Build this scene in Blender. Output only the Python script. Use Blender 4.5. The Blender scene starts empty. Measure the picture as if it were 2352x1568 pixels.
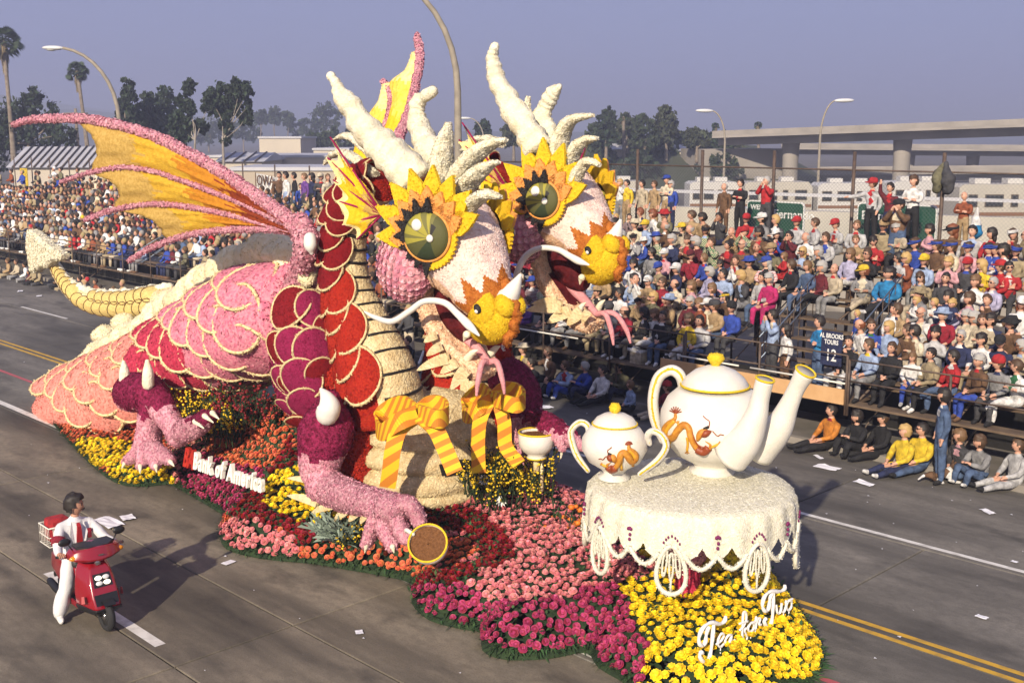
import bpy, math, random
import numpy as np
from mathutils import Vector, Matrix, noise as mnoise
from mathutils.bvhtree import BVHTree
R_ = math.radians
scene = bpy.context.scene
# ------------------------------------------------------------------ camera
# X runs along the road (the float faces +X), Y across it towards the stands, Z up; metres
FPX, CX, CY, HOR, CAMH, ANG = 2628.0, 1176.0, 784.0, 310.0, 6.5, R_(44.4432)
PIT = math.atan((CY - HOR) / FPX)
_Fh = Vector((-math.cos(ANG), math.sin(ANG), 0))
RT = Vector((math.sin(ANG), math.cos(ANG), 0))
FW = _Fh * math.cos(PIT) + Vector((0, 0, -math.sin(PIT)))
UP = _Fh * math.sin(PIT) + Vector((0, 0, math.cos(PIT)))
CAM = Vector((0, 0, CAMH))
cd = bpy.data.cameras.new("camera"); cd.sensor_width = 36; cd.lens = 36 * FPX / 2352
cd.clip_start = 0.1; cd.clip_end = 6000
cam = bpy.data.objects.new("camera", cd); scene.collection.objects.link(cam)
cam.matrix_world = Matrix(((RT.x, UP.x, -FW.x, CAM.x), (RT.y, UP.y, -FW.y, CAM.y), (RT.z, UP.z, -FW.z, CAM.z), (0, 0, 0, 1)))
scene.camera = cam
# ------------------------------------------------------------------ sky, sun, exposure
SUN_AZ = Vector((0.44, -0.90, 0)).normalized()      # horizontal direction towards the sun
SUN_EL = R_(26)
world = bpy.data.worlds.new("World"); scene.world = world; world.use_nodes = True
wn = world.node_tree.nodes; wl = world.node_tree.links
bg = wn["Background"]; sky = wn.new("ShaderNodeTexSky"); sky.sky_type = 'NISHITA'; sky.sun_disc = False
sky.sun_elevation = SUN_EL; sky.sun_rotation = math.atan2(SUN_AZ.x, SUN_AZ.y)
sky.air_density = 1.0; sky.dust_density = 3.0; sky.ozone_density = 4.0
mixw = wn.new("ShaderNodeMix"); mixw.data_type = 'RGBA'; mixw.blend_type = 'MIX'; mixw.inputs[0].default_value = 0.78
wl.new(sky.outputs[0], mixw.inputs[6]); mixw.inputs[7].default_value = (3.8, 3.95, 6.9, 1)
wl.new(mixw.outputs[2], bg.inputs[0]); bg.inputs[1].default_value = 0.072
sd = bpy.data.lights.new("sun", 'SUN'); sd.energy = 5.0; sd.angle = R_(0.9); sd.color = (1.0, 0.86, 0.68)
sun = bpy.data.objects.new("sun", sd); scene.collection.objects.link(sun)
_sd = Vector((SUN_AZ.x * math.cos(SUN_EL), SUN_AZ.y * math.cos(SUN_EL), math.sin(SUN_EL)))
sun.rotation_euler = _sd.to_track_quat('Z', 'Y').to_euler(); sun.location = _sd * 60
vs = scene.view_settings; vs.view_transform = 'Standard'; vs.look = 'None'; vs.exposure = 0.32; vs.gamma = 1.0; vs.use_curve_mapping = False
scene.cycles.max_bounces = 5; scene.cycles.diffuse_bounces = 2; scene.cycles.glossy_bounces = 2
scene.cycles.transmission_bounces = 3; scene.cycles.transparent_max_bounces = 6; scene.cycles.volume_bounces = 0
scene.cycles.use_denoising = True

# ------------------------------------------------------------------ authoring helpers
def ray(u, v): return FW * FPX + RT * (u - CX) - UP * (v - CY)
def W(u, v, y):                     # point on the vertical plane Y = y
    d = ray(u, v); return CAM + d * (y / d.y)
def G(u, v, z=0.0):                 # point at height z
    d = ray(u, v); return CAM + d * ((z - CAMH) / d.z)
def DP(u, v, dep):                  # point at a distance along the view axis
    return CAM + ray(u, v) * (dep / FPX)
def PIX(p):
    q = Vector(p) - CAM; z = q.dot(FW); return CX + FPX * q.dot(RT) / z, CY - FPX * q.dot(UP) / z
COL = scene.collection.objects
def link(o, parent=None):
    COL.link(o)
    if parent is not None: o.parent = parent; o.matrix_parent_inverse = Matrix.Identity(4)
    return o
def tag(o, label=None, cat=None, group=None, kind=None):
    if label: o['label'] = label
    if cat: o['category'] = cat
    if group: o['group'] = group
    if kind: o['kind'] = kind
    return o
def thing(name, label, cat, loc=(0, 0, 0), rz=0, group=None):
    o = bpy.data.objects.new(name, None); o.empty_display_size = 0.1; COL.link(o)
    o.location = loc; o.rotation_euler = (0, 0, rz); tag(o, label, cat, group); return o
def inpoly(x, y, P):
    c = False; n = len(P); j = n - 1
    for i in range(n):
        xi, yi = P[i]; xj, yj = P[j]
        if (yi > y) != (yj > y) and x < (xj - xi) * (y - yi) / (yj - yi) + xi: c = not c
        j = i
    return c
def crom(P, n):                     # Catmull-Rom through tuples of any length, n samples per span
    P = [tuple(p) for p in P]; out = []
    Q = [tuple(2 * a - b for a, b in zip(P[0], P[1]))] + P + [tuple(2 * a - b for a, b in zip(P[-1], P[-2]))]
    for i in range(1, len(Q) - 2):
        p0, p1, p2, p3 = Q[i - 1], Q[i], Q[i + 1], Q[i + 2]
        for k in range(n):
            t = k / n; t2 = t * t; t3 = t2 * t
            out.append(tuple(0.5 * (2 * b + (c - a) * t + (2 * a - 5 * b + 4 * c - d) * t2 + (3 * b - a - 3 * c + d) * t3) for a, b, c, d in zip(p0, p1, p2, p3)))
    out.append(P[-1]); return out
def frame(z, hint=None):            # matrix whose Z is z
    z = Vector(z).normalized(); h = Vector(hint) if hint is not None else (Vector((0, 0, 1)) if abs(z.z) < 0.95 else Vector((1, 0, 0)))
    x = h.cross(z)
    if x.length < 1e-6: x = Vector((1, 0, 0)).cross(z)
    x.normalize(); y = z.cross(x)
    return Matrix(((x.x, y.x, z.x), (x.y, y.y, z.y), (x.z, y.z, z.z)))
class MB:
    def __init__(s): s.v = []; s.f = []; s.m = []
    def add(s, V, F, m=0, M=None):
        b = len(s.v)
        if M is not None: V = [M @ Vector(p) for p in V]
        s.v.extend(tuple(p) for p in V)
        s.f.extend(tuple(i + b for i in f) for f in F)
        s.m.extend([m] * len(F) if isinstance(m, int) else m); return s
    def box(s, c, d, m=0, M=None, rz=0):
        x, y, z = d[0] / 2, d[1] / 2, d[2] / 2
        V = [(-x, -y, -z), (x, -y, -z), (x, y, -z), (-x, y, -z), (-x, -y, z), (x, -y, z), (x, y, z), (-x, y, z)]
        if rz: ca, sa = math.cos(rz), math.sin(rz); V = [(a * ca - b * sa, a * sa + b * ca, e) for a, b, e in V]
        V = [(a + c[0], b + c[1], e + c[2]) for a, b, e in V]
        return s.add(V, [(3, 2, 1, 0), (4, 5, 6, 7), (0, 1, 5, 4), (1, 2, 6, 5), (2, 3, 7, 6), (3, 0, 4, 7)], m, M)
    def tube(s, P, r, n=8, m=0, caps=True, el=None, up=None, rnd=False):
        # r: radius or list; el: list of (scale along side, scale along up)
        P = [Vector(p) for p in P]; k = len(P); r = r if hasattr(r, '__len__') else [r] * k
        b = len(s.v); px = None
        for i in range(k):
            t = (P[min(i + 1, k - 1)] - P[max(i - 1, 0)]).normalized()
            if px is None:
                h = Vector(up) if up is not None else (Vector((0, 0, 1)) if abs(t.z) < 0.9 else Vector((1, 0, 0)))
                x = t.cross(h).normalized()
            else:
                x = (px - t * px.dot(t)).normalized()
                if up is not None:
                    q = t.cross(Vector(up))
                    if q.length > 0.2: x = q.normalized()
            px = x; y = x.cross(t)
            ea, eb = (el[i] if el else (1, 1))
            for j in range(n):
                a = 2 * math.pi * j / n
                s.v.append(tuple(P[i] + x * (math.cos(a) * r[i] * ea) + y * (math.sin(a) * r[i] * eb)))
        for i in range(k - 1):
            for j in range(n):
                j2 = (j + 1) % n
                s.f.append((b + i * n + j, b + (i + 1) * n + j, b + (i + 1) * n + j2, b + i * n + j2)); s.m.append(m)
        if caps:
            s.f.append(tuple(b + j for j in range(n))); s.f.append(tuple(b + (k - 1) * n + j for j in range(n))[::-1]); s.m += [m, m]
        return s
    def limb(s, P, n=10, m=0, sub=5, up=None):     # smooth tapered tube with rounded ends; P rows (x,y,z,r)
        Q = crom(P, sub); pts = [Vector(q[:3]) for q in Q]; r = [max(0.004, q[3]) for q in Q]
        t0 = (pts[0] - pts[1]).normalized(); t1 = (pts[-1] - pts[-2]).normalized()
        a = [(0.98, .2), (.8, .6), (.5, .87)]
        pts = [pts[0] + t0 * r[0] * c for c, q in a] + pts + [pts[-1] + t1 * r[-1] * c for c, q in reversed(a)]
        r = [r[0] * q for c, q in a] + r + [r[-1] * q for c, q in reversed(a)]
        return s.tube(pts, r, n, m, True, up=up)
    def ell(s, c, rad, nu=16, nv=10, m=0, M=None):
        V = [(c[0], c[1], c[2] + rad[2])]; F = []
        for i in range(1, nv):
            t = math.pi * i / nv
            for j in range(nu):
                a = 2 * math.pi * j / nu
                V.append((c[0] + rad[0] * math.sin(t) * math.cos(a), c[1] + rad[1] * math.sin(t) * math.sin(a), c[2] + rad[2] * math.cos(t)))
        V.append((c[0], c[1], c[2] - rad[2])); L = len(V) - 1
        for j in range(nu): F.append((0, 1 + j, 1 + (j + 1) % nu))
        for i in range(nv - 2):
            for j in range(nu):
                a = 1 + i * nu + j; b2 = 1 + i * nu + (j + 1) % nu; F.append((a, a + nu, b2 + nu, b2))
        for j in range(nu): F.append((L, 1 + (nv - 2) * nu + (j + 1) % nu, 1 + (nv - 2) * nu + j))
        return s.add(V, F, m, M)
    def lathe(s, prof, n=32, m=0, M=None, a0=0, a1=2 * math.pi):
        full = abs(a1 - a0 - 2 * math.pi) < 1e-6; k = n if full else n + 1; V = []; F = []; ms = []
        for (r, z) in [p[:2] for p in prof]:
            for j in range(k):
                a = a0 + (a1 - a0) * j / n; V.append((r * math.cos(a), r * math.sin(a), z))
        for i in range(len(prof) - 1):
            for j in range(n):
                j2 = (j + 1) % k; F.append((i * k + j, i * k + j2, (i + 1) * k + j2, (i + 1) * k + j))
                ms.append(prof[i][2] if len(prof[i]) > 2 else m)
        return s.add(V, F, ms, M)
    def prism(s, P, h, m=0, M=None, ms=None, bev=0):    # polygon P in XY extruded 0..h, optional rounded rim
        n = len(P); cx = sum(p[0] for p in P) / n; cy = sum(p[1] for p in P) / n
        rows = [(1, 0), (1, h)] if not bev else [(1, 0), (1, h - bev), (1 - bev / max(.02, max(abs(p[0] - cx) + abs(p[1] - cy) for p in P)), h)]
        V = [(cx + (x - cx) * k, cy + (y - cy) * k, z) for k, z in rows for x, y in P]; V.append((cx, cy, rows[-1][1])); V.append((cx, cy, 0)); F = []; mm = []
        side = m if ms is None else ms
        for q in range(len(rows) - 1):
            for i in range(n):
                j = (i + 1) % n; F.append((q * n + i, q * n + j, (q + 1) * n + j, (q + 1) * n + i)); mm.append(side)
        t = (len(rows) - 1) * n; F.append(tuple(range(t, t + n))); mm.append(m)
        F.append(tuple(range(n))[::-1]); mm.append(side)
        return s.add(V, F, mm, M)
    def noise(s, amp, scale, i0=0, seed=0):
        nb = {}
        off = Vector((seed * 7.1, seed * 3.3, 0))
        N = s.normals()
        for i in range(i0, len(s.v)):
            p = Vector(s.v[i]); s.v[i] = tuple(p + N[i] * amp * mnoise.noise(p * scale + off))
        return s
    def normals(s):
        V = np.array(s.v, dtype=float); N = np.zeros_like(V)
        for f in s.f:
            a, b, c = V[f[0]], V[f[1]], V[f[2]]
            n = np.cross(b - a, c - a)
            if len(f) > 3: n = np.cross(V[f[2]] - V[f[0]], V[f[-1]] - V[f[1]])
            for i in f: N[i] += n
        L = np.linalg.norm(N, axis=1); L[L == 0] = 1; N /= L[:, None]
        return [Vector(n) for n in N]
    def bvh(s): return BVHTree.FromPolygons([Vector(v) for v in s.v], s.f)
    def fluff(s, n, size, m=None, seed=1, lift=0.3, faces=None, mi=None, tilt=0.9, aspect=0.7):
        # scatter small petals over the surface
        rng = np.random.default_rng(seed); V = np.array(s.v)
        T = []; TM = []
        for fi, f in enumerate(s.f):
            if faces is not None and not faces(fi): continue
            for q in range(1, len(f) - 1): T.append((f[0], f[q], f[q + 1])); TM.append(s.m[fi])
        T = np.array(T); A, B, C = V[T[:, 0]], V[T[:, 1]], V[T[:, 2]]
        Nn = np.cross(B - A, C - A); ar = np.linalg.norm(Nn, axis=1); cum = np.cumsum(ar); 
        idx = np.searchsorted(cum, rng.random(n) * cum[-1]); idx = np.clip(idx, 0, len(T) - 1)
        r1 = np.sqrt(rng.random(n)); r2 = rng.random(n)
        Pt = A[idx] * (1 - r1)[:, None] + B[idx] * (r1 * (1 - r2))[:, None] + C[idx] * (r1 * r2)[:, None]
        Nn = Nn[idx] / np.maximum(ar[idx], 1e-9)[:, None]
        nn = Nn + (rng.random((n, 3)) - 0.5) * 2 * tilt; nn /= np.linalg.norm(nn, axis=1)[:, None]
        h = rng.normal(size=(n, 3)); t = np.cross(nn, h); t /= np.linalg.norm(t, axis=1)[:, None]; b = np.cross(nn, t)
        sz = size * (0.6 + 0.8 * rng.random(n))[:, None]; c = Pt + Nn * sz * lift
        Q = np.stack([c - t * sz * .5, c - b * sz * .5 * aspect, c + t * sz * .5, c + b * sz * .5 * aspect], 1).reshape(-1, 3)
        base = len(s.v); s.v.extend(map(tuple, Q))
        s.f.extend((base + 4 * i, base + 4 * i + 1, base + 4 * i + 2, base + 4 * i + 3) for i in range(n))
        s.m.extend([TM[i] if m is None else m for i in idx]); return s
    def mesh(s, name, mats, smooth=True):
        me = bpy.data.meshes.new(name); me.from_pydata(s.v, [], s.f); me.validate(verbose=False)
        for mm in (mats if isinstance(mats, (list, tuple)) else [mats]): me.materials.append(mm)
        if len(me.polygons) == len(s.m): me.polygons.foreach_set('material_index', s.m)
        if smooth: me.polygons.foreach_set('use_smooth', [True] * len(me.polygons))
        me.update(); return me
    def build(s, name, mats, parent=None, smooth=True, kind=None):
        o = bpy.data.objects.new(name, s.mesh(name, mats, smooth))
        if parent is not None:
            wp = parent.matrix_basis if parent.parent is None else None
        link(o, parent)
        if kind: o['kind'] = kind
        return o
def child(mb, name, mats, parent, smooth=True, kind=None, root=None):
    # mesh given in world coordinates, parented to something whose transform is known
    Mi = WM(parent).inverted(); mb.v = [tuple(Mi @ Vector(v)) for v in mb.v]
    return mb.build(name, mats, parent, smooth, kind)
def WM(o):
    M = o.matrix_basis.copy(); p = o.parent
    while p is not None: M = p.matrix_basis @ M; p = p.parent
    return M
def auto_sharp(o, ang=35):
    o.data.set_sharp_from_angle(angle=R_(ang)); return o

# ------------------------------------------------------------------ materials
MATS = {}
def mat(name, col, rough=0.6, col2=None, scale=8.0, bump=0.0, bscale=None, metal=0.0, island=0.0, detail=4.0, spec=0.5, coat=0.0, sheen=0.0, lo=0.35, hi=0.65, hue=0.0, trans=0.0, emis=None):
    if name in MATS: return MATS[name]
    m = bpy.data.materials.new(name); m.use_nodes = True; N = m.node_tree.nodes; L = m.node_tree.links
    b = N["Principled BSDF"]; b.inputs["Roughness"].default_value = rough; b.inputs["Metallic"].default_value = metal
    b.inputs["Specular IOR Level"].default_value = spec; b.inputs["Coat Weight"].default_value = coat; b.inputs["Coat Roughness"].default_value = 0.08
    c4 = lambda c: (c[0], c[1], c[2], 1)
    b.inputs["Base Color"].default_value = c4(col)
    src = None
    if col2 is not None or bump:
        tc = N.new("ShaderNodeTexCoord"); nz = N.new("ShaderNodeTexNoise"); nz.inputs["Scale"].default_value = scale; nz.inputs["Detail"].default_value = detail
        L.new(tc.outputs["Object"], nz.inputs["Vector"])
        if col2 is not None:
            rp = N.new("ShaderNodeValToRGB"); rp.color_ramp.elements[0].position = lo; rp.color_ramp.elements[1].position = hi
            rp.color_ramp.elements[0].color = c4(col); rp.color_ramp.elements[1].color = c4(col2)
            L.new(nz.outputs[0], rp.inputs[0]); src = rp.outputs[0]
        if bump:
            n2 = N.new("ShaderNodeTexNoise"); n2.inputs["Scale"].default_value = bscale or scale * 2; n2.inputs["Detail"].default_value = 3
            L.new(tc.outputs["Object"], n2.inputs["Vector"])
            bp = N.new("ShaderNodeBump"); bp.inputs["Strength"].default_value = bump; bp.inputs["Distance"].default_value = 0.03
            L.new(n2.outputs[0], bp.inputs["Height"]); L.new(bp.outputs[0], b.inputs["Normal"])
    if island or hue:
        ge = N.new("ShaderNodeNewGeometry"); hs = N.new("ShaderNodeHueSaturation"); mr = N.new("ShaderNodeMapRange")
        mr.inputs[3].default_value = 1 - island; mr.inputs[4].default_value = 1 + island
        L.new(ge.outputs["Random Per Island"], mr.inputs[0]); L.new(mr.outputs[0], hs.inputs["Value"])
        if hue:
            m2 = N.new("ShaderNodeMapRange"); m2.inputs[3].default_value = 0.5 - hue; m2.inputs[4].default_value = 0.5 + hue
            wn_ = N.new("ShaderNodeTexWhiteNoise"); wn_.noise_dimensions = '1D'; L.new(ge.outputs["Random Per Island"], wn_.inputs["W"])
            L.new(wn_.outputs[0], m2.inputs[0]); L.new(m2.outputs[0], hs.inputs["Hue"])
        if src is not None: L.new(src, hs.inputs["Color"])
        else: hs.inputs["Color"].default_value = c4(col)
        src = hs.outputs[0]
    if src is not None: L.new(src, b.inputs["Base Color"])
    if emis: b.inputs["Emission Color"].default_value = c4(emis[0]); b.inputs["Emission Strength"].default_value = emis[1]
    if trans: b.inputs["Transmission Weight"].default_value = trans
    MATS[name] = m; return m
def flat(name, col, rough=0.6, **k): return mat(name, col, rough, **k)
# ================================================================== SETTING
rnd = random.Random(7)
def road_mat(name, c1, c2, c3):
    m = bpy.data.materials.new(name); m.use_nodes = True; N = m.node_tree.nodes; L = m.node_tree.links; b = N["Principled BSDF"]
    b.inputs["Roughness"].default_value = 0.86; b.inputs["Specular IOR Level"].default_value = 0.3
    ge = N.new("ShaderNodeNewGeometry")
    def nz(sc, stretch, det=5, w=0.0):
        mp = N.new("ShaderNodeMapping"); mp.inputs["Scale"].default_value = stretch; mp.inputs["Location"].default_value = (w, w * 2, 0)
        n = N.new("ShaderNodeTexNoise"); n.inputs["Scale"].default_value = sc; n.inputs["Detail"].default_value = det; n.inputs["Roughness"].default_value = 0.6
        L.new(ge.outputs["Position"], mp.inputs[0]); L.new(mp.outputs[0], n.inputs[0]); return n.outputs[0]
    def ramp(s, p0, p1, a=0., z=1.):
        r = N.new("ShaderNodeMapRange"); r.inputs[1].default_value = p0; r.inputs[2].default_value = p1; r.inputs[3].default_value = a; r.inputs[4].default_value = z
        L.new(s, r.inputs[0]); return r.outputs[0]
    def mix(f, a, c):
        x = N.new("ShaderNodeMix"); x.data_type = 'RGBA'
        if hasattr(f, 'type') or not isinstance(f, float): L.new(f, x.inputs[0])
        else: x.inputs[0].default_value = f
        for s, q in ((6, a), (7, c)):
            if isinstance(q, tuple): x.inputs[s].default_value = (*q, 1)
            else: L.new(q, x.inputs[s])
        return x.outputs[2]
    base = mix(ramp(nz(1.6, (0.5, 1, 1)), 0.35, 0.68), c1, c2)
    base = mix(ramp(nz(38, (1, 1, 1), 2), 0.5, 0.75, 0, .55), base, tuple(x * 0.45 for x in c1))
    base = mix(ramp(nz(0.55, (0.16, 1.1, 1), 6, 3.0), 0.46, 0.66, 0, .92), base, c3)      # tyre and oil streaks along the lanes
    base = mix(ramp(nz(1.1, (0.5, 1.0, 1), 6, 11.0), 0.53, 0.68, 0, .85), base, c3)          # drips
    base = mix(ramp(nz(60, (1, 1, 1), 2, 5.0), 0.66, 0.74, 0, .5), base, (0.5, 0.48, 0.44))
    base = mix(ramp(nz(8, (.7, 1, 1), 4, 7.0), 0.42, 0.66, 0, .45), base, tuple(x * 0.6 for x in c1))
    base = mix(ramp(nz(.22, (.5, 1.3, 1), 5, 21.0), 0.46, 0.66, 0, .6), base, c3)
    oi = N.new("ShaderNodeObjectInfo"); hs = N.new("ShaderNodeHueSaturation"); L.new(ramp(oi.outputs["Random"], 0, 1, .88, 1.12), hs.inputs["Value"]); L.new(base, hs.inputs["Color"])
    L.new(hs.outputs[0], b.inputs["Base Color"])
    bp = N.new("ShaderNodeBump"); bp.inputs["Strength"].default_value = 0.35; bp.inputs["Distance"].default_value = 0.01; L.new(nz(55, (1, 1, 1), 3), bp.inputs["Height"]); L.new(bp.outputs[0], b.inputs["Normal"])
    return m
M_CONC = road_mat("road_concrete", (0.215, 0.184, 0.135), (0.315, 0.268, 0.192), (0.055, 0.049, 0.040))
M_ASPH = road_mat("road_asphalt", (0.165, 0.153, 0.130), (0.235, 0.215, 0.180), (0.060, 0.056, 0.049))
M_JOINT = mat("joint_dirt", (0.035, 0.03, 0.024), 0.95, (0.09, 0.07, 0.05), 6)
M_GROUND = mat("dry_ground", (0.10, 0.09, 0.075), 0.95, (0.16, 0.145, 0.12), 0.08)
m = MB(); m.add([(-2500, -900, -.22), (900, -900, -.22), (900, 2600, -.22), (-2500, 2600, -.22)], [(0, 1, 2, 3)]); tag(m.build("ground", M_GROUND), kind='structure')
road = MB(); road.add([(-700, -30, -.05), (60, -30, -.05), (60, 21.0, -.05), (-700, 21.0, -.05)], [(0, 1, 2, 3)])
road = tag(road.build("road", M_JOINT), kind='structure')
YB = [-12, -4.5, -1.0, 2.75, 6.30, 8.05, 10.10, 13.35, 16.85, 20.95]
for bi in range(len(YB) - 1):
    y0, y1 = YB[bi], YB[bi + 1]; far = bi >= 6
    off = -12.42 if bi < 6 else (-7.8 if bi in (6, 7) else -10.5)
    per = 9.2; xs = [off + per * k for k in range(-9, 5)]
    xs = [-700] + xs + [60]
    for k in range(len(xs) - 1):
        if y1 < 2 and xs[k + 1] < -40: continue
        q = MB(); g = 0.014
        x0, x1 = xs[k] + g, xs[k + 1] - g; a, b2 = y0 + g * .7, y1 - g * .7
        c = 0.012
        V = [(x0, a, -.05), (x1, a, -.05), (x1, b2, -.05), (x0, b2, -.05), (x0, a, -c), (x1, a, -c), (x1, b2, -c), (x0, b2, -c), (x0 + c, a + c, 0), (x1 - c, a + c, 0), (x1 - c, b2 - c, 0), (x0 + c, b2 - c, 0)]
        F = [(8, 9, 10, 11)] + [(i, (i + 1) % 4, 4 + (i + 1) % 4, 4 + i) for i in range(4)] + [(4 + i, 4 + (i + 1) % 4, 8 + (i + 1) % 4, 8 + i) for i in range(4)]
        q.add(V, F); q.build("road_slab", M_ASPH if far else M_CONC, road, smooth=False)
M_YEL = mat("paint_yellow", (0.62, 0.36, 0.03), 0.8, (0.30, 0.19, 0.05), 5, lo=.45, hi=.8); M_WHT = mat("paint_white", (0.72, 0.70, 0.64), 0.8, (0.36, 0.34, 0.3), 4, lo=.45, hi=.8); M_RED = mat("paint_red", (0.52, 0.10, 0.12), 0.8, (0.35, 0.09, 0.09), 5)
def strip(name, x0, x1, y, w, mm):
    q = MB(); q.add([(x0, y - w / 2, .005), (x1, y - w / 2, .005), (x1, y + w / 2, .005), (x0, y + w / 2, .005)], [(0, 1, 2, 3)]); tag(q.build(name, mm, road))
strip("centre_line", -400, 40, 13.40, .10, M_YEL); strip("centre_line", -400, 40, 13.62, .10, M_YEL)
strip("parade_line", -400, 40, 11.77, .11, M_RED)
strip("lane_line", -300, 40, 10.27, .17, M_WHT)
for k in range(-9, 3): strip("lane_dash", -10.3 + 6.8 * k, -10.3 + 6.8 * k + 4.1, 17.02, .11, M_WHT)
for k in range(-4, 2): strip("lane_dash", -16.6 + 9.2 * k, -16.6 + 9.2 * k + 3.5, 6.47, .15, M_WHT)
# kerb and pavement under and behind the stands
kb = MB(); kb.box((-170, 21.08, .02), (500, .16, .2)); tag(kb.build("kerb", mat("kerb_concrete", (.22, .2, .17), .9, (.3, .27, .23), 2), smooth=False), kind='structure')
pv = MB(); pv.add([(-420, 21.16, .1), (80, 21.16, .1), (80, 31, .1), (-420, 31, .1)], [(0, 1, 2, 3)]); tag(pv.build("pavement", mat("pavement_concrete", (.13, .12, .10), .95, (.19, .17, .15), 1.5)), kind='structure')
# litter
M_PAPER = mat("paper", (.78, .78, .80), .8)
for i, (u, v, w, h, lab) in enumerate([(250, 1200, .62, .30, "large white sheet of paper on the road behind the scooter rider"), (293, 1189, .3, .22, "small white sheet of paper on the road beside the larger sheet"), (525, 1292, .13, .2, "crumpled white cup lying near the pink rose bed"), (825, 1452, .13, .1, "white scrap of paper on dark road before the magenta roses"), (1900, 1074, .5, .26, "white newspaper sheet on the road below the seated yellow shirts"), (1985, 1110, .4, .2, "white paper left of the standing man in denim"), (2268, 1175, .3, .14, "white paper scrap right of the standing man in denim"), (1250, 935, .45, .25, "white newspaper sheet near the kneeling man in brown blazer"), (1880, 1050, .3, .1, "thin white scrap near the man in the orange jacket"), (2255, 1417, .16, .1, "white scrap beyond the yellow centre line at right"), (47, 669, .5, .2, "white paper on the road near the tail tip"), (90, 680, .3, .2, "round white paper scrap on the road under the tail"), (2330, 1290, .1, .08, "tiny white scrap by the white lane dash at right")]):
    p = G(u, v, .008); q = MB(); n = 4
    for a in range(n + 1):
        for b in range(n + 1): q.v.append(((a / n - .5) * w, (b / n - .5) * h, .012 + .05 * abs(mnoise.noise(Vector((a * .6 + i * 3, b * .6, 0)))) * min(1, w * 2)))
    for a in range(n):
        for b in range(n): q.f.append((a * (n + 1) + b, (a + 1) * (n + 1) + b, (a + 1) * (n + 1) + b + 1, a * (n + 1) + b + 1)); q.m.append(0)
    o = q.build("paper_sheet" if i != 2 else "paper_cup", M_PAPER, smooth=False); o.location = (p.x, p.y, .004); o.rotation_euler = (0, 0, rnd.uniform(-.6, .6) + (.2 if i < 2 else 0)); tag(o, lab, "litter", "litter on the road")
dots = MB()
for i in range(160):
    x, y = rnd.uniform(-34, -5), rnd.uniform(4, 20.5); a = rnd.uniform(0, 6); s = rnd.uniform(.012, .035)
    dots.add([(x + s * math.cos(a + k * 1.57), y + s * math.sin(a + k * 1.57) * .7, .012 + (.01 if k % 2 else 0)) for k in range(4)], [(0, 1, 2, 3)])
tag(dots.build("confetti", M_PAPER), "tiny white scraps scattered over the road", "litter", kind='stuff')

# ------------------------------------------------------------------ hills
def hill(name, pts, depth, mm):
    q = MB(); n = len(pts); rows = 7
    for r in range(rows):
        f = r / (rows - 1)
        for i in range(n):
            p = DP(pts[i][0], pts[i][1], depth); z = p.z * math.sin(f * math.pi / 2)
            d = (p - CAM); d.z = 0; d.normalize(); k = -(1 - f) * depth * .18
            q.v.append((p.x + d.x * k, p.y + d.y * k, z * (1 + .06 * mnoise.noise(Vector((i * .9, r, depth)))) - .3))
    for r in range(rows - 1):
        for i in range(n - 1): q.f.append((r * n + i, r * n + i + 1, (r + 1) * n + i + 1, (r + 1) * n + i)); q.m.append(0)
    tag(q.build(name, mm), kind='structure')
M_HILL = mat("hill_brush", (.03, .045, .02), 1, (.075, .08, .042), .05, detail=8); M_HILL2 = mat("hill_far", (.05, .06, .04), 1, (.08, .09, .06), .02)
hill("hillside", crom([(1320, 330), (1400, 322), (1480, 312), (1560, 308), (1640, 306), (1720, 328), (1800, 352), (1880, 395), (1960, 440)], 5), 175, M_HILL)
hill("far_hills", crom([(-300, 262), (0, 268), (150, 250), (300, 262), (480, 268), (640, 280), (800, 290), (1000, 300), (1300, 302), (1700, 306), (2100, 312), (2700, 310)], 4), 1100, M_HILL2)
hill("far_ridge", crom([(-300, 200), (-100, 205), (120, 236), (320, 262), (600, 290), (900, 302), (1200, 306)], 4), 2300, M_HILL2)

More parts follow.
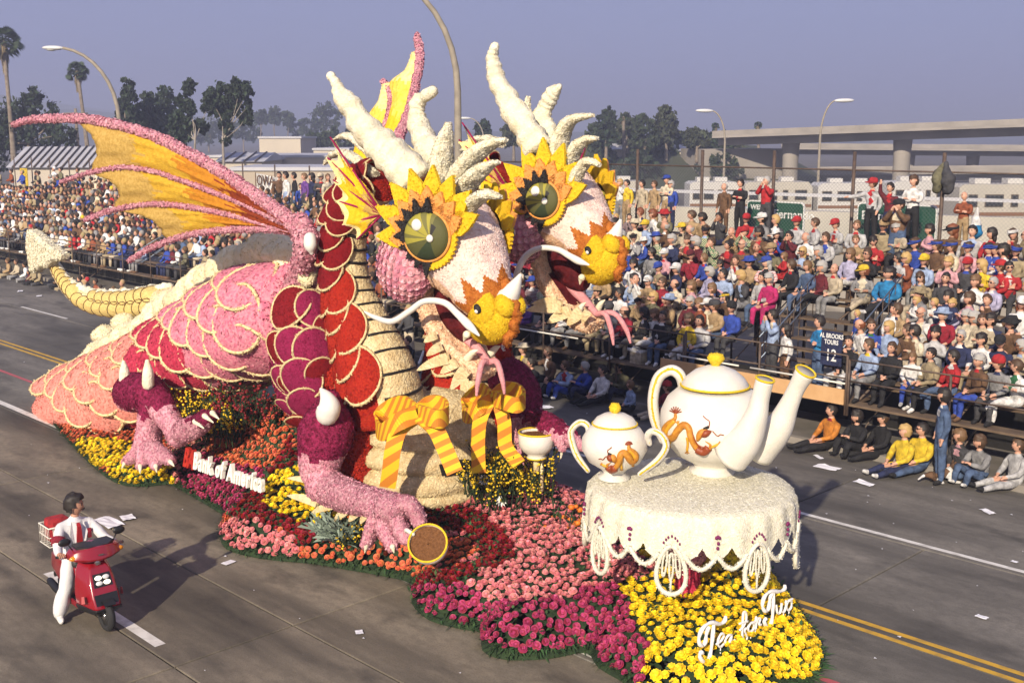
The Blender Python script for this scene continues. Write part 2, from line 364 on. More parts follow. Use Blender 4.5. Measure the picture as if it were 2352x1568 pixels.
# ------------------------------------------------------------------ trees
M_BARK = mat("bark", (.16, .125, .09), .95, (.26, .22, .17), 3); M_BARKP = mat("bark_pale", (.38, .34, .28), .9, (.22, .19, .15), 2)
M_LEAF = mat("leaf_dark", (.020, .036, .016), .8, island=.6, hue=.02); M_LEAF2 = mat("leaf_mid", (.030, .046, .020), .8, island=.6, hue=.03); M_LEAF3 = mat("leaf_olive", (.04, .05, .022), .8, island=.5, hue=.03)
def tree(name, label, u, v0, dep, blobs, seed=0, leaf=M_LEAF, n=2200, ls=.55, bark=M_BARK, group=None, trunk_r=.2, lean=0.0):
    # blobs given as crown lobes (du, v, radius px w, radius px h) around column u; v0 = foot row
    rg = random.Random(seed); k = FPX / dep; b0 = DP(u, v0, dep); b0.z = max(0, min(b0.z, 9)) ; base = Vector((b0.x, b0.y, b0.z - .2))
    t = thing(name, label, "tree", base, group=group)
    tr = MB(); cr = MB(); lob = []
    for (du, v, rw, rh) in blobs:
        p = DP(u + du, v, dep + rg.uniform(-.5, .5) * rw / k * 1.4) - base; lob.append((p, rw / k, rh / k))
    top = max(l[0].z for l in lob); mid = Vector((lean, 0, top * .45))
    tr.limb([(0, 0, -.3, trunk_r * 1.25), (*(mid * .5), trunk_r), (*mid, trunk_r * .8)], n=7, sub=3)
    for (p, rw, rh) in lob:
        q = mid.lerp(p, .5) + Vector((rg.uniform(-.5, .5), rg.uniform(-.5, .5), -.05 * rh))
        tr.limb([(*mid * .92, trunk_r * .6) if False else (mid.x * .92, mid.y * .92, mid.z * .92, trunk_r * .6), (*q, trunk_r * .36), (*p, trunk_r * .1)], n=5, sub=3)
    tot = sum(l[1] * l[2] for l in lob)
    for (p, rw, rh) in lob:
        cnt = int(1.5 * n * rw * rh / tot); nc = max(7, int(cnt / 26))
        clumps = []
        for c in range(nc):
            while True:
                x, y, z = rg.uniform(-1, 1), rg.uniform(-1, 1), rg.uniform(-1, 1)
                if .12 < x * x + y * y + z * z < 1: break
            clumps.append((Vector((x * rw, y * rw, z * rh)), rg.uniform(.14, .3)))
        for i in range(cnt):
            c, s = clumps[i % nc]; s *= min(rw, rh) * 1.25
            o = p + c + Vector((rg.gauss(0, .5), rg.gauss(0, .5), rg.gauss(0, .42))) * s
            nn = Vector((rg.gauss(0, 1), rg.gauss(0, 1), rg.gauss(0, 1))); F3 = frame(nn, (rg.gauss(0, 1), rg.gauss(0, 1), .3)); z = ls * rg.uniform(.5, 1.3)
            cr.add([o + F3 @ Vector(w) * z for w in ((-.5, 0, 0), (0, -.3, .08), (.5, 0, 0), (0, .3, .08))], [(0, 1, 2, 3)])
    tr.build("trunk", bark, t); cr.build("crown", leaf, t, smooth=False); return t
TG = "trees beyond the stands"
tree("broadleaf_tree", "round dark broadleaf tree at far left behind the leaning palm trunk", 70, 400, 120, [(-45, 270, 45, 45), (20, 250, 40, 45), (-15, 310, 75, 50), (70, 310, 45, 35), (-70, 330, 45, 60), (55, 262, 12, 12), (10, 222, 25, 22)], 1, n=3400, group=TG)
for i, (u, v, w, h, l) in enumerate([(298, 250, 24, 72, "tall narrow cypress-like tree just right of the curved street lamp"), (345, 275, 26, 62, "narrow dark tree second to the right of the curved lamp"), (385, 270, 28, 70, "broad dark conifer third to the right of the curved lamp")]):
    tree("conifer_tree", l, u, 400, 115 + i * 4, [(0, v, w, h), (-6, v - 40, w * .55, h * .45), (8, v + 45, w * 1.1, h * .5), (rnd.uniform(-10, 10), v + 20, w, h * .6)], 10 + i, n=2600, ls=.5, group=TG)
tree("eucalyptus_tree", "open eucalyptus with pale bare trunk left of the tallest bushy one", 445, 400, 105, [(-20, 255, 22, 40), (-12, 205, 16, 20), (15, 290, 26, 16), (-35, 300, 28, 40), (30, 250, 12, 12)], 21, bark=M_BARKP, n=2300, ls=.5, group=TG, lean=.6, trunk_r=.11)
tree("eucalyptus_tree", "bushy dark eucalyptus with forked crown left of the dragon horns", 515, 400, 105, [(5, 230, 34, 40), (35, 205, 24, 22), (52, 215, 16, 20), (48, 272, 20, 22), (-28, 235, 20, 30), (2, 290, 16, 45), (55, 245, 12, 16)], 22, bark=M_BARKP, n=3600, ls=.5, group=TG, trunk_r=.12)
for i, (u, v, w, h) in enumerate([(600, 268, 16, 18), (632, 266, 14, 20), (662, 270, 14, 16), (750, 268, 34, 30), (700, 290, 40, 22), (560, 300, 40, 25), (480, 300, 40, 30), (760, 318, 60, 22), (830, 300, 30, 20)]):
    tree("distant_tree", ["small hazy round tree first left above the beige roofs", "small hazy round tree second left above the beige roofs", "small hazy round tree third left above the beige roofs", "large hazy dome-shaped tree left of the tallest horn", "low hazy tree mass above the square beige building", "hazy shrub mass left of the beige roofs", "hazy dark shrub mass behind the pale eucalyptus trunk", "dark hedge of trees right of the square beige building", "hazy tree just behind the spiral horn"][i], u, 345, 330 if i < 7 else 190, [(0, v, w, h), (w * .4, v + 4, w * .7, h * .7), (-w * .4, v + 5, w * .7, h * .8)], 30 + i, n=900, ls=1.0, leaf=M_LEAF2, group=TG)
for i, (u, v, w, h) in enumerate([(1392, 290, 22, 42), (1372, 318, 22, 40), (1440, 300, 26, 40), (1420, 340, 30, 40), (1480, 310, 28, 46), (1530, 290, 24, 48), (1505, 345, 40, 36), (1565, 335, 24, 36), (1600, 318, 30, 22), (1640, 330, 40, 26), (1560, 370, 50, 30), (1680, 350, 40, 24), (1470, 380, 50, 30), (1390, 380, 40, 36), (1180, 310, 26, 28), (1110, 300, 16, 22), (1650, 380, 50, 26), (1725, 385, 40, 22)]):
    lab = ["tallest pointed pine behind the second dragon's crest", "dark pine against the second dragon's white crest", "pine between the two tallest on the hill", "bushy lower tree left on the hill", "feathery tall tree in the middle of the hill", "tall twin-topped tree on the hill left of the flyover", "dense hill tree below the twin-topped one", "narrow tree right of the twin-topped tree", "low tree on the crest near the flyover's end", "broad tree where the flyover meets the hill", "shrub mass on the slope above the motor homes", "round shrub under the flyover's left end", "dark shrub mass behind the chain fence", "dark trees directly right of the second dragon's eye", "dark tree between the two dragon heads", "dark tree right of the central lamp pole", "slope shrub right of the chain fence posts", "low shrub beside the left flyover column"][i]
    tree("hill_tree", lab, u, v + h + 22, 150 + (i % 4) * 5, [(0, v, w, h), (rnd.uniform(-6, 6), v - h * .55, w * .5, h * .5), (w * .35, v + h * .4, w * .8, h * .5), (-w * .4, v + h * .3, w * .7, h * .5)], 60 + i, n=1500, ls=.75, leaf=[M_LEAF, M_LEAF2, M_LEAF3][i % 3], group=TG)
M_PALM = mat("palm_green", (.028, .05, .018), .7, island=.5); M_SKIRT = mat("palm_skirt", (.22, .17, .09), .95, island=.4)
def palm(label, crown, foot, dep, cw, seed):
    rg = random.Random(seed); c = DP(*crown, dep); f = DP(*foot, dep); dz = (c - f); f2 = f + dz * (-(f.z) / dz.z)
    t = thing("palm_tree", label, "palm tree", (f2.x, f2.y, 0), group="fan palms"); O = Vector((f2.x, f2.y, 0)); c -= O; R = cw / 2 / (FPX / dep)
    tr = MB(); tr.limb([(0, 0, 0, .42), (*(c * .5 + Vector((.1, 0, 0))), .24), (*c, .2)], n=8, sub=6); tr.build("trunk", M_BARK, t)
    fr = MB()
    for i in range(64):
        a = rg.uniform(0, 6.283); e = rg.uniform(-.75, 1.35); L = R * rg.uniform(.75, 1.05)
        d = Vector((math.cos(a) * math.cos(e), math.sin(a) * math.cos(e), math.sin(e))); s = d.cross(Vector((0, 0, 1))).normalized(); tip = c + d * L
        up = s.cross(d).normalized()
        fr.tube([c, c + d * L * .55], .03, 3); s = Matrix.Rotation(rg.uniform(-1.2, 1.2), 3, d) @ s
        for j in range(9):      # fan of blades
            an = (j - 4) * .27; b = d * math.cos(an) + s * math.sin(an); e1 = c + d * L * .5; e2 = e1 + b * L * .42 + Vector((0, 0, -.12 * L))
            w = (s * math.cos(an) - d * math.sin(an)) * L * .055
            fr.add([e1, e1.lerp(e2, .55) + w, e2, e1.lerp(e2, .55) - w], [(0, 1, 2, 3)])
    fr.build("fronds", M_PALM, t, smooth=False)
    sk = MB()
    for i in range(220):
        a = rg.uniform(0, 6.283); z = rg.uniform(0, 1); r0 = .2 + .25 * R * math.sin(min(1, z * 1.3 + .15) * 3.0) * .7
        p = c + Vector((math.cos(a) * r0 * .6, math.sin(a) * r0 * .6, -z * R * 1.15)); q = p + Vector((math.cos(a) * .18, math.sin(a) * .18, -R * .35)); w = Vector((-math.sin(a), math.cos(a), 0)) * .1
        sk.add([p - w, q, p + w], [(0, 1, 2)])
    sk.build("dead_frond_skirt", M_SKIRT, t, smooth=False); return t
palm("tall fan palm cut by the left picture edge", (8, 98), (36, 420), 118, 100, 1)
palm("tall fan palm under the curved lamp arm", (178, 165), (207, 395), 135, 66, 2)
for i, (u, v, vb) in enumerate([(1432, 270, 330), (1741, 288, 312), (1725, 352, 400), (1643, 290, 312)]): palm(["small palm among the hill trees by the second dragon's crest", "small palm standing above the flyover's left end", "short palm on the slope under the flyover", "small palm on the hill crest behind the left freeway lamp"][i], (u, v), (u, vb), 155 + i * 6, 24, 5 + i)

# ------------------------------------------------------------------ overpasses
M_CON = mat("bridge_concrete", (.34, .31, .27), .9, (.25, .23, .2), .3)
def beam(par, name, A, B, w, h, m=M_CON):
    d = (B - A); L = d.length; q = MB(); q.box((L / 2, 0, -h / 2), (L, w, h)); o = q.build(name, m, par, smooth=False)
    o.location = A - WM(par).translation; o.rotation_euler = (0, -math.asin(d.z / L), math.atan2(d.y, d.x)); return o
def overpass(label, a, b, da, db, w, cols, dk=1.25):
    A, B = DP(*a, da), DP(*b, db); t = thing("overpass", label, "overpass", (A.x, A.y, 0), group="freeway overpasses")
    beam(t, "deck", A, B, w, .3); A2, B2 = A - Vector((0, 0, .3)), B - Vector((0, 0, .3)); beam(t, "box_girder", A2, B2, w * .6, dk - .3)
    n = Vector((-(B - A).y, (B - A).x, 0)).normalized()
    for s in (-1, 1): beam(t, "parapet", A + n * s * (w / 2 - .15) + Vector((0, 0, .6)), B + n * s * (w / 2 - .15) + Vector((0, 0, .6)), .25, .59)
    for f, r in cols:
        p = A.lerp(B, f) - WM(t).translation; q = MB(); zt = p.z - dk + .05
        q.lathe([(r, -.3), (r, zt - 2.2), (r * 1.12, zt)], 16); o = q.build("column", M_CON, t); o.location = (p.x, p.y, 0)
    return t
overpass("nearer high concrete flyover crossing the right background", (1672, 312), (2760, 272), 150, 122, 11, [(.16, 1.0), (.42, 1.0), (.7, 1.0)])
overpass("middle concrete overpass below the high flyover", (1800, 338), (2800, 346), 185, 175, 11, [(.3, .9), (.45, .9), (.62, .9)], 1.1)
overpass("lowest concrete overpass seen through the chain fence", (1880, 395), (2800, 388), 165, 150, 10, [(.2, .9), (.5, .9)], 1.2)
ab = MB(); p = DP(1760, 340, 150); ab.box((0, 0, 2.2), (9, 12, 5.0)); o = ab.build("bridge_abutment", M_CON, smooth=False); o.location = (p.x - 5, p.y, 0); o.rotation_euler = (0, 0, -.6); tag(o, "pale sloped concrete abutment under the flyover's left end", "abutment")

# ------------------------------------------------------------------ lamps
M_POLE = mat("pole_concrete", (.33, .29, .22), .8, (.25, .22, .17), 4); M_LAMP = mat("lamp_head", (.62, .63, .62), .4)
def lamp(label, foot, h, reach, diry, head=.7, r=.13, rx=0.0):
    t = thing("street_lamp", label, "street lamp", (foot[0], foot[1], 0), group="street lamps"); d = Vector((rx, diry, 0)).normalized()
    P = [(0, 0, 0), (0, 0, h * .35), (0, 0, h * .66)]; K = [r * 1.35, r * 1.1, r * .9]
    for k in range(1, 9):
        a = k / 8 * math.pi / 2 * .93; P.append(tuple(d * reach * (1 - math.cos(a)) + Vector((0, 0, h * .66 + h * .34 * math.sin(a))))); K.append(r * (.9 - .04 * k))
    q = MB(); q.tube([Vector(p) for p in P], K, 10); q.build("pole", M_POLE, t)
    e = Vector(P[-1]); q = MB(); q.ell((0, 0, 0), (head, .2 * head / .7 * 1.1, .14 * head / .7), 14, 8); o = q.build("lamp_head", M_LAMP, t); o.location = e + d * head * .85; o.rotation_euler = (0, -.02, math.atan2(d.y, d.x))
    q = MB(); q.ell((0, 0, 0), (head * .5, .15, .1), 12, 6); o2 = q.build("lens", mat("lamp_lens", (.5, .5, .45), .2), o); o2.location = (.1, 0, -.07)
    b = MB(); b.tube([(0, 0, 0), (0, 0, .25)], r * 2.1, 10); b.build("base_plate", M_POLE, t)
    return t
LP = W(275, 300, 28.9); lamp("tall curved lamp at left reaching over the far-left stand", (LP.x, LP.y), 11.1, 3.2, -1, .62, .13, rx=-1.1)
LP = W(1052, 300, 28.9); lamp("tall curved lamp rising between the two dragon heads", (LP.x, LP.y), 12.3, 3.2, -1, .62, .14, rx=-1.1)
for (u, vt, vb, s, dep, l) in [(1660, 255, 415, -1, 112, "thin freeway lamp with arm to the left before the hill"), (1876, 232, 470, 1, 100, "thin freeway lamp with arm to the right before the flyover"), (1112, 272, 330, -1, 150, "small distant lamp between the dragon heads")]:
    f = DP(u, 480, dep); top = DP(u, vt, dep).z; lamp(l, (f.x, f.y), top, 34 / (FPX / dep), RT.y * s, .9, .11, rx=RT.x * s)
pp = MB(); f = DP(182, 380, 120); zt = DP(182, 250, 120).z
t = thing("power_pole", "wooden power pole with crossarm behind the near wing", "power pole", (f.x, f.y, 0)); pp.tube([(0, 0, 0), (0, 0, zt)], .16, 8); pp.build("pole", M_BARK, t)
q = MB(); q.box((0, 0, zt - .5), (2.5, .14, .14)); o = q.build("crossarm", M_BARK, t); o.rotation_euler = (0, 0, math.atan2(RT.y, RT.x))

# ------------------------------------------------------------------ buildings
M_CREAM = mat("wall_cream", (.56, .50, .40), .9, (.5, .45, .37), .3); M_ROOFG = mat("roof_grey", (.42, .43, .46), .6, (.5, .5, .52), .6); M_DARKW = mat("window_dark", (.03, .035, .04), .15)
M_TAN = mat("wall_tan", (.48, .41, .31), .9, (.42, .36, .28), .3); M_FRAME = mat("frame_brown", (.09, .07, .05), .6)
def building(label, u0, u1, vtop, dep, zt=None, roof=0.0, wins=(), wallm=M_CREAM, depthm=9, ribs=0, name="building"):
    A, B = DP(u0, vtop, dep), DP(u1, vtop, dep); zt = A.z; w = (B - A).length; t = thing(name, label, "building", (A.x, A.y, -.22), math.atan2(RT.y, RT.x)); zt += .22
    q = MB(); q.box((w / 2, depthm / 2, (zt - roof) / 2), (w, depthm, zt - roof)); q.build("wall", wallm, t, smooth=False)
    if roof:
        zr = zt - roof; q = MB(); q.add([(-.3, -.4, zr + .01), (w + .3, -.4, zr + .01), (w + .3, depthm * .5, zt), (-.3, depthm * .5, zt), (-.3, depthm + .4, zr + .01), (w + .3, depthm + .4, zr + .01)], [(0, 1, 2, 3), (3, 2, 5, 4), (0, 3, 4), (1, 5, 2)]); rf = q.build("roof", M_ROOFG, t, smooth=False)
        for k in range(ribs):
            x = w * (k + .5) / ribs; q = MB(); q.tube([(x, -.42, zr + .08), (x, depthm * .5, zt + .06)], .09, 4); q.build("roof_rib", M_FRAME, rf)
    else:
        q = MB(); q.box((w / 2, depthm / 2, zt + .12), (w + .3, depthm + .3, .25)); q.build("roof_edge", M_ROOFG, t, smooth=False)
    for (a, b, z0, z1) in wins:
        q = MB(); q.box(((a + b) / 2 * w, -.03, (z0 + z1) / 2), ((b - a) * w, .1, z1 - z0)); f = q.build("window", M_FRAME, t, smooth=False)
        q = MB(); q.box(((a + b) / 2 * w, -.07, (z0 + z1) / 2), ((b - a) * w - .16, .06, z1 - z0 - .16)); q.build("pane", M_DARKW, f, smooth=False)
    return t
building("long cream shed with ribbed grey roof behind the far-left crowd", 22, 330, 338, 96, roof=1.7, ribs=19, depthm=8)
building("low tan shop row with dark windows behind the banner", 534, 800, 392, 82, wins=[(.08, .13, 1.2, 2.4), (.2, .28, .4, 2.6), (.55, .62, 1, 2.4), (.68, .78, 1, 2.4), (.82, .97, .8, 2.4)], wallm=M_TAN, depthm=8)
building("wide pale flat-roofed hall behind the tan shop row", 480, 790, 362, 118, wins=[(.1, .16, 1, 2), (.4, .46, 1, 2)], depthm=14)
building("square cream block rising above the pale hall", 595, 690, 318, 150, wallm=M_CREAM, depthm=12)
building("narrow cream block on the skyline left of the spiral horn", 720, 800, 345, 140, wallm=M_CREAM, depthm=10)
building("grey-roofed round-topped hall left of the square block", 500, 600, 352, 108, roof=.8, depthm=10, ribs=4)
for i, (u, v, l) in enumerate([(1610, 322, "cream house on the hill crest left of the flyover"), (1560, 333, "small house among the hill trees"), (1465, 345, "small pale house low among the hill trees"), (1410, 330, "tiny pale house beside the tall pine")]): building(l, u, u + 40 - i * 6, v, 158, roof=.8, wallm=M_CREAM, depthm=6, name="hill_house", wins=[(.2, .4, .5, 1.2)])

# ------------------------------------------------------------------ motor homes behind the fence
M_RV = mat("rv_cream", (.48, .45, .38), .5, (.42, .40, .34), .5); M_RVW = mat("rv_white", (.54, .53, .50), .45); M_STR = mat("rv_stripe", (.20, .10, .05), .5); M_TYRE = mat("tyre_rubber", (.02, .02, .02), .85)
def rv(label, u0, u1, vt, dep, kind, mm):
    A, B = DP(u0, vt, dep), DP(u1, vt, dep); L = (B - A).length; H = 2.9; t = thing("motor_home", label, "motor home", (A.x, A.y, A.z - H), math.atan2(RT.y, RT.x) + .02, "motor homes parked behind the fence")
    P = [(0, .5), (0, H - .15), (.25, H), (L - .3, H), (L, H - .4), (L, .5)] if kind else [(0, .5), (0, 1.7), (-.55 if False else 0, 1.75), (.0, H - .2), (.3, H), (L, H), (L, .5)]
    Mx = Matrix(((1, 0, 0, 0), (0, 0, 1, 0), (0, 1, 0, 0), (0, 0, 0, 1)))
    q = MB(); q.prism(P[::-1], 2.3, M=Mx); q.build("body", mm, t, smooth=False)
    for i, (a, b) in enumerate([(.06, .2), (.28, .48), (.56, .64), (.74, .92)]):
        q = MB(); q.box(((a + b) / 2 * L, -.01, 2.0), ((b - a) * L, .08, .7)); f = q.build("window", M_FRAME, t, smooth=False); q = MB(); q.box(((a + b) / 2 * L, -.04, 2.0), ((b - a) * L - .12, .06, .58)); q.build("pane", M_DARKW, f, smooth=False)
    q = MB(); q.box((L / 2, -.012, 1.25), (L * .98, .03, .2)); q.build("stripe", M_STR, t, smooth=False)
    for x in (.3, .66):
        q = MB(); q.box((L * x, 1.1, H + .16), (.9, .8, .3)); q.build("roof_unit", M_RVW, t, smooth=False)
    for x in (.18, .8):
        for y in (.05, 2.2):
            q = MB(); q.tube([(L * x, y - .12, .42), (L * x, y + .12, .42)], .42, 14); q.build("wheel", M_TYRE, t)
    return t
for i, (u0, u1, vt, dep, k, mm, l) in enumerate([(1365, 1472, 416, 80, 0, M_RV, "cream motor home just right of the second dragon's crest"), (1585, 1700, 418, 82, 1, M_RVW, "white motor home behind the man with the white cap"), (1712, 1868, 418, 80, 1, M_RV, "long cream motor home behind the man in the black jacket"), (1880, 2040, 421, 80, 0, M_RVW, "white motor home left of the waving men"), (2050, 2190, 417, 76, 1, M_RVW, "white motor home with roof unit behind the bearded man"), (2205, 2420, 424, 64, 1, M_RV, "large cream motor home with brown stripe at right edge")]): rv(l, u0, u1, vt, dep, k, mm)
for i, (u0, u1, v) in enumerate([(1480, 1580, 470), (1700, 1760, 478)]):
    A, B = DP(u0, v, 70), DP(u1, v, 70); L = (B - A).length; t = thing("parked_van", ["white van roof behind the man in the yellow shirt", "pale car parked below the white motor home"][i], "van", (A.x, A.y, A.z - 1.7), math.atan2(RT.y, RT.x)); Mx = Matrix(((1, 0, 0, 0), (0, 0, 1, 0), (0, 1, 0, 0), (0, 0, 0, 1)))
    q = MB(); q.prism([(0, .4), (0, .95), (.3, 1.7), (L * .75, 1.7), (L * .88, 1.0), (L, .9), (L, .4)][::-1], 1.8, M=Mx); q.build("body", M_RVW, t, smooth=False); q = MB(); q.prism([(.28, 1.02), (.42, 1.6), (L * .72, 1.6), (L * .82, 1.02)][::-1], .03, M=Matrix.Translation((0, -.02, 0)) @ Mx); q.build("window", M_DARKW, t, smooth=False)
    for x in (.2, .8): q = MB(); q.tube([(L * x, -.03, .35), (L * x, .2, .35)], .34, 12); q.build("wheel", M_TYRE, t)
# concrete freeway barrier with rail
A, B = DP(1330, 497, 47), DP(2700, 548, 40); t = thing("freeway_barrier", "pale concrete freeway barrier behind the chain fence", "barrier", (A.x, A.y, 0))
beam(t, "barrier_wall", A + Vector((0, 0, .55)), B + Vector((0, 0, .55)), .5, 1.1, M_RV); beam(t, "rail", A + Vector((0, 0, 1.2)), B + Vector((0, 0, 1.2)), .12, .12, M_ROOFG); beam(t, "lower_wall", A + Vector((0, .3, -.56)), B + Vector((0, .3, -.56)), .6, 4.4, M_CON)
# ================================================================== FLOAT BASE AND FLOWER BEDS
FLO = thing("parade_float", "long flower-covered parade float base carrying the dragon and the tea table", "parade float", (-16, 11.7, 0))
edge = [G(*p)[:2] for p in [(100, 950), (185, 1045), (262, 1108), (330, 1118), (388, 1114), (430, 1135), (490, 1170), (515, 1190), (505, 1225), (520, 1262), (600, 1284), (720, 1296), (800, 1310), (870, 1322), (945, 1342), (945, 1385), (985, 1425), (1060, 1446), (1105, 1455), (1108, 1495), (1160, 1516), (1260, 1514), (1345, 1500), (1375, 1535), (1450, 1580)]]
edge = [tuple(p) for p in edge] + [(-7.9, 9.75), (-7.3, 9.9), (-6.75, 10.5), (-6.6, 11.2), (-6.75, 12.0), (-7.4, 12.75), (-8.4, 13.6), (-9.3, 14.3), (-10.4, 14.4), (-12, 14.1), (-13.5, 14.3), (-15, 14.5), (-18, 14.4), (-21, 14.3), (-24, 13.8), (-26.5, 12.9), (-27.2, 11.6)]
EDGE = [q for q in crom([(*p, 0) for p in edge + [edge[0]]], 3)][:-1]; EDGE = [(q[0], q[1]) for q in EDGE]
_E = np.array(EDGE); _E2 = np.roll(_E, -1, 0)
def edist(x, y):
    p = np.array((x, y)); d = _E2 - _E; t = np.clip(((p - _E) * d).sum(1) / np.maximum((d * d).sum(1), 1e-9), 0, 1)
    return float(np.sqrt((((_E + d * t[:, None]) - p) ** 2).sum(1).min()))
def gz(x, y, cx, cy, sx, sy): return math.exp(-((x - cx) / sx) ** 2 - ((y - cy) / sy) ** 2)
def bedz(x, y, d=None):
    d = edist(x, y) if d is None else d
    k = min(1, d / .5); z = (.07 + .46 * k * (2 - k) + .12 * min(1, max(0, d - .5))) * (1 if x > -17.5 else max(.45, 1 - (-17.5 - x) * .25))
    z += 1.35 * gz(x, y, -17.0, 11.5, 2.0, .95) * min(1, d) + .25 * gz(x, y, -12.8, 12.9, 1.2, .9) * min(1, d)
    z += .10 * mnoise.noise(Vector((x * .9, y * .9, 4)))  * min(1, d * 2)
    return z
M_MOSS = mat("float_foliage", (.012, .026, .010), .95, (.028, .055, .018), 9, bump=.6)
xs = [x for x, y in EDGE]; ys = [y for x, y in EDGE]; g = .3; nx = int((max(xs) - min(xs)) / g) + 2; ny = int((max(ys) - min(ys)) / g) + 2; idx = {}; q = MB()
for i in range(nx):
    for j in range(ny):
        x, y = min(xs) + i * g, min(ys) + j * g
        if inpoly(x, y, EDGE): idx[i, j] = len(q.v); q.v.append((x + 16, y - 11.7, bedz(x, y) - .05))
for (i, j) in list(idx):
    if all(k in idx for k in ((i + 1, j), (i + 1, j + 1), (i, j + 1))): q.f.append((idx[i, j], idx[i + 1, j], idx[i + 1, j + 1], idx[i, j + 1])); q.m.append(0)
n = len(EDGE); cxm, cym = -16, 11.7; b0 = len(q.v)
for r, (k, z) in enumerate([(0.0, .01), (.0, .05), (.25, .20), (.4, .27)]):
    for i in range(n):
        a = Vector((*EDGE[(i + 1) % n], 0)) - Vector((*EDGE[i - 1], 0)); nn = Vector((-a.y, a.x, 0)).normalized()
        p = Vector((*EDGE[i], 0)) + nn * k
        if k and not inpoly(p.x, p.y, EDGE): p = Vector((*EDGE[i], 0)) - nn * k
        q.v.append((p.x + 16, p.y - 11.7, z - (.05 if k else 0)))
for r in range(3):
    for i in range(n): q.f.append((b0 + r * n + i, b0 + r * n + (i + 1) % n, b0 + (r + 1) * n + (i + 1) % n, b0 + (r + 1) * n + i)); q.m.append(0)
q.build("foliage_base", M_MOSS, FLO)
# hanging grass round the rim
M_GRASS = mat("skirt_grass", (.030, .070, .020), .85, island=.6, hue=.03)
q = MB(); rg = random.Random(3); per = 0
for i in range(n):
    A = Vector((*EDGE[i], 0)); B = Vector((*EDGE[(i + 1) % n], 0)); L = (B - A).length; t = (B - A).normalized(); nn = Vector((t.y, -t.x, 0))
    if inpoly(*(A + nn * .05)[:2], EDGE): nn = -nn
    for k in range(int(L * 300)):
        p = A.lerp(B, rg.random()) - nn * rg.uniform(-.02, .28); p.z = .02 + rg.uniform(.0, .13); ln = rg.uniform(.07, .17)
        e = p + nn * ln * rg.uniform(.3, 1) + Vector((rg.uniform(-.5, .5) * ln, rg.uniform(-.5, .5) * ln, ln * rg.uniform(-.6, .5))); e.z = max(.01, e.z); w = t * .014 + Vector((0, 0, .006))
        O = Vector((16, -11.7, 0)); q.add([p - w + O, p + w + O, e + O], [(0, 1, 2)])
q.build("grass_skirt", M_GRASS, FLO, smooth=False, kind='stuff')
# flower heads ----------------------------------------------------
def bloom(rings, core, cup):
    q = MB(); q.ell((0, 0, .15), (core, core, core * .8), 7, 4)
    for (n, r, z, w, lift, ph) in rings:
        for i in range(n):
            a = 2 * math.pi * (i + ph) / n; ca, sa = math.cos(a), math.sin(a); R = lambda x, y, z: (x * ca - y * sa, x * sa + y * ca, z)
            q.add([R(r * .25, -w * .35, z - .1), R(r * .25, w * .35, z - .1), R(r * .8, w * .55, z + lift * .6), R(r, 0, z + lift), R(r * .8, -w * .55, z + lift * .6)], [(0, 4, 3, 2, 1)])
    return q
ROSE = bloom([(5, 1.0, .05, .95, .02, 0), (5, .82, .2, .85, .22, .5), (4, .5, .35, .6, .28, .2)], .34, 1)
MUM = bloom([(9, 1.0, .0, .5, .02, 0), (8, .85, .18, .45, .18, .5), (6, .55, .35, .4, .22, .2)], .4, 1)
FK = {   # kind: (mesh, radius, spacing, colours, part name)
 'yellow': (MUM, .066, .098, [(.92, .66, .015), (.80, .54, .012)], "yellow_chrysanthemum"),
 'pink': (ROSE, .057, .082, [(.70, .24, .235), (.62, .17, .18)], "pink_rose"),
 'salmon': (ROSE, .055, .082, [(.72, .27, .24), (.66, .2, .19)], "salmon_rose"),
 'red': (ROSE, .053, .070, [(.25, .006, .008), (.17, .004, .008)], "red_rose"),
 'magenta': (ROSE, .058, .090, [(.40, .045, .115), (.30, .028, .08)], "magenta_rose"),
 'orange': (ROSE, .053, .084, [(.66, .17, .075), (.60, .13, .05)], "orange_rose"),
}
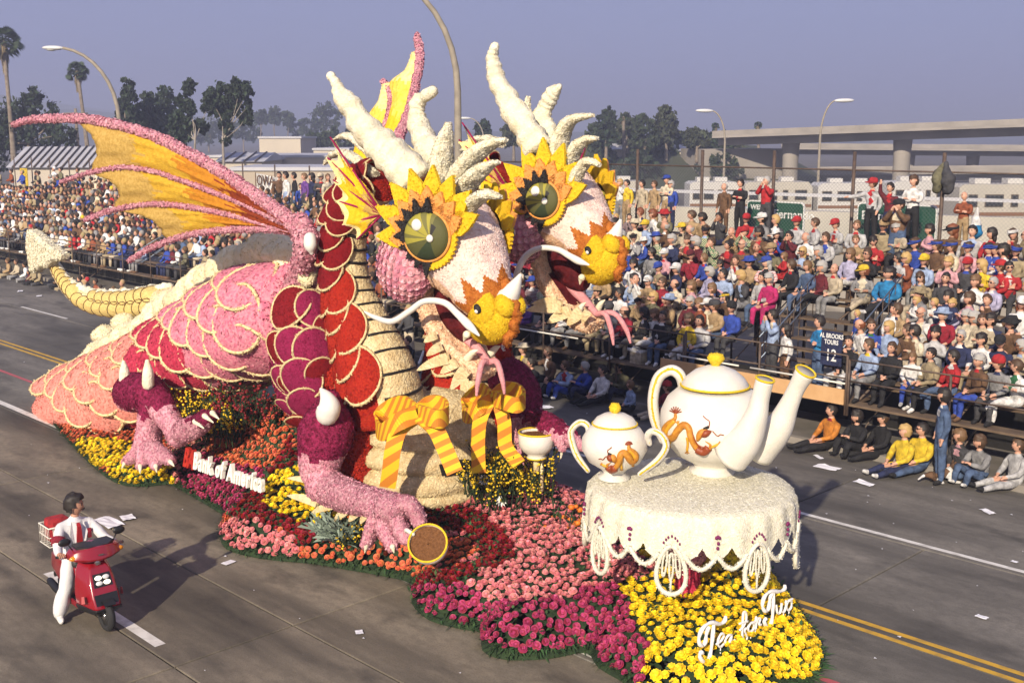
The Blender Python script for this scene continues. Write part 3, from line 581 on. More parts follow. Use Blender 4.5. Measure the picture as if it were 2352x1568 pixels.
ZON = [('yellow', [(178, 1008), (262, 1008), (312, 1020), (312, 1065), (255, 1080), (185, 1066)]), ('yellow', [(250, 1050), (392, 1048), (398, 1118), (330, 1125), (250, 1112)]),
 ('salmon', [(385, 985), (480, 990), (470, 1040), (418, 1060), (410, 1115), (392, 1115), (388, 1040)]),
 ('red', [(666, 1008), (700, 1060), (637, 1074), (603, 1117), (606, 1155), (625, 1182), (738, 1209), (750, 1248), (690, 1256), (678, 1240), (637, 1213), (575, 1194), (530, 1184), (536, 1168), (570, 1134), (613, 1093), (630, 1060)]),
 ('magenta', [(400, 1120), (408, 1062), (440, 1030), (560, 1075), (628, 1070), (612, 1094), (570, 1134), (536, 1168), (535, 1190), (480, 1180), (395, 1130)]),
 ('orange', [(380, 1000), (420, 920), (700, 860), (700, 1040), (628, 1072), (560, 1075), (440, 1030)]),
 ('yellow', [(637, 1074), (700, 1060), (705, 1141), (796, 1190), (800, 1213), (735, 1213), (642, 1189), (604, 1168), (603, 1120)]),
 ('pink', [(495, 1235), (500, 1215), (546, 1187), (600, 1200), (690, 1244), (692, 1268), (650, 1290), (580, 1295), (505, 1265)]),
 ('orange', [(715, 1240), (962, 1225), (968, 1310), (950, 1345), (860, 1340), (715, 1300)]), ('orange', [(950, 1330), (970, 1280), (1010, 1235), (1080, 1240), (1101, 1273), (1055, 1297), (990, 1307)]),
 ('red', [(940, 1180), (1021, 1145), (1099, 1178), (1157, 1219), (1180, 1256), (1173, 1299), (1106, 1309), (1045, 1343), (1001, 1343), (935, 1350), (960, 1317), (1038, 1300), (1101, 1287), (1105, 1270), (1072, 1228), (1000, 1215)]),
 ('pink', [(1100, 1180), (1174, 1140), (1225, 1120), (1290, 1150), (1360, 1180), (1440, 1260), (1520, 1300), (1490, 1324), (1423, 1336), (1361, 1343), (1310, 1370), (1225, 1378), (1123, 1377), (1099, 1353), (1044, 1341), (1106, 1307), (1173, 1297), (1180, 1256), (1157, 1219)]),
 ('magenta', [(930, 1340), (1044, 1341), (1099, 1353), (1123, 1377), (1225, 1378), (1310, 1370), (1361, 1343), (1410, 1338), (1446, 1380), (1450, 1430), (1488, 1490), (1482, 1560), (1440, 1600), (1340, 1570), (1090, 1540), (1080, 1470), (930, 1420)])]
def zone(x, y, z):
    u, v = PIX((x, y, z))
    for k, P in ZON:
        if inpoly(u, v, P): return k
    if x > -10.4 and (u > 1390 or y > 12.4): return 'yellow'
    if x > -13.5: return 'pink'
    if x < -24: return 'orange'
    return 'orange' if y < 12.5 else 'magenta'
M_FL = {k: [mat(f"bloom_{k}_{i}", c, .55, island=.34, hue=.016, spec=.25) for i, c in enumerate(v[3])] for k, v in FK.items()}
rg = random.Random(11); spots = {k: [] for k in FK}; seen = {}
cell = .036; x = min(xs)
cand = []
while x < max(xs):
    y = min(ys)
    while y < max(ys):
        cand.append((x + rg.uniform(-.018, .018), y + rg.uniform(-.018, .018))); y += cell
    x += cell
rg.shuffle(cand); occ = {}
BUSY = [((-15.4, 12.0), 1.6)]
for (x, y) in cand:
    if not inpoly(x, y, EDGE): continue
    d = edist(x, y)
    if d < .03: continue
    if y > 12.9 and x < -15: continue
    z = bedz(x, y, d); k = zone(x, y, z); sp = FK[k][2] * (1.0 if d > .3 else .92); ci, cj = int(x / .12), int(y / .12); ok = True
    for a in (-1, 0, 1):
        for b in (-1, 0, 1):
            for (ox, oy, oz) in occ.get((ci + a, cj + b), ()):
                if (ox - x) ** 2 + (oy - y) ** 2 + (oz - z) ** 2 < sp * sp: ok = False
    if not ok: continue
    occ.setdefault((ci, cj), []).append((x, y, z)); spots[k].append((x, y, z + rg.uniform(-.02, .05), d))
BEDNAME = {'yellow': "chrysanthemum_bed", 'pink': "pink_rose_bed", 'salmon': "salmon_rose_bed", 'red': "red_rose_bed", 'magenta': "magenta_rose_bed", 'orange': "orange_rose_bed"}
for k, S in spots.items():
    proto, r, sp, cols, pname = FK[k]; S.sort(key=lambda s: (Vector(s[:3]) - CAM).dot(FW) + (60 if not (-60 < PIX(s[:3])[0] < 2412 and PIX(s[:3])[1] < 1590) else 0))
    pv_ = np.array(proto.v); nv = len(pv_); bedm = MB(); V = []; F = []; MI = []
    root = None
    def xf(s):
        x, y, z, d = s; rr = r * rg.uniform(.68, 1.25); e = .02
        nx_ = -(bedz(x + .1, y) - bedz(x - .1, y)) / .2 if d < 1.2 else 0; ny_ = -(bedz(x, y + .1) - bedz(x, y - .1)) / .2 if d < 1.2 else 0
        nn = Vector((nx_ * .8 + rg.uniform(-.3, .3), ny_ * .8 + rg.uniform(-.3, .3) - .15, 1)); return Matrix.Translation((x + 16, y - 11.7, z)) @ (frame(nn, (rg.uniform(-1, 1), rg.uniform(-1, 1), 0)) * rr).to_4x4()
    rest = S[300:]
    mats2 = M_FL[k]
    for s in rest:
        Mx = np.array(xf(s)); P = pv_ @ Mx[:3, :3].T + Mx[:3, 3]; b = len(V) * nv; V.append(P); F.extend(tuple(i + b for i in f) for f in proto.f); MI.extend([rg.randrange(2)] * len(proto.f))
    if rest:
        bedm.v = list(map(tuple, np.concatenate(V))); bedm.f = F; bedm.m = MI
    else: bedm.ell((0, 0, .3), (.1, .1, .1), 4, 3)
    bed = bedm.build(BEDNAME[k], mats2, FLO, smooth=False, kind='stuff')
    me = [proto.mesh(pname, mm, False) for mm in mats2]
    for s in S[:300]:
        o = bpy.data.objects.new(pname, me[rg.randrange(2)]); link(o, bed); o.matrix_basis = xf(s)
lv = MB(); rg = random.Random(77)
for i in range(14000):
    k = rg.choice(list(spots)); s = rg.choice(spots[k]); x, y = s[0] + rg.uniform(-.09, .09), s[1] + rg.uniform(-.09, .09); p = Vector((x + 16, y - 11.7, s[2] - .035 + rg.uniform(-.03, .03))); d = Vector((rg.uniform(-1, 1), rg.uniform(-1, 1), rg.uniform(0, .9))).normalized(); w = d.cross(Vector((0, 0, 1))).normalized() * .022; L = rg.uniform(.05, .10)
    lv.add([p, p + d * L * .5 + w, p + d * L, p + d * L * .5 - w], [(0, 1, 2, 3)])
lv.build("bed_leaves", M_GRASS, FLO, smooth=False, kind='stuff')
print("flowers", {k: len(v) for k, v in spots.items()})
# tall filler plants on the float
M_STEM = mat("plant_green", (.022, .045, .014), .8, island=.5); M_YB = mat("mimosa_yellow", (.75, .5, .01), .6, island=.3); M_OB = mat("poppy_orange", (.75, .19, .015), .55, island=.25); M_RB = mat("filler_red", (.22, .01, .015), .6, island=.3); M_GREY = mat("silver_leaf", (.20, .26, .20), .7, island=.4)
def plants(name, u, v, Y, rx, ry, h, ns, nb, bm_, br, seed, z0=None):
    rg = random.Random(seed); c = W(u, v, Y); st = MB(); bl = MB()
    for i in range(ns):
        a = rg.uniform(0, 6.28); k = math.sqrt(rg.random()); x, y = c.x + rx * k * math.cos(a), c.y + ry * k * math.sin(a); zb = c.z - .15
        tip = Vector((x + rg.uniform(-.25, .25), y + rg.uniform(-.25, .25), zb + h * rg.uniform(.55, 1.1))); B = Vector((x, y, zb))
        st.tube([B, B.lerp(tip, .5) + Vector((rg.uniform(-.05, .05),) * 3), tip], [.012, .01, .006], 3, caps=False)
        for j in range(9):
            p = B.lerp(tip, rg.uniform(.1, 1)); d = Vector((rg.uniform(-1, 1), rg.uniform(-1, 1), rg.uniform(.1, 1))).normalized(); w = d.cross(Vector((0, 0, 1))).normalized() * .018; L = rg.uniform(.1, .22)
            st.add([p, p + d * L * .5 + w, p + d * L, p + d * L * .5 - w], [(0, 1, 2, 3)])
        for j in range(nb):
            p = B.lerp(tip, rg.uniform(.45, 1.02)) + Vector((rg.uniform(-.07, .07), rg.uniform(-.07, .07), rg.uniform(-.03, .05))); rr = br * rg.uniform(.7, 1.3)
            bl.ell(p, (rr, rr, rr * .8), 5, 3)
    s = child(st, name, M_STEM, FLO, smooth=False); s['kind'] = 'stuff'; b = child(bl, "blossoms", bm_, s, smooth=True); b['kind'] = 'stuff'
plants("yellow_broom_plant", 1170, 1150, 12.3, .75, .65, 1.0, 90, 12, M_YB, .020, 1)
plants("yellow_broom_plant", 1130, 1120, 11.9, .5, .4, .6, 40, 10, M_YB, .020, 2)
plants("yellow_broom_plant", 480, 985, 10.4, 1.0, .4, .75, 80, 10, M_YB, .024, 3)
plants("red_filler_plant", 560, 950, 10.7, 1.0, .4, .6, 60, 6, M_RB, .03, 4)
plants("orange_poppy_plant", 1330, 1235, 12.4, .55, .5, .55, 34, 2, M_OB, .05, 5)
plants("yellow_broom_plant", 815, 1235, 9.9, .22, .2, .35, 22, 8, M_YB, .018, 6)
q = MB(); rg = random.Random(8); c = W(770, 1225, 9.75)
for i in range(260):
    a = rg.uniform(0, 6.28); L = rg.uniform(.15, .42); e = rg.uniform(.1, 1.1); p = c + Vector((rg.uniform(-.3, .3), rg.uniform(-.15, .15), rg.uniform(-.1, .1))); d = Vector((math.cos(a) * math.cos(e), math.sin(a) * math.cos(e), math.sin(e))); w = d.cross(Vector((0, 0, 1))).normalized() * .02
    q.add([p - w, p + w, p + d * L + w * .6 + Vector((0, 0, -.1 * L)), p + d * L * 1.2 - Vector((0, 0, .25 * L))], [(0, 1, 2, 3)])
child(q, "silver_leaf_plant", M_GREY, FLO, smooth=False)['kind'] = 'stuff'
# silver daisies
for (u, v, Y) in [(1112, 1102, 11.7), (1152, 1150, 11.9)]:
    p = W(u, v, Y); q = MB(); fr = frame((CAM - p).normalized() + Vector((0, 0, .4)))
    for i in range(12):
        a = i * .5236; q.add([fr @ Vector(w) for w in ((0, 0, .01), (math.cos(a - .2) * .07, math.sin(a - .2) * .07, .02), (math.cos(a) * .1, math.sin(a) * .1, .0), (math.cos(a + .2) * .07, math.sin(a + .2) * .07, .02))], [(0, 1, 2, 3)])
    q.ell((0, 0, .01), (.03, .03, .03), 8, 5, m=1); q.v = [tuple(Vector(w) + p) for w in q.v]; child(q, "white_daisy", [mat("daisy_white", (.8, .8, .74), .6), M_YB], FLO)
# ================================================================== DRAGON
DR = thing("two_headed_dragon", "huge two-headed dragon covered in red, pink and cream flowers on the float", "dragon", (-16, 11.7, .3))
def flo(name, c1, c2, sc=14, isl=.22, bump=.7, rough=.75, **k): return mat(name, c1, rough, c2, sc, bump=bump, bscale=sc * 3, island=isl, spec=.15, **k)
C_PINK = flo("petal_pink", (.56, .14, .22), (.70, .28, .33), 10); C_SALM = flo("petal_salmon", (.62, .20, .16), (.74, .32, .25), 9); C_CRIM = flo("petal_crimson", (.40, .022, .055), (.52, .055, .10), 12)
C_MAG = flo("petal_magenta", (.21, .006, .042), (.36, .03, .11), 24); C_DRED = flo("petal_darkred", (.16, .006, .010), (.26, .012, .016), 18); C_RED = flo("petal_red", (.30, .012, .008), (.40, .03, .012), 14)
C_CREAM = flo("petal_cream", (.78, .68, .40), (.84, .77, .54), 10, .16); C_IVORY = flo("petal_ivory", (.76, .69, .48), (.83, .79, .62), 7, .14); C_HUSK = flo("husk_cream", (.66, .50, .26), (.80, .67, .40), 8, .2, 1.0)
C_BURG = flo("petal_burgundy", (.13, .008, .030), (.27, .02, .075), 16, .35); C_LPINK = flo("petal_lightpink", (.54, .20, .27), (.70, .38, .42), 16, .28); C_YEL = flo("petal_yellow", (.78, .47, .012), (.86, .60, .03), 26, .12); C_GOLD = flo("seed_gold", (.44, .27, .06), (.58, .39, .11), 20, .28)
C_FACE = flo("face_blush", (.82, .58, .50), (.88, .72, .62), 12, .1); C_PEACH = flo("face_peach", (.76, .46, .27), (.86, .62, .42), 14, .2); C_BROWN = flo("nose_rust", (.42, .12, .018), (.52, .18, .03), 20, .15); C_ORANGE = flo("petal_orange", (.76, .30, .06), (.80, .38, .11), 20, .1)
C_MOUTH = flo("mouth_dark", (.055, .004, .006), (.12, .012, .014), 6, .1); C_BLACK = mat("seed_black", (.012, .010, .010), .7); C_WHITE = mat("enamel_white", (.76, .74, .67), .55, bump=.15, bscale=20); C_TONGUE = flo("tongue_pink", (.60, .24, .25), (.68, .32, .33), 12, .12); C_RIM = flo("scale_rim", (.72, .55, .26), (.82, .68, .40), 20, .2)
C_RIB = flo("rib_magenta", (.28, .01, .06), (.36, .02, .10), 20, .2)
C_GRN = [mat("eye_green_light", (.34, .30, .035), .7, bump=.3, bscale=60), mat("eye_green_mid", (.16, .15, .035), .7, bump=.3, bscale=60), mat("eye_green_dark", (.085, .085, .02), .7, bump=.3, bscale=60), mat("eye_green_deep", (.025, .04, .014), .7, bump=.3, bscale=60)]
def part(mb, name, mats, par=None, **k): return child(mb, name, mats, par or DR, **k)
def WL(P): return [(*W(u, v, y), r) for (u, v, y, r) in P]
# ---- body
q = MB(); axis = crom(WL([(145, 975, 11.7, .74), (210, 948, 11.7, 1.10), (300, 912, 11.7, 1.18), (395, 862, 11.75, 1.08), (485, 802, 11.75, 1.0), (575, 752, 11.75, 1.0), (655, 722, 11.75, 1.02), (740, 715, 11.75, 1.0)]), 6)
pts = [Vector(a[:3]) for a in axis]; r = [a[3] for a in axis]; t0 = (pts[0] - pts[1]).normalized(); pts = [pts[0] + t0 * .45, pts[0] + t0 * .3] + pts; r = [r[0] * .35, r[0] * .75] + r
q.tube(pts, r, 28, 0, True, el=[(1.25, 1)] * len(pts), up=(0, 0, 1)); BODY = q.bvh()
for i, f in enumerate(q.f):
    c = sum((Vector(q.v[j]) for j in f), Vector()) / len(f); u = PIX((c.x, 11.7, c.z))[0] + 14 * mnoise.noise(c * 2)
    q.m[i] = 0 if u < 360 else (1 if u < 440 else 2)
q.fluff(26000, .04, seed=2); body = part(q, "body", [C_SALM, C_CRIM, C_PINK])
STEMP = {}; C_TRIM_ = flo("tail_rim", (.10, .05, .015), (.16, .08, .02), 20, .2); C_TAILY = flo("tail_yellow", (.74, .54, .16), (.82, .66, .28), 14, .15)
def scale_disc(mb_list, p, nrm, tail, rad, mm, name, par, lift=.16, asp=1.08):
    # a padded disc lying on the surface, its tail-ward edge lifted, with a cream rim; alike scales share one mesh
    nrm = nrm.normalized(); t = (tail - nrm * tail.dot(nrm)).normalized(); z = (nrm + t * -lift).normalized(); t = (t - z * t.dot(z)).normalized(); s = z.cross(t); O = p + nrm * (.03 + lift * rad * .12)
    var = rgd.randrange(3); key = (mm.name, var, name)
    cv = {'neck_scale': .42, 'body_scale': .2, 'tail_scale': .35}.get(name, .22)
    if key not in STEMP:
        q = MB(); n = 30; rows = [(1.0, -.12), (1.0, .0), (.95, .05), (.6, .10), (.02, .13)]
        for k, (f, h) in enumerate(rows):
            for j in range(n): a = 2 * math.pi * j / n; w = Vector((math.cos(a) * f, math.sin(a) * f, h)); w = w + Vector((0, 0, -cv * w.y * w.y)); q.v.append(tuple(w * (1 + .02 * mnoise.noise(w * 3 + Vector((var, 0, 0)))) + Vector((0, 0, .03 * mnoise.noise(w * 4 + Vector((0, var * 5, 0)))))))
        for k in range(4):
            for j in range(n): q.f.append((k * n + j, k * n + (j + 1) % n, (k + 1) * n + (j + 1) % n, (k + 1) * n + j)); q.m.append(0)
        q.fluff(420, .09, seed=var + 3, lift=.12, tilt=.4)
        ring = [Vector((math.cos(a), math.sin(a), .035 - cv * math.sin(a) ** 2 + .03 * mnoise.noise(Vector((math.cos(a) * 6, math.sin(a) * 6, var))))) for a in [2 * math.pi * j / 48 for j in range(49)]]
        b0 = len(q.f); q.tube(ring, .052, 5, m=1, caps=False); q.fluff(260, .075, m=1, seed=5, faces=lambda i: i >= b0, lift=.3); STEMP[key] = q.mesh(name, [mm, C_TRIM_ if name == 'tail_scale' else C_RIM])
    o = bpy.data.objects.new(name, STEMP[key]); link(o, par); R3 = Matrix(((t.x * rad * asp, s.x * rad, z.x * rad, O.x), (t.y * rad * asp, s.y * rad, z.y * rad, O.y), (t.z * rad * asp, s.z * rad, z.z * rad, O.z), (0, 0, 0, 1)))
    o.matrix_basis = WM(par).inverted() @ R3; return o
def cast(bv, u, v):
    d = ray(u, v).normalized(); h = bv.ray_cast(CAM, d)
    if h[0] is None: return None, None
    return h[0], (h[1] if h[1].dot(d) < 0 else -h[1])
Cc = lambda x, y, r: (.342 * x, 517 + .342 * y, .342 * r)
rgd = random.Random(5); TAILV = Vector((-1, 0, -.45))
SM = [C_SALM, C_CRIM, C_PINK]
cl = [0]
for a_, b_ in zip(pts[:-1], pts[1:]): cl.append(cl[-1] + (b_ - a_).length)
d_ = .25; col_ = 0
while d_ < cl[-1] - .35:
    i = max(k for k in range(len(cl)) if cl[k] <= d_); i = min(i, len(pts) - 2); f = (d_ - cl[i]) / max(1e-6, cl[i + 1] - cl[i]); c = pts[i].lerp(pts[i + 1], f); rr = r[i] + (r[i + 1] - r[i]) * f; tv = (pts[i + 1] - pts[i]).normalized(); sd = Vector((0, 0, 1)).cross(tv).normalized(); upv = tv.cross(sd)
    for side in (-1, 1):
        for k in range(5):
            an = R_(56 - 36 * k - (18 if col_ % 2 else 0)); dr = sd * -side * math.cos(an) * 1.25 + upv * math.sin(an); p = c + dr * rr; nn = (sd * -side * math.cos(an) / 1.25 + upv * math.sin(an)).normalized()
            if p.z < .75: continue
            u, v_ = PIX((p.x, min(p.y, 23.5 - p.y), p.z)); u += rgd.uniform(-14, 14); kk = 0 if u < 335 else (1 if u < 440 + .5 * (v_ - 800) else 2)
            scale_disc(None, p, nn, (tv * -1 - upv * .55), rgd.uniform(.47, .55) * min(1.1, rr + .1), SM[kk], "body_scale", body, lift=.20)
    d_ += .56; col_ += 1
# ---- cream ridge along the back
def puffs(L, name, mm, nz=.05, fl=2500, fs=.035):
    q = MB()
    for (u, v, y, rx, ry, rz) in L: q.ell(W(u, v, y), (rx, ry, rz), 20, 12)
    q.noise(nz, 4); q.fluff(fl, fs, seed=len(L)); return part(q, name, mm)
RL = crom([(215, 832, 11.6, .32), (250, 812, 11.6, .40), (300, 788, 11.6, .42), (350, 756, 11.6, .42), (405, 712, 11.6, .44), (452, 678, 11.6, .42), (500, 642, 11.6, .42), (545, 616, 11.6, .40), (590, 597, 11.6, .40), (635, 584, 11.6, .42), (672, 594, 11.5, .34)], 2)
puffs([(u, v, y, rr * 1.25, rr * 1.1, rr * (1.0 + .14 * math.sin(i * 1.9))) for i, (u, v, y, rr) in enumerate(RL)], "back_ridge", C_CREAM, fl=14000)
puffs([(240, 770, 12.2, .32, .3, .24), (285, 742, 12.3, .32, .3, .24)], "back_ridge", C_CREAM, fl=1200)
puffs([(705, 620, 10.8, .17, .15, .28), (690, 650, 11.0, .2, .2, .2)], "back_ridge", C_CREAM, fl=600)
# ---- tail
tl = WL([(480, 730, 12.6, .5), (420, 700, 12.7, .42), (350, 697, 12.75, .33), (280, 702, 12.75, .30), (215, 695, 12.7, .27), (165, 668, 12.6, .21), (135, 630, 12.5, .16), (118, 600, 12.4, .12)])
q = MB(); q.limb(tl, 14, sub=7); TB = q.bvh(); q.fluff(5000, .035, seed=9, lift=.15); tail = part(q, "tail", C_HUSK)
ax = crom(tl, 7)
for i in range(12, len(ax) - 4, 2):
    p = Vector(ax[i][:3]); r0 = ax[i][3]; tv = (Vector(ax[i + 1][:3]) - p).normalized(); big = r0 > .24
    for sgn in ((-.5, .25) if big else (-.1,)):
        d = (CAM - p); d = (d - tv * d.dot(tv)).normalized(); upv = tv.cross(d); nn = (d * math.cos(sgn * 1.6) + upv * math.sin(sgn * 1.6) * (-1)).normalized()
        if nn.dot(Vector((0, 0, 1))) > .9: continue
        o = scale_disc(None, p + nn * r0 * .94, nn, tv, r0 * (.72 if big else .95), C_TAILY, "tail_scale", tail, lift=.32)
ra = MB()
for i in range(10, len(ax) - 1): ra.ell(Vector(ax[i][:3]) + Vector((0, 0, ax[i][3] * .95)), (.14, .12, .11 + .02 * (i % 3)), 8, 6)
ra.noise(.04, 9); ra.fluff(2500, .03, seed=4, lift=.2); part(ra, "crest", C_IVORY, tail)
arrow = [W(u, v, 12.3) for (u, v) in [(72, 528), (84, 530), (112, 556), (152, 585), (150, 594), (125, 600), (116, 614), (106, 612), (95, 618), (82, 627), (78, 622), (72, 580), (70, 545)]]
c = sum(arrow, Vector()) / len(arrow); q = MB(); na = len(arrow)
ytab = [(-.16, .86), (-.1, 1), (.1, 1), (.16, .86)]
for (dy, k) in ytab: q.v.extend(tuple(c + (a - c) * k + Vector((0, dy, 0))) for a in arrow)
for r_ in range(3):
    for i in range(na): q.f.append((r_ * na + i, r_ * na + (i + 1) % na, (r_ + 1) * na + (i + 1) % na, (r_ + 1) * na + i)); q.m.append(0)
q.f.append(tuple(range(na))[::-1]); q.f.append(tuple(range(3 * na, 4 * na))); q.m += [0, 0]; q.fluff(4500, .05, seed=3, lift=.25, tilt=.6); part(q, "tail_tip", C_IVORY, tail, smooth=False)
# ---- wings
def wing(name, spar, ribs, membs, seed, WMAT, th_):
    q = MB(); q.limb(WL(spar), 10, sub=6); q.noise(.03, 9); q.fluff(9000, .042, seed=seed, lift=.3, tilt=.7); w = part(q, name, C_LPINK)
    for rb in ribs: q = MB(); q.limb(WL(rb), 8, sub=6); q.fluff(2200, .036, seed=seed + 1, lift=.3); part(q, "wing_rib", C_LPINK, w)
    for top, bot, hook in membs:
        A = crom([W(*p) for p in top], 8); B = crom([W(*p) for p in bot], 8); n = 40; m_ = 14; q = MB()
        pick = lambda P, f: Vector(P[min(len(P) - 1, int(f * (len(P) - 1)))]).lerp(Vector(P[min(len(P) - 1, int(f * (len(P) - 1)) + 1)]), f * (len(P) - 1) % 1)
        for s in (0, 1):
            for i in range(n + 1):
                for j in range(m_ + 1):
                    f, g2 = i / n, j / m_; a, b = pick(A, f), pick(B, f); p = a.lerp(b, g2)
                    if hook: p += (pick(A, min(1, f + hook * math.sin(g2 * math.pi) * (1 - f) ** 3)) - a) * (1 - g2) + (pick(B, min(1, f + hook * math.sin(g2 * math.pi) * (1 - f) ** 3)) - b) * g2
                    p += Vector((0, -.10 * math.sin(g2 * math.pi) + .05 * mnoise.noise(Vector((f * 6, g2 * 9, seed))) + s * .05, 0)); q.v.append(tuple(p))
            for i in range(n):
                for j in range(m_):
                    b = s * (n + 1) * (m_ + 1); a = b + i * (m_ + 1) + j; F = (a, a + 1, a + m_ + 2, a + m_ + 1); q.f.append(F if s else F[::-1]); f = i / n + .10 * mnoise.noise(Vector((i * .35, j * .7, seed)))
                    q.m.append(0 if f < th_[0] else (1 if f < th_[1] else (2 if f < th_[2] else 3)))
        k = (n + 1) * (m_ + 1)
        for i in range(n):
            for j in (0, m_): a = i * (m_ + 1) + j; q.f.append((a, a + m_ + 1, a + m_ + 1 + k, a + k)); q.m.append(0)
        for j in range(m_): q.f.append((j, j + 1, j + 1 + k, j + k)); q.m.append(0)
        q.fluff(9000, .035, seed=seed + 3, lift=.15, tilt=.5); part(q, "wing_membrane", WMAT, w)
    return w
def YW(u, v): # the near wing leans out towards the near side of the road with distance from its root
    return 10.5 - 1.7 * min(1, max(0, (715 - u) / 690.)) + .6 * max(0, (v - 420) / 180.) * max(0, (600 - u) / 400.) * .4
Wp = lambda L: [(u, v, YW(u, v)) for (u, v) in L]; Wr = lambda L, a, b: [(u, v, YW(u, v) - .03, a + (b - a) * i / (len(L) - 1)) for i, (u, v) in enumerate(L)]
S1 = [(29, 286), (85, 274), (171, 272), (256, 284), (342, 308), (427, 348), (513, 399), (598, 456), (670, 512), (712, 548)]
R2 = [(140, 418), (205, 397), (274, 385), (342, 391), (410, 412), (479, 437), (564, 471), (650, 512), (690, 530)]; R3 = [(197, 505), (256, 483), (342, 469), (410, 472), (479, 483), (564, 503), (633, 524), (690, 535)]; R4 = [(297, 599), (340, 573), (386, 554), (445, 537), (530, 527), (633, 527), (690, 540)]
rs = [(u, v, YW(u, v), r) for (u, v), r in zip(S1, [.035, .06, .075, .08, .08, .085, .09, .10, .13, .16])]
wing1 = wing("wing", rs, [Wr(R2, .03, .045), Wr(R3, .04, .045), Wr(R4, .04, .06)], [(Wp(S1[2:-1]), Wp(R2[1:]), .09), (Wp(R2[1:]), Wp(R3[1:]), .10), (Wp(R3[1:]), Wp(R4[2:]), .12)], 1, [C_GOLD, flo("wing_amber", (.54, .31, .025), (.64, .40, .04), 14, .25), flo("wing_ochre", (.46, .18, .015), (.56, .24, .02), 16, .2), flo("wing_rust", (.20, .03, .012), (.28, .055, .015), 16, .2)], (.22, .46, .66))
q = MB(); q.limb(WL([(690, 520, 10.5, .2), (705, 560, 10.5, .2), (700, 610, 10.8, .22), (690, 660, 11.2, .3)]), 10); q.fluff(1800, .06, seed=3); part(q, "wing_root", C_LPINK, wing1)
q = MB(); q.limb(WL([(712, 548, 10.3, .10), (713, 565, 10.28, .10), (716, 580, 10.3, .04)]), 10); part(q, "thumb_claw", C_WHITE, wing1)
S2 = [(958, 80), (963, 115), (963, 150), (955, 191), (941, 252), (924, 297), (905, 342), (880, 400), (850, 460)]; Y2 = lambda u, v: 14.4 - 1.7 * (v - 80) / 400
L2 = [(951, 126), (931, 160), (896, 188), (900, 225), (892, 266), (878, 303), (865, 345), (850, 400), (835, 450)]; L3 = [(883, 200), (868, 232), (852, 255), (835, 275), (820, 300), (815, 330), (812, 360), (815, 400), (820, 450)]
wing2 = wing("wing", [(u, v, Y2(u, v), r) for (u, v), r in zip(S2, [.045, .065, .065, .07, .075, .085, .09, .1, .11])], [[(u, v, Y2(u, v), .05) for u, v in [(880, 188), (890, 200), (897, 225), (892, 266), (878, 303), (865, 345), (850, 400)]]],
    [([(u, v, Y2(u, v)) for u, v in S2[1:]], [(u, v, Y2(u, v)) for u, v in L2[:-1]], 0), ([(u, v, Y2(u, v)) for u, v in L2[2:]], [(u, v, Y2(u, v)) for u, v in L3[:-2]], 0)], 5, [flo("wing_pale", (.78, .62, .22), (.84, .72, .36), 14, .12), flo("wing_lemon", (.80, .54, .06), (.86, .64, .12), 14, .15), flo("wing_yellow", (.80, .48, .02), (.86, .56, .03), 14, .15), C_GOLD], (.25, .5, .85))
# ---- shoulder shell
q = MB(); sc_ = W(712, 835, 10.85); q.ell((0, 0, 0), (.72, .62, 1.15), 24, 16, M=Matrix.Translation(sc_) @ Matrix.Rotation(-.12, 4, 'Y')); SH = q.bvh(); q.fluff(5000, .05, seed=4); sh = part(q, "shoulder", C_MAG)
for (x, y, rr, k) in [(1900, 1420, 90, 1), (1990, 1400, 85, 1), (1920, 1220, 60, 0), (2060, 1200, 105, 0), (1840, 1090, 60, 1), (1910, 1040, 85, 0), (2030, 1030, 118, 0), (2160, 1000, 95, 1), (1880, 830, 95, 1), (1980, 820, 112, 0), (2110, 840, 120, 0), (2110, 570, 112, 0), (1950, 560, 135, 1), (2190, 700, 80, 1)]:
    u, v, pr = Cc(x, y, rr); p, nn = cast(SH, min(max(u, 628), 800), v)
    if p is None: u2 = .6 * u + .4 * 712; v2 = .85 * v + .15 * 835; p, nn = cast(SH, u2, v2)
    if p is None: continue
    scale_disc(None, p, nn, Vector((-.6, -.1, .75)), pr / (FPX / (p - CAM).dot(FW)) * 1.18, [C_MAG, C_DRED][k], "shoulder_scale", sh, lift=.2)
# ---- necks
NK = []
def neck(P, tilt):
    q = MB(); ax = crom(WL(P), 8); pts = [Vector(a[:3]) for a in ax]; r = [a[3] for a in ax]; n = 32
    q.tube(pts, r, n, 0, True, up=(0, 1, 0)); front = Vector((math.cos(tilt), math.sin(tilt), 0))
    fi = 0
    for i in range(len(pts) - 1):
        for j in range(n):
            c = sum((Vector(q.v[w]) for w in q.f[fi]), Vector()) / 4 - pts[i].lerp(pts[i + 1], .5); c.normalize(); q.m[fi] = 1 if c.dot(front) > -.05 + .0 * i else 0; fi += 1
    bv = q.bvh(); q.fluff(12000, .035, seed=6, tilt=.3, lift=.12); nk = part(q, "neck", [C_RED, C_HUSK]); NK.append((nk, pts, r, front, bv)); return nk
n2 = neck([(1150, 395, 13.25, .34), (1105, 480, 13.25, .36), (1075, 600, 13.25, .40), (1060, 740, 13.1, .50), (1065, 850, 12.9, .62), (1060, 960, 12.7, .70)], .75)
n1 = neck([(868, 415, 11.0, .36), (812, 470, 11.0, .34), (794, 560, 11.0, .33), (800, 660, 11.0, .38), (832, 760, 11.05, .50), (868, 860, 11.1, .62), (890, 960, 11.2, .66)], .75)
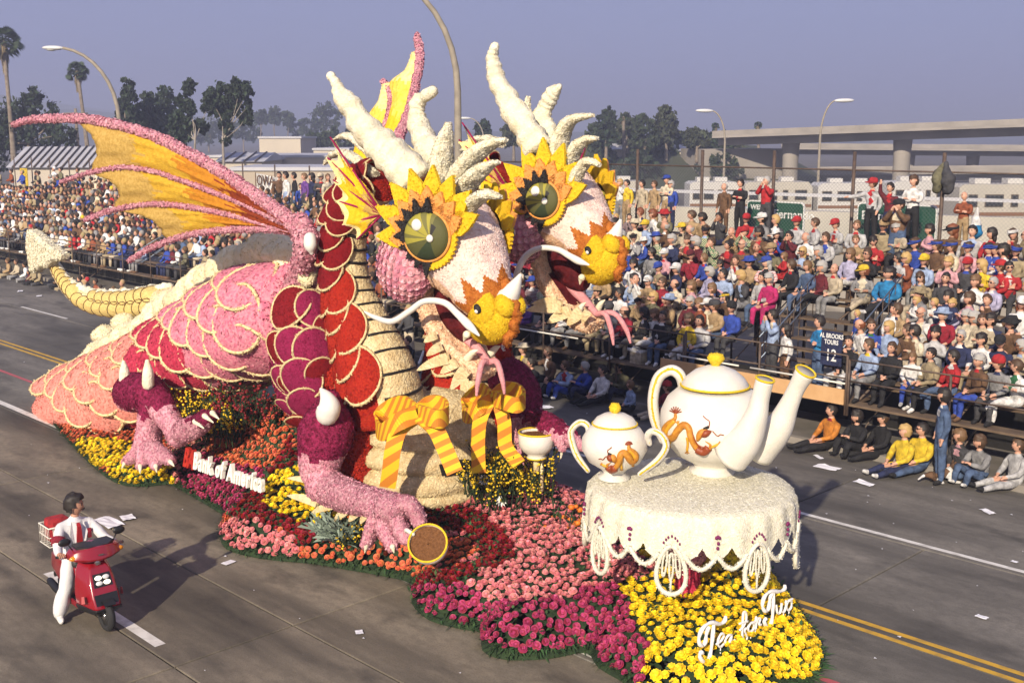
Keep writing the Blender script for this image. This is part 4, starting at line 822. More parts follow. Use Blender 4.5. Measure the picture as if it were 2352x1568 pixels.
for (nk, pts, r, front, bv) in NK:
    L = len(pts); side = Vector((0, 0, 1))
    for i in range(10, L - 4, 3):
        t = (pts[i + 1] - pts[i - 1]).normalized(); q = MB(); arc = []
        for a in range(-9, 10):
            an = a / 9 * 1.35; f = front - t * front.dot(t); f.normalize(); s = t.cross(f); d = f * math.cos(an) + s * math.sin(an); arc.append(pts[i] + d * (r[i] + .008) - t * .05 * math.cos(an) * -1)
        q.tube(arc, .024, 5); q.noise(.012, 30); part(q, "throat_band", C_BLACK, nk)
for ni, (nk, pts_, r_n, front, bv) in enumerate(NK):
    cl = [0]
    for a_, b_ in zip(pts_[:-1], pts_[1:]): cl.append(cl[-1] + (b_ - a_).length)
    d_ = .1; col_ = 0
    while d_ < cl[-1] - .55:
        i = min(max(k for k in range(len(cl)) if cl[k] <= d_), len(pts_) - 2); c = pts_[i]; rr = r_n[i]; tv = (pts_[i + 1] - pts_[i]).normalized(); bk_ = -(front - tv * front.dot(tv)).normalized(); sd = tv.cross(bk_)
        for k in (-1.5, -.5, .5, 1.5) if col_ % 2 else (-1, 0, 1):
            an = k * .80; nn = bk_ * math.cos(an) + sd * math.sin(an); rad = (.20 + .17 * d_ / cl[-1]) * 1.12
            scale_disc(None, c + nn * rr, nn, tv, rad, C_DRED if d_ < cl[-1] * .45 else C_RED, "neck_scale", nk, lift=.26, asp=1.25)
        d_ += .26 + .16 * d_ / cl[-1]; col_ += 1
# ---- chest and belly rolls
bc = W(1000, 1040, 12.0); q = MB(); prof = []; n = 56; zl = [(-.62, 1.10), (-.40, 1.18), (-.06, 1.15), (.28, 1.08), (.62, .96), (1.0, .72)]
rows = []
for k in range(len(zl) - 1):
    (z0, r0), (z1, r1) = zl[k], zl[k + 1]
    for s in range(6): f = s / 6; rows.append((z0 + (z1 - z0) * f, (r0 + (r1 - r0) * f) * (.90 + .10 * math.sin(math.pi * f) ** .6)))
rows.append((1.05, .5)); rows.append((1.1, .1))
for (z, k) in rows:
    for j in range(n):
        a = 2 * math.pi * j / n; q.v.append((bc.x + .86 * k * math.cos(a) - .10 * z, bc.y + 1.22 * k * math.sin(a), bc.z + z + .03 * math.sin(a * 3 + z)))
for i in range(len(rows) - 1):
    for j in range(n): q.f.append((i * n + j, i * n + (j + 1) % n, (i + 1) * n + (j + 1) % n, (i + 1) * n + j)); q.m.append(0)
BEL = q.bvh(); q.noise(.03, 5); q.fluff(16000, .035, seed=12, tilt=.3, lift=.12); belly = part(q, "belly", C_HUSK)
q = MB(); p0 = W(1035, 1075, 11.35); hp, hn = cast(BEL, 1040, 1072)
if hp: q.add([(-.22, -.11, 0), (.2, -.13, 0), (.3, .08, 0), (.1, .11, 0), (-.26, .08, 0)], [(0, 1, 2, 3, 4)], M=Matrix.Translation(hp + hn * .03) @ frame(hn, (0, 0, 1)).to_4x4()); part(q, "driver_opening", C_BLACK, belly)
q = MB(); q.limb(WL([(775, 860, 10.9, .22), (800, 930, 10.75, .30), (815, 1020, 10.7, .34), (822, 1095, 10.7, .30)]), 14); q.fluff(4500, .05, seed=8); part(q, "side_panel", C_RED)
q = MB(); q.limb(WL([(1135, 800, 13.1, .25), (1150, 880, 13.2, .34), (1140, 960, 13.0, .3)]), 14); q.fluff(2500, .05, seed=8); part(q, "side_panel", C_RED)
# ---- arms and legs: burgundy upper, pink lower with a ragged edge
def leg(name, chains, cut, seed, nfl=5000):
    q = MB()
    for c in chains: q.limb(WL(c), 14, sub=6)
    q.noise(.035, 4)
    for i, f in enumerate(q.f):
        c = sum((Vector(q.v[j]) for j in f), Vector()) / len(f); q.m[i] = cut(c)
    q.fluff(int(nfl * 1.7), .034, seed=seed, lift=.25, tilt=.6)
    return part(q, name, [C_BURG, C_LPINK])
def claw(par, P, mm=C_WHITE): q = MB(); q.limb(WL(P), 10, sub=5); part(q, "claw", mm, par)
zz = lambda c, k: k * (abs(math.sin(c.x * 16)) + abs(math.sin(c.y * 19))) * .5
zc = W(745, 1045, 9.95).z
arm1 = leg("arm", [[(760, 935, 10.3, .26), (750, 985, 10.05, .43), (738, 1040, 9.95, .37), (738, 1090, 9.9, .31), (752, 1118, 9.85, .28)], [(740, 1112, 9.9, .28), (790, 1135, 9.8, .26), (850, 1153, 9.7, .22), (898, 1168, 9.65, .25)],
    [(875, 1170, 9.6, .14), (860, 1205, 9.55, .12), (842, 1248, 9.55, .085)], [(890, 1175, 9.6, .14), (882, 1215, 9.5, .12), (900, 1252, 9.5, .09)], [(905, 1180, 9.65, .14), (920, 1215, 9.6, .12), (932, 1236, 9.6, .09)], [(900, 1160, 9.7, .15), (938, 1158, 9.75, .13), (960, 1195, 9.8, .10)]], lambda c: 0 if c.z > zc + .12 - zz(c, .2) else 1, 21, 9000)
claw(arm1, [(752, 950, 9.85, .18), (756, 932, 9.85, .17), (750, 912, 9.85, .11), (738, 894, 9.85, .03)])
for P in ([(842, 1250, 9.5, .04), (838, 1268, 9.5, .01)], [(902, 1255, 9.45, .04), (905, 1268, 9.45, .01)]): claw(arm1, P, C_IVORY)
def leaf_spike(par, name, tip, base, w, mm, th=.05, y0=None, y1=None):
    A = W(*base); B = W(*tip); d = B - A; L = d.length; x = d.normalized(); nv = (CAM - A).normalized(); y = nv.cross(x).normalized(); z = x.cross(y); q = MB(); n = 8; up_ = []; dn = []
    for i in range(n + 1): f = i / n; hw = w * (1 - f) ** .75 * (.75 + .6 * f); bend = .10 * L * f * f; up_.append(A + x * L * f + y * (hw + bend)); dn.append(A + x * L * f + y * (-hw + bend))
    ring = up_ + dn[::-1][1:]; nr = len(ring)
    for s in (-th / 2, th / 2): q.v.extend(tuple(p + z * s) for p in ring)
    for i in range(nr): q.f.append((i, (i + 1) % nr, nr + (i + 1) % nr, nr + i)); q.m.append(0)
    for s in (0, nr):
        F = tuple(s + i for i in range(nr)); q.f.append(F if s else F[::-1]); q.m.append(0)
    part(q, name, mm, par, smooth=False)
for tip, base, w in [((665, 1128, 9.9), (730, 1155, 9.9), .1), ((664, 1090, 9.9), (715, 1105, 9.9), .07), ((715, 1168, 9.8), (770, 1158, 9.8), .09), ((765, 1190, 9.75), (800, 1168, 9.75), .09), ((800, 1192, 9.7), (822, 1175, 9.7), .08), ((826, 1198, 9.65), (842, 1178, 9.65), .07)]: leaf_spike(arm1, "arm_frill", tip, base, w, C_HUSK)
zc2 = W(1195, 920, 13.1).z
arm2 = leg("arm", [[(1150, 850, 13.2, .28), (1178, 885, 13.1, .40), (1200, 945, 13.0, .33), (1205, 1010, 13.0, .25), (1205, 1060, 13.0, .18)], [(1205, 985, 12.9, .20), (1240, 965, 12.7, .17), (1280, 985, 12.6, .15), (1315, 1015, 12.6, .10)], [(1255, 975, 12.6, .14), (1285, 1000, 12.5, .11), (1292, 1028, 12.5, .07)], [(1280, 985, 12.6, .12), (1310, 1000, 12.6, .10), (1335, 1025, 12.7, .07)]], lambda c: 0 if c.z > zc2 - zz(c, .25) else 1, 22, 5500)
claw(arm2, [(1292, 1030, 12.5, .035), (1288, 1052, 12.5, .01)], C_IVORY); claw(arm2, [(1150, 800, 13.1, .10), (1145, 770, 13.1, .03)])
zl_ = W(340, 935, 9.7).z
leg1 = leg("hind_leg", [[(300, 905, 10.2, .34), (310, 900, 9.85, .38), (345, 905, 9.75, .34), (350, 935, 9.7, .26), (342, 985, 9.65, .24), (338, 1030, 9.6, .24)], [(335, 1025, 9.6, .2), (310, 1045, 9.45, .14), (288, 1060, 9.4, .09)], [(338, 1030, 9.55, .2), (328, 1055, 9.35, .14), (322, 1068, 9.3, .09)], [(342, 1030, 9.55, .2), (355, 1055, 9.4, .14), (358, 1068, 9.35, .09)], [(345, 1025, 9.6, .2), (370, 1042, 9.5, .14), (392, 1058, 9.45, .09)]], lambda c: 0 if c.z > zl_ - zz(c, .2) else 1, 23, 6500)
leg2 = leg("hind_leg", [[(335, 890, 9.9, .32), (358, 915, 9.75, .27), (385, 955, 9.75, .22), (412, 998, 9.75, .22)], [(405, 995, 9.75, .20), (440, 985, 9.7, .20), (470, 965, 9.65, .17), (492, 952, 9.65, .10)]], lambda c: 0 if c.z > zl_ + .25 - zz(c, .2) else 1, 24, 4500)
for lg, L in ((leg1, [((287, 885, 9.65, .11), (286, 855, 9.65, .10), (284, 832, 9.65, .04)), ((287, 1062, 9.35, .045), (280, 1075, 9.3, .01)), ((322, 1070, 9.25, .045), (322, 1086, 9.2, .01)), ((358, 1070, 9.3, .045), (360, 1084, 9.3, .01)), ((392, 1060, 9.4, .045), (400, 1070, 9.35, .01))]), (leg2, [((340, 882, 9.6, .11), (340, 855, 9.6, .10), (338, 830, 9.6, .04)), ((448, 968, 9.5, .05), (468, 983, 9.45, .01)), ((470, 955, 9.5, .05), (490, 970, 9.45, .01)), ((488, 948, 9.55, .05), (503, 962, 9.5, .01))])):
    for P in L: claw(lg, list(P), C_IVORY)
# ---- bows
def ribbon(par, L, w, name, stripes=True, wdir=None):
    # flat band swept along a pixel path (u, v, Y), its width vertical in space
    P = [Vector(p) for p in crom([W(*l) for l in L], 8)]; q = MB(); n = len(P)
    for i in range(n):
        t = (P[min(i + 1, n - 1)] - P[max(i - 1, 0)]).normalized(); s = (Vector(wdir) if wdir else Vector((0, 0, 1))); s = (s - t * s.dot(t)).normalized(); nn = t.cross(s)
        for a, b in ((-1, -1), (1, -1), (1, 1), (-1, 1)): q.v.append(tuple(P[i] + s * w / 2 * a + nn * .022 * b))
    for i in range(n - 1):
        for k in range(4): q.f.append((i * 4 + k, i * 4 + (k + 1) % 4, (i + 1) * 4 + (k + 1) % 4, (i + 1) * 4 + k)); q.m.append(0)
    q.f += [(0, 1, 2, 3), tuple(range(4 * n - 4, 4 * n))[::-1]]; q.m += [0, 0]
    return part(q, name, M_BOW, par, smooth=False)
M_BOW = bpy.data.materials.new("bow_stripes"); M_BOW.use_nodes = True
def _bow():
    N = M_BOW.node_tree.nodes; L = M_BOW.node_tree.links; b = N["Principled BSDF"]; b.inputs["Roughness"].default_value = .75
    tc = N.new("ShaderNodeTexCoord"); mp = N.new("ShaderNodeMapping"); mp.inputs["Rotation"].default_value = (.5, .9, .2); wv = N.new("ShaderNodeTexWave"); wv.inputs["Scale"].default_value = 2.3; wv.inputs["Distortion"].default_value = .4; wv.bands_direction = 'Z'
    rp = N.new("ShaderNodeValToRGB"); rp.color_ramp.interpolation = 'CONSTANT'; rp.color_ramp.elements[0].color = (.80, .50, .012, 1); rp.color_ramp.elements[1].position = .52; rp.color_ramp.elements[1].color = (.60, .21, .015, 1)
    nz = N.new("ShaderNodeTexNoise"); nz.inputs["Scale"].default_value = 60; bp = N.new("ShaderNodeBump"); bp.inputs["Strength"].default_value = .5; bp.inputs["Distance"].default_value = .01
    L.new(tc.outputs["Object"], mp.inputs[0]); L.new(mp.outputs[0], wv.inputs[0]); L.new(wv.outputs[1], rp.inputs[0]); L.new(rp.outputs[0], b.inputs[0]); L.new(tc.outputs["Object"], nz.inputs[0]); L.new(nz.outputs[0], bp.inputs["Height"]); L.new(bp.outputs[0], b.inputs["Normal"])
_bow()
def bow(label, K, w, loopL, loopR, tails, yk):
    q = MB(); q.limb([(*W(K[0] - 6, K[1], yk), .09), (*W(K[0] + 6, K[1], yk), .09)], 12); k = part(q, "bow_knot", M_BOW, DR)
    ribbon(k, loopL, w, "bow_loop"); ribbon(k, loopR, w, "bow_loop")
    for T in tails: ribbon(k, T, w * .9, "bow_tail", wdir=(.6, .6, .1))
yb = 10.62
bow("", (962, 948), .27, [(958, 948, yb), (925, 928, yb + .10), (885, 945, yb + .12), (866, 978, yb - .05), (880, 992, yb - .28), (915, 968, yb - .34), (958, 950, yb - .12)], [(964, 946, yb), (990, 928, yb + .16), (1018, 932, yb + .22), (1028, 950, yb + .05), (1012, 962, yb - .16), (990, 958, yb - .24), (964, 950, yb - .1)], [[(952, 958, yb - .12), (918, 985, yb - .25), (902, 1035, yb - .35), (897, 1075, yb - .36), (890, 1118, yb - .36)], [(968, 958, yb - .12), (1000, 985, yb - .12), (1022, 1030, yb - .1), (1045, 1085, yb - .1)]], yb)
yc = 11.85
bow("", (1132, 914), .24, [(1128, 914, yc), (1105, 896, yc + .1), (1078, 918, yc + .1), (1064, 942, yc - .05), (1076, 955, yc - .25), (1100, 936, yc - .3), (1128, 918, yc - .1)], [(1136, 912, yc), (1160, 894, yc + .15), (1188, 898, yc + .22), (1204, 916, yc + .08), (1188, 930, yc - .12), (1160, 924, yc - .2), (1136, 916, yc - .1)], [[(1122, 924, yc - .12), (1104, 960, yc - .28), (1098, 1010, yc - .32), (1100, 1085, yc - .32)], [(1146, 924, yc), (1158, 970, yc), (1162, 1025, yc), (1192, 1066, yc)]], yc)
# ---- heads. Local frame of a head: x along the snout, y to its left, z up; origin at the skull's middle
def superell(hw, zt, zb, n, p=2.3):
    out = []
    for j in range(n):
        a = 2 * math.pi * j / n; c, s = math.cos(a), math.sin(a); y = hw * math.copysign(abs(c) ** (2 / p), c); h = zt if s > 0 else -zb; z = h * math.copysign(abs(s) ** (2 / p), s) if s > 0 else h * -math.copysign(abs(s) ** (2 / p), -s) * 1
        out.append((y, zt * abs(s) ** (2 / p) if s >= 0 else zb * abs(s) ** (2 / p)))
    return out
def make_head(S, pitch, yaw, sc, es, H):
    HM = Matrix.Translation(S) @ Matrix.Rotation(yaw, 4, 'Z') @ Matrix.Rotation(pitch, 4, 'Y') @ Matrix.Scale(sc, 4)
    n = 96; sec = crom([(-.78, .16, .05, -.28), (-.66, .42, .34, -.56), (-.35, .60, .60, -.78), (0, .64, .66, -.84), (.35, .62, .64, -.70), (.7, .56, .56, -.50), (1.0, .48, .46, -.38), (1.25, .41, .38, -.32), (1.5, .30, .28, -.28)], 13)
    q = MB()
    for (x, hw, zt, zb) in sec: q.v.extend((x, y, z) for (y, z) in superell(hw, zt, zb, n))
    k = len(sec)
    for i in range(k - 1):
        for j in range(n):
            q.f.append((i * n + j, i * n + (j + 1) % n, (i + 1) * n + (j + 1) % n, (i + 1) * n + j)); a = 2 * math.pi * (j + .5) / n; x = sec[i][0]
            zg = .24 * abs(((a * 9 / math.pi) % 2) - 1) ** 1.3 + .06 * math.sin(a * 5)
            up_ = math.sin(a)
            q.m.append(2 if x < -.42 else (3 if x > 1.22 - zg + (.0 if up_ > -.5 else .2) and up_ > -.75 else (1 if up_ < -.35 - .12 * math.sin(a * 9 + x * 6) else 0)))
    q.f.append(tuple(range(n))[::-1]); q.m.append(2); q.f.append(tuple((k - 1) * n + j for j in range(n))); q.m.append(3)
    Nn = q.normals(); 
    if Nn[(k // 2) * n + n // 4].z < 0: q.f = [f[::-1] for f in q.f]
    q.noise(.025, 5); LB = q.bvh(); q.fluff(9000, .035, seed=3, tilt=.45, lift=.12)
    def lp(mb, name, mm, par, **kk): mb.v = [tuple(HM @ Vector(v)) for v in mb.v]; return part(mb, name, mm, par, **kk)
    head = lp(q, "head", [C_FACE, C_PEACH, C_RED, C_BROWN], DR)
    # nose
    q = MB(); q.ell((1.48, 0, -.08), (.36, .34, .45), 26, 18)
    for s in (-1, 1): q.ell((1.36, s * .23, .03), (.29, .15, .28), 20, 14); q.ell((1.54, s * .11, .31), (.18, .13, .14), 18, 12)
    q.noise(.015, 5); q.fluff(6000, .026, seed=5, lift=.15, tilt=.5); nose = lp(q, "nose", C_YEL, head)
    for s in (-1, 1):
        q = MB(); q.ell((1.40, s * .37, .09), (.075, .05, .055), 12, 8, m=0); q.ell((1.43, s * .405, .075), (.035, .02, .03), 8, 6, m=1); lp(q, "nostril", [C_BLACK, C_WHITE], head)
    q = MB(); zz_ = [abs(((a * 5) % 2) - 1) for a in np.linspace(0, 2, 21)]; bnd = []
    for a, h in zip(np.linspace(0, 1, 21), zz_): bnd.append((1.22 + .68 * math.sin(a * 1.45), .09 * (h - .5), .44 - .06 * a - .52 * a ** 3))
    q.tube([Vector(b) for b in bnd], .07, 6, 0); q.fluff(500, .03); lp(q, "nose_stripe", C_BROWN, head)
    q = MB(); q.limb([(1.45, 0, .30, .17), (1.42, 0, .52, .11), (1.36, 0, .74, .03)] if H['nh'] == 0 else [(1.45, 0, .30, .15), (1.44, 0, .48, .10), (1.40, 0, .66, .03)], 12); lp(q, "nose_horn", C_WHITE, head)
    # cheeks of rose blossoms
    for s in (-1, 1):
        q = MB(); q.ell((.10, s * .50, -.62), (.50, .32, .50), 24, 16); nb = len(q.f); rg = random.Random(4)
        q2 = MB()
        for i in range(210):
            a = i * 2.39996; z = 1 - 2 * (i + .5) / 210; rr = math.sqrt(1 - z * z); d = Vector((rr * math.cos(a), rr * math.sin(a), z))
            if d.y * s < -.25: continue
            p = Vector((.10 + .50 * d.x, s * .50 + .32 * d.y, -.62 + .50 * d.z)); nn = Vector((d.x / .46, d.y / .32, d.z / .46)).normalized()
            Mx = Matrix.Translation(p) @ (frame(nn, (rg.uniform(-1, 1), rg.uniform(-1, 1), .1)) * rg.uniform(.058, .074)).to_4x4(); q2.add(ROSE.v, ROSE.f, rg.randrange(2), Mx)
        ck = lp(q, "cheek", C_PINK, head); b_ = lp(q2, "cheek_blossoms", [mat("cheek_pink", (.74, .38, .42), .6, island=.2), mat("cheek_rose", (.64, .26, .34), .6, island=.25)], head, smooth=False); b_['kind'] = 'stuff'
    # lower jaw
    q = MB(); ja = H['jaw']; J = crom([(.25, .42, -.70, .22), (.62, .40, -.92 - ja * .3, .18), (1.05, .38, -.99 - ja * .6, .16), (1.45, .35, -.96 - ja * .8, .16), (1.80, .30, -.86 - ja, .17), (2.0, .18, -.80 - ja, .12)], 5)
    for i, (x, hw, z, th) in enumerate(J):
        for j in range(20):
            a = 2 * math.pi * j / 20; c, s_ = math.cos(a), math.sin(a); q.v.append((x, hw * c, z + th * s_ + (.10 * abs(c) ** 3 if s_ > 0 else 0)))
    for i in range(len(J) - 1):
        for j in range(20): q.f.append((i * 20 + j, i * 20 + (j + 1) % 20, (i + 1) * 20 + (j + 1) % 20, (i + 1) * 20 + j)); q.m.append(0)
    q.f.append(tuple(range(20))[::-1]); q.f.append(tuple((len(J) - 1) * 20 + j for j in range(20))); q.m += [0, 0]
    if q.normals()[5].z < 0: q.f = [f[::-1] for f in q.f]
    q.noise(.04, 8); q.fluff(6000, .034, seed=7, lift=.25, tilt=.6); jaw = lp(q, "lower_jaw", C_PEACH, head)
    # mouth lining between the jaws
    q = MB(); M_ = []
    for i in range(9):
        f = i / 8; x = .34 + 1.18 * f; M_.append((x, .30 - .04 * f, -.55 + .22 * f, -.86 - ja * .55 * f))
    for (x, hw, a, b) in M_: q.v += [(x, -hw, a), (x, hw, a), (x, hw * .9, b), (x, -hw * .9, b)]
    for i in range(8):
        for k_ in (0, 2): q.f.append((i * 4 + k_, i * 4 + (k_ + 1) % 4, (i + 1) * 4 + (k_ + 1) % 4, (i + 1) * 4 + k_)); q.m.append(0)
    q.f.append((0, 1, 2, 3)); q.m.append(0); q.ell((.92, 0, -.66 - ja * .1), (.56, .24, .30), 18, 12); lp(q, "mouth", C_MOUTH, head, smooth=False)
    q = MB(); q.limb([(.7, .05, -.80 - ja * .2, .10), (1.2, .02, -.78 - ja * .5, .10), (1.6, 0, -.66 - ja * .8, .075), (1.9, 0, -.60 - ja, .05)], 10); tg = lp(q, "tongue", C_TONGUE, head)
    tip = HM @ Vector((1.9, 0, -.60 - ja))
    for dx, dy in H['fork']:
        q = MB(); e = Vector((dx, dy, 0)); q.limb([(*tip, .05 * sc), (*(tip + e * .6 + Vector((0, 0, .02))), .045 * sc), (*(tip + e + Vector((0, 0, -.22))), .04), (*(tip + e * 1.15 + Vector((0, 0, -.42))), .02)], 8); part(q, "tongue_fork", C_TONGUE, head)
    for (x, y, z, h_) in [(1.72, -.22, -.66 - ja, .20), (1.72, .22, -.66 - ja, .20), (1.5, -.30, -.36, -.16), (1.55, .30, -.36, -.16)]:
        q = MB(); q.limb([(x, y, z - .05, .06), (x, y, z + h_ * .5, .045), (x + .03, y, z + h_, .012)], 8); lp(q, "tooth", C_IVORY, head)
    # eyes with petals and lashes
    for s in (-1, 1):
        ec = Vector((H.get('ex', .20), s * .60, H.get('ez', .22))); en = Vector((.18, s * 1.0, .22 if s < 0 else .2)).normalized(); fx = Vector((math.cos(pitch), 0, math.sin(pitch))); fx = (fx - en * fx.dot(en)).normalized(); fz = en.cross(fx) * (-s); fz = -fz if fz.z < 0 else fz
        EM = Matrix(((fx.x, fz.x, en.x, ec.x), (fx.y, fz.y, en.y, ec.y), (fx.z, fz.z, en.z, ec.z), (0, 0, 0, 1)))   # local: x forward, y up, z out
        def star(angs, lens, wid, r0, z, th, mm, name, PR=((0, .75), (.35, 1.0), (.6, .78), (.85, .34), (1, .02))):
            for a, L in zip(angs, lens):
                q = MB(); a = R_(a); d = Vector((math.cos(a), math.sin(a))); t = Vector((-d.y, d.x)); P = []
                for f, w in PR: P.append(d * (r0 + (L - r0) * f) + t * wid * w)
                P2 = [d * (r0 + (L - r0) * f) - t * wid * w for f, w in PR[::-1]]
                ring = [tuple(p) for p in (P + P2)]
                if sum((ring[i][0] * ring[(i + 1) % 10][1] - ring[(i + 1) % 10][0] * ring[i][1]) for i in range(10)) < 0: ring = ring[::-1]
                q.prism(ring, th, M=EM @ Matrix.Translation((0, 0, z)) @ Matrix.Rotation(0, 4, 'Z'))
                q.fluff(150, .03, seed=int(a * 50) + 90); lp(q, name, mm, head, smooth=False)
        er = .40 * es; LP_ = ((0, 1.5), (.3, 1.1), (.6, .62), (.85, .24), (1, .03)); fs_ = 1 if s < 0 else .72
        star(H['pa'], [l * fs_ for l in H['pl']], .175 * fs_, er * .8, -.02, .06, C_YEL, "eye_petal")
        star([a + 4 for a in H['pa']], [er + (l - er) * .52 for l in H['pl']], .15, er * .7, .05, .045, C_ORANGE, "inner_petal")
        star([182, 160, 138, 112, 86], [er + .17] * 5, .06, er * .9, .11, .04, C_BLACK, "eyelash", LP_)
        star([202, 224, 246, 268], [er + .15, er + .13, er + .13, er + .22], .06, er * .85, .06, .04, C_BLACK, "lower_lash", LP_)
        q = MB(); P = []
        for i in range(40):
            a = R_(-95 + 112 * i / 39); P.append((math.cos(a) * (er + .10 + .02 * math.cos(i * 2.2)), math.sin(a) * (er + .10 + .02 * math.cos(i * 2.2))))
        P += [(math.cos(R_(a)) * er * .8, math.sin(R_(a)) * er * .8) for a in range(16, -96, -10)]
        q.prism(P, .05, M=EM @ Matrix.Translation((0, 0, .03))); lp(q, "eye_rim", C_YEL, head, smooth=False)
        # eyeball: wedges meeting at the pupil
        q = MB(); nu, nv = 60, 10; pc = Vector((.16, -.02)); 
        for i in range(nv + 1):
            f = i / nv
            for j in range(nu):
                a = 2 * math.pi * j / nu; e = Vector((math.cos(a) * er * 1.02, math.sin(a) * er * .94)); p = pc * es * (1 - f) + e * f; rr = min(1, Vector((p.x / (er * 1.02), p.y / (er * .94))).length); q.v.append((p.x, p.y, .10 + .17 * es * math.sqrt(max(0, 1 - rr * rr))))
        for i in range(nv):
            for j in range(nu):
                d_ = (j + .5) / nu * 360; m_ = 2
                for a0, a1, c_ in ((20, 62, 3 if False else 2), (62, 72, 1), (72, 84, 0), (84, 102, 1), (102, 112, 0), (112, 142, 0), (142, 152, 1), (152, 176, 0), (176, 186, 1), (186, 205, 0), (205, 245, 2), (245, 300, 3), (300, 330, 2)):
                    if a0 <= d_ < a1: m_ = c_
                if 40 <= d_ < 66 and i < 6: m_ = 4
                F = (i * nu + j, (i + 1) * nu + j, (i + 1) * nu + (j + 1) % nu, i * nu + (j + 1) % nu); q.f.append(F); q.m.append(m_)
        if q.normals()[5 * nu].z < 0: q.f = [f[::-1] for f in q.f]
        q.v = [tuple(EM @ Vector(v)) for v in q.v]; eye = lp(q, "eyeball", C_GRN + [C_BLACK], head)
        for (x, y, r_) in ((.16 * es, -.02 * es, .055), (-.08 * es, .17 * es, .085)):
            rr = Vector((x / er, y / er)).length; q = MB(); q.ell((0, 0, 0), (r_, r_, .03), 14, 6, M=EM @ Matrix.Translation((x, y, .105 + .17 * es * math.sqrt(max(0, 1 - rr * rr))))); lp(q, "eye_highlight", C_WHITE, head)
        q = MB(); ring = [EM @ Vector((math.cos(a) * er * 1.03, math.sin(a) * er * .95, .10)) for a in [2 * math.pi * i / 40 for i in range(41)]]; q.tube(ring, .022, 6, caps=False); lp(q, "eye_outline", C_ORANGE, head)
    # whiskers
    for P in H['whisk']:
        q = MB(); q.limb(WL(P), 10, sub=7); part(q, "whisker", C_WHITE, head)
    # horns (ringed), crest fronds
    for P in H['horns']:
        q = MB(); ax = crom(WL(P), 16); pts = [Vector(a[:3]) for a in ax]; r_ = [a[3] * (1 + .065 * math.sin(i * .8)) for i, a in enumerate(ax)]; q.tube(pts, r_, 18); q.ell(pts[-1], (r_[-1],) * 3, 12, 8)
        for i in range(len(q.v)): pass
        q.noise(.05, 4.5); q.fluff(1600, .03, seed=3, tilt=.25, lift=.08); part(q, "horn", C_IVORY, head)
    for P in H['fronds']:
        q = MB(); ax = crom(WL(P), 9); pts = [Vector(a[:3]) for a in ax]; r_ = [a[3] for a in ax]; q.tube(pts, r_, 12, el=[(1.0, .55)] * len(pts)); q.noise(.02, 9); q.fluff(3200, .03, seed=8, lift=.18, tilt=.4); part(q, "crest_frond", C_IVORY, head)
    # ear fin with ribs
    for fin in H['fins']:
        A = W(*fin['apex']); T = [W(*t) for t in fin['tips']]; q = MB(); nr = len(T); out = []
        for i in range(nr - 1):
            for g_ in range(6):
                f = g_ / 6; p = T[i].lerp(T[i + 1], f); p = p.lerp(A, .16 * math.sin(f * math.pi)); out.append(p)
        out.append(T[-1]); th = Vector((.02, .05, 0))
        for s in (-.5, .5):
            b = len(q.v)
            for f in [x / 8 for x in range(9)]: q.v.extend(tuple(A.lerp(p, f) + th * s + Vector((0, .03 * math.sin(f * 7 + i * .5), 0))) for i, p in enumerate(out))
            m_ = len(out)
            for i in range(8):
                for j in range(m_ - 1):
                    F = (b + i * m_ + j, b + (i + 1) * m_ + j, b + (i + 1) * m_ + j + 1, b + i * m_ + j + 1); q.f.append(F if s > 0 else F[::-1]); q.m.append(1 if i < 3 + mnoise.noise(Vector((j * .5, i, 2))) * 2 else (0 if i < 7 else 2))
        q.fluff(2500, .03, seed=2, lift=.15, tilt=.4); fo = part(q, "ear_fin", [C_YEL, C_GOLD, flo("fin_pale", (.82, .68, .26), (.86, .74, .36), 14, .12)], head)
        for t in T: q = MB(); q.tube([A, A.lerp(t, .5), A.lerp(t, 1.04)], [.020, .017, .012], 6); part(q, "fin_rib", C_RIB, head)
    for tip_, base_, w_ in H['spikes']: leaf_spike(head, "jaw_spike", tip_, base_, w_, C_HUSK)
    return head
f1, f2 = 10.3, 12.8
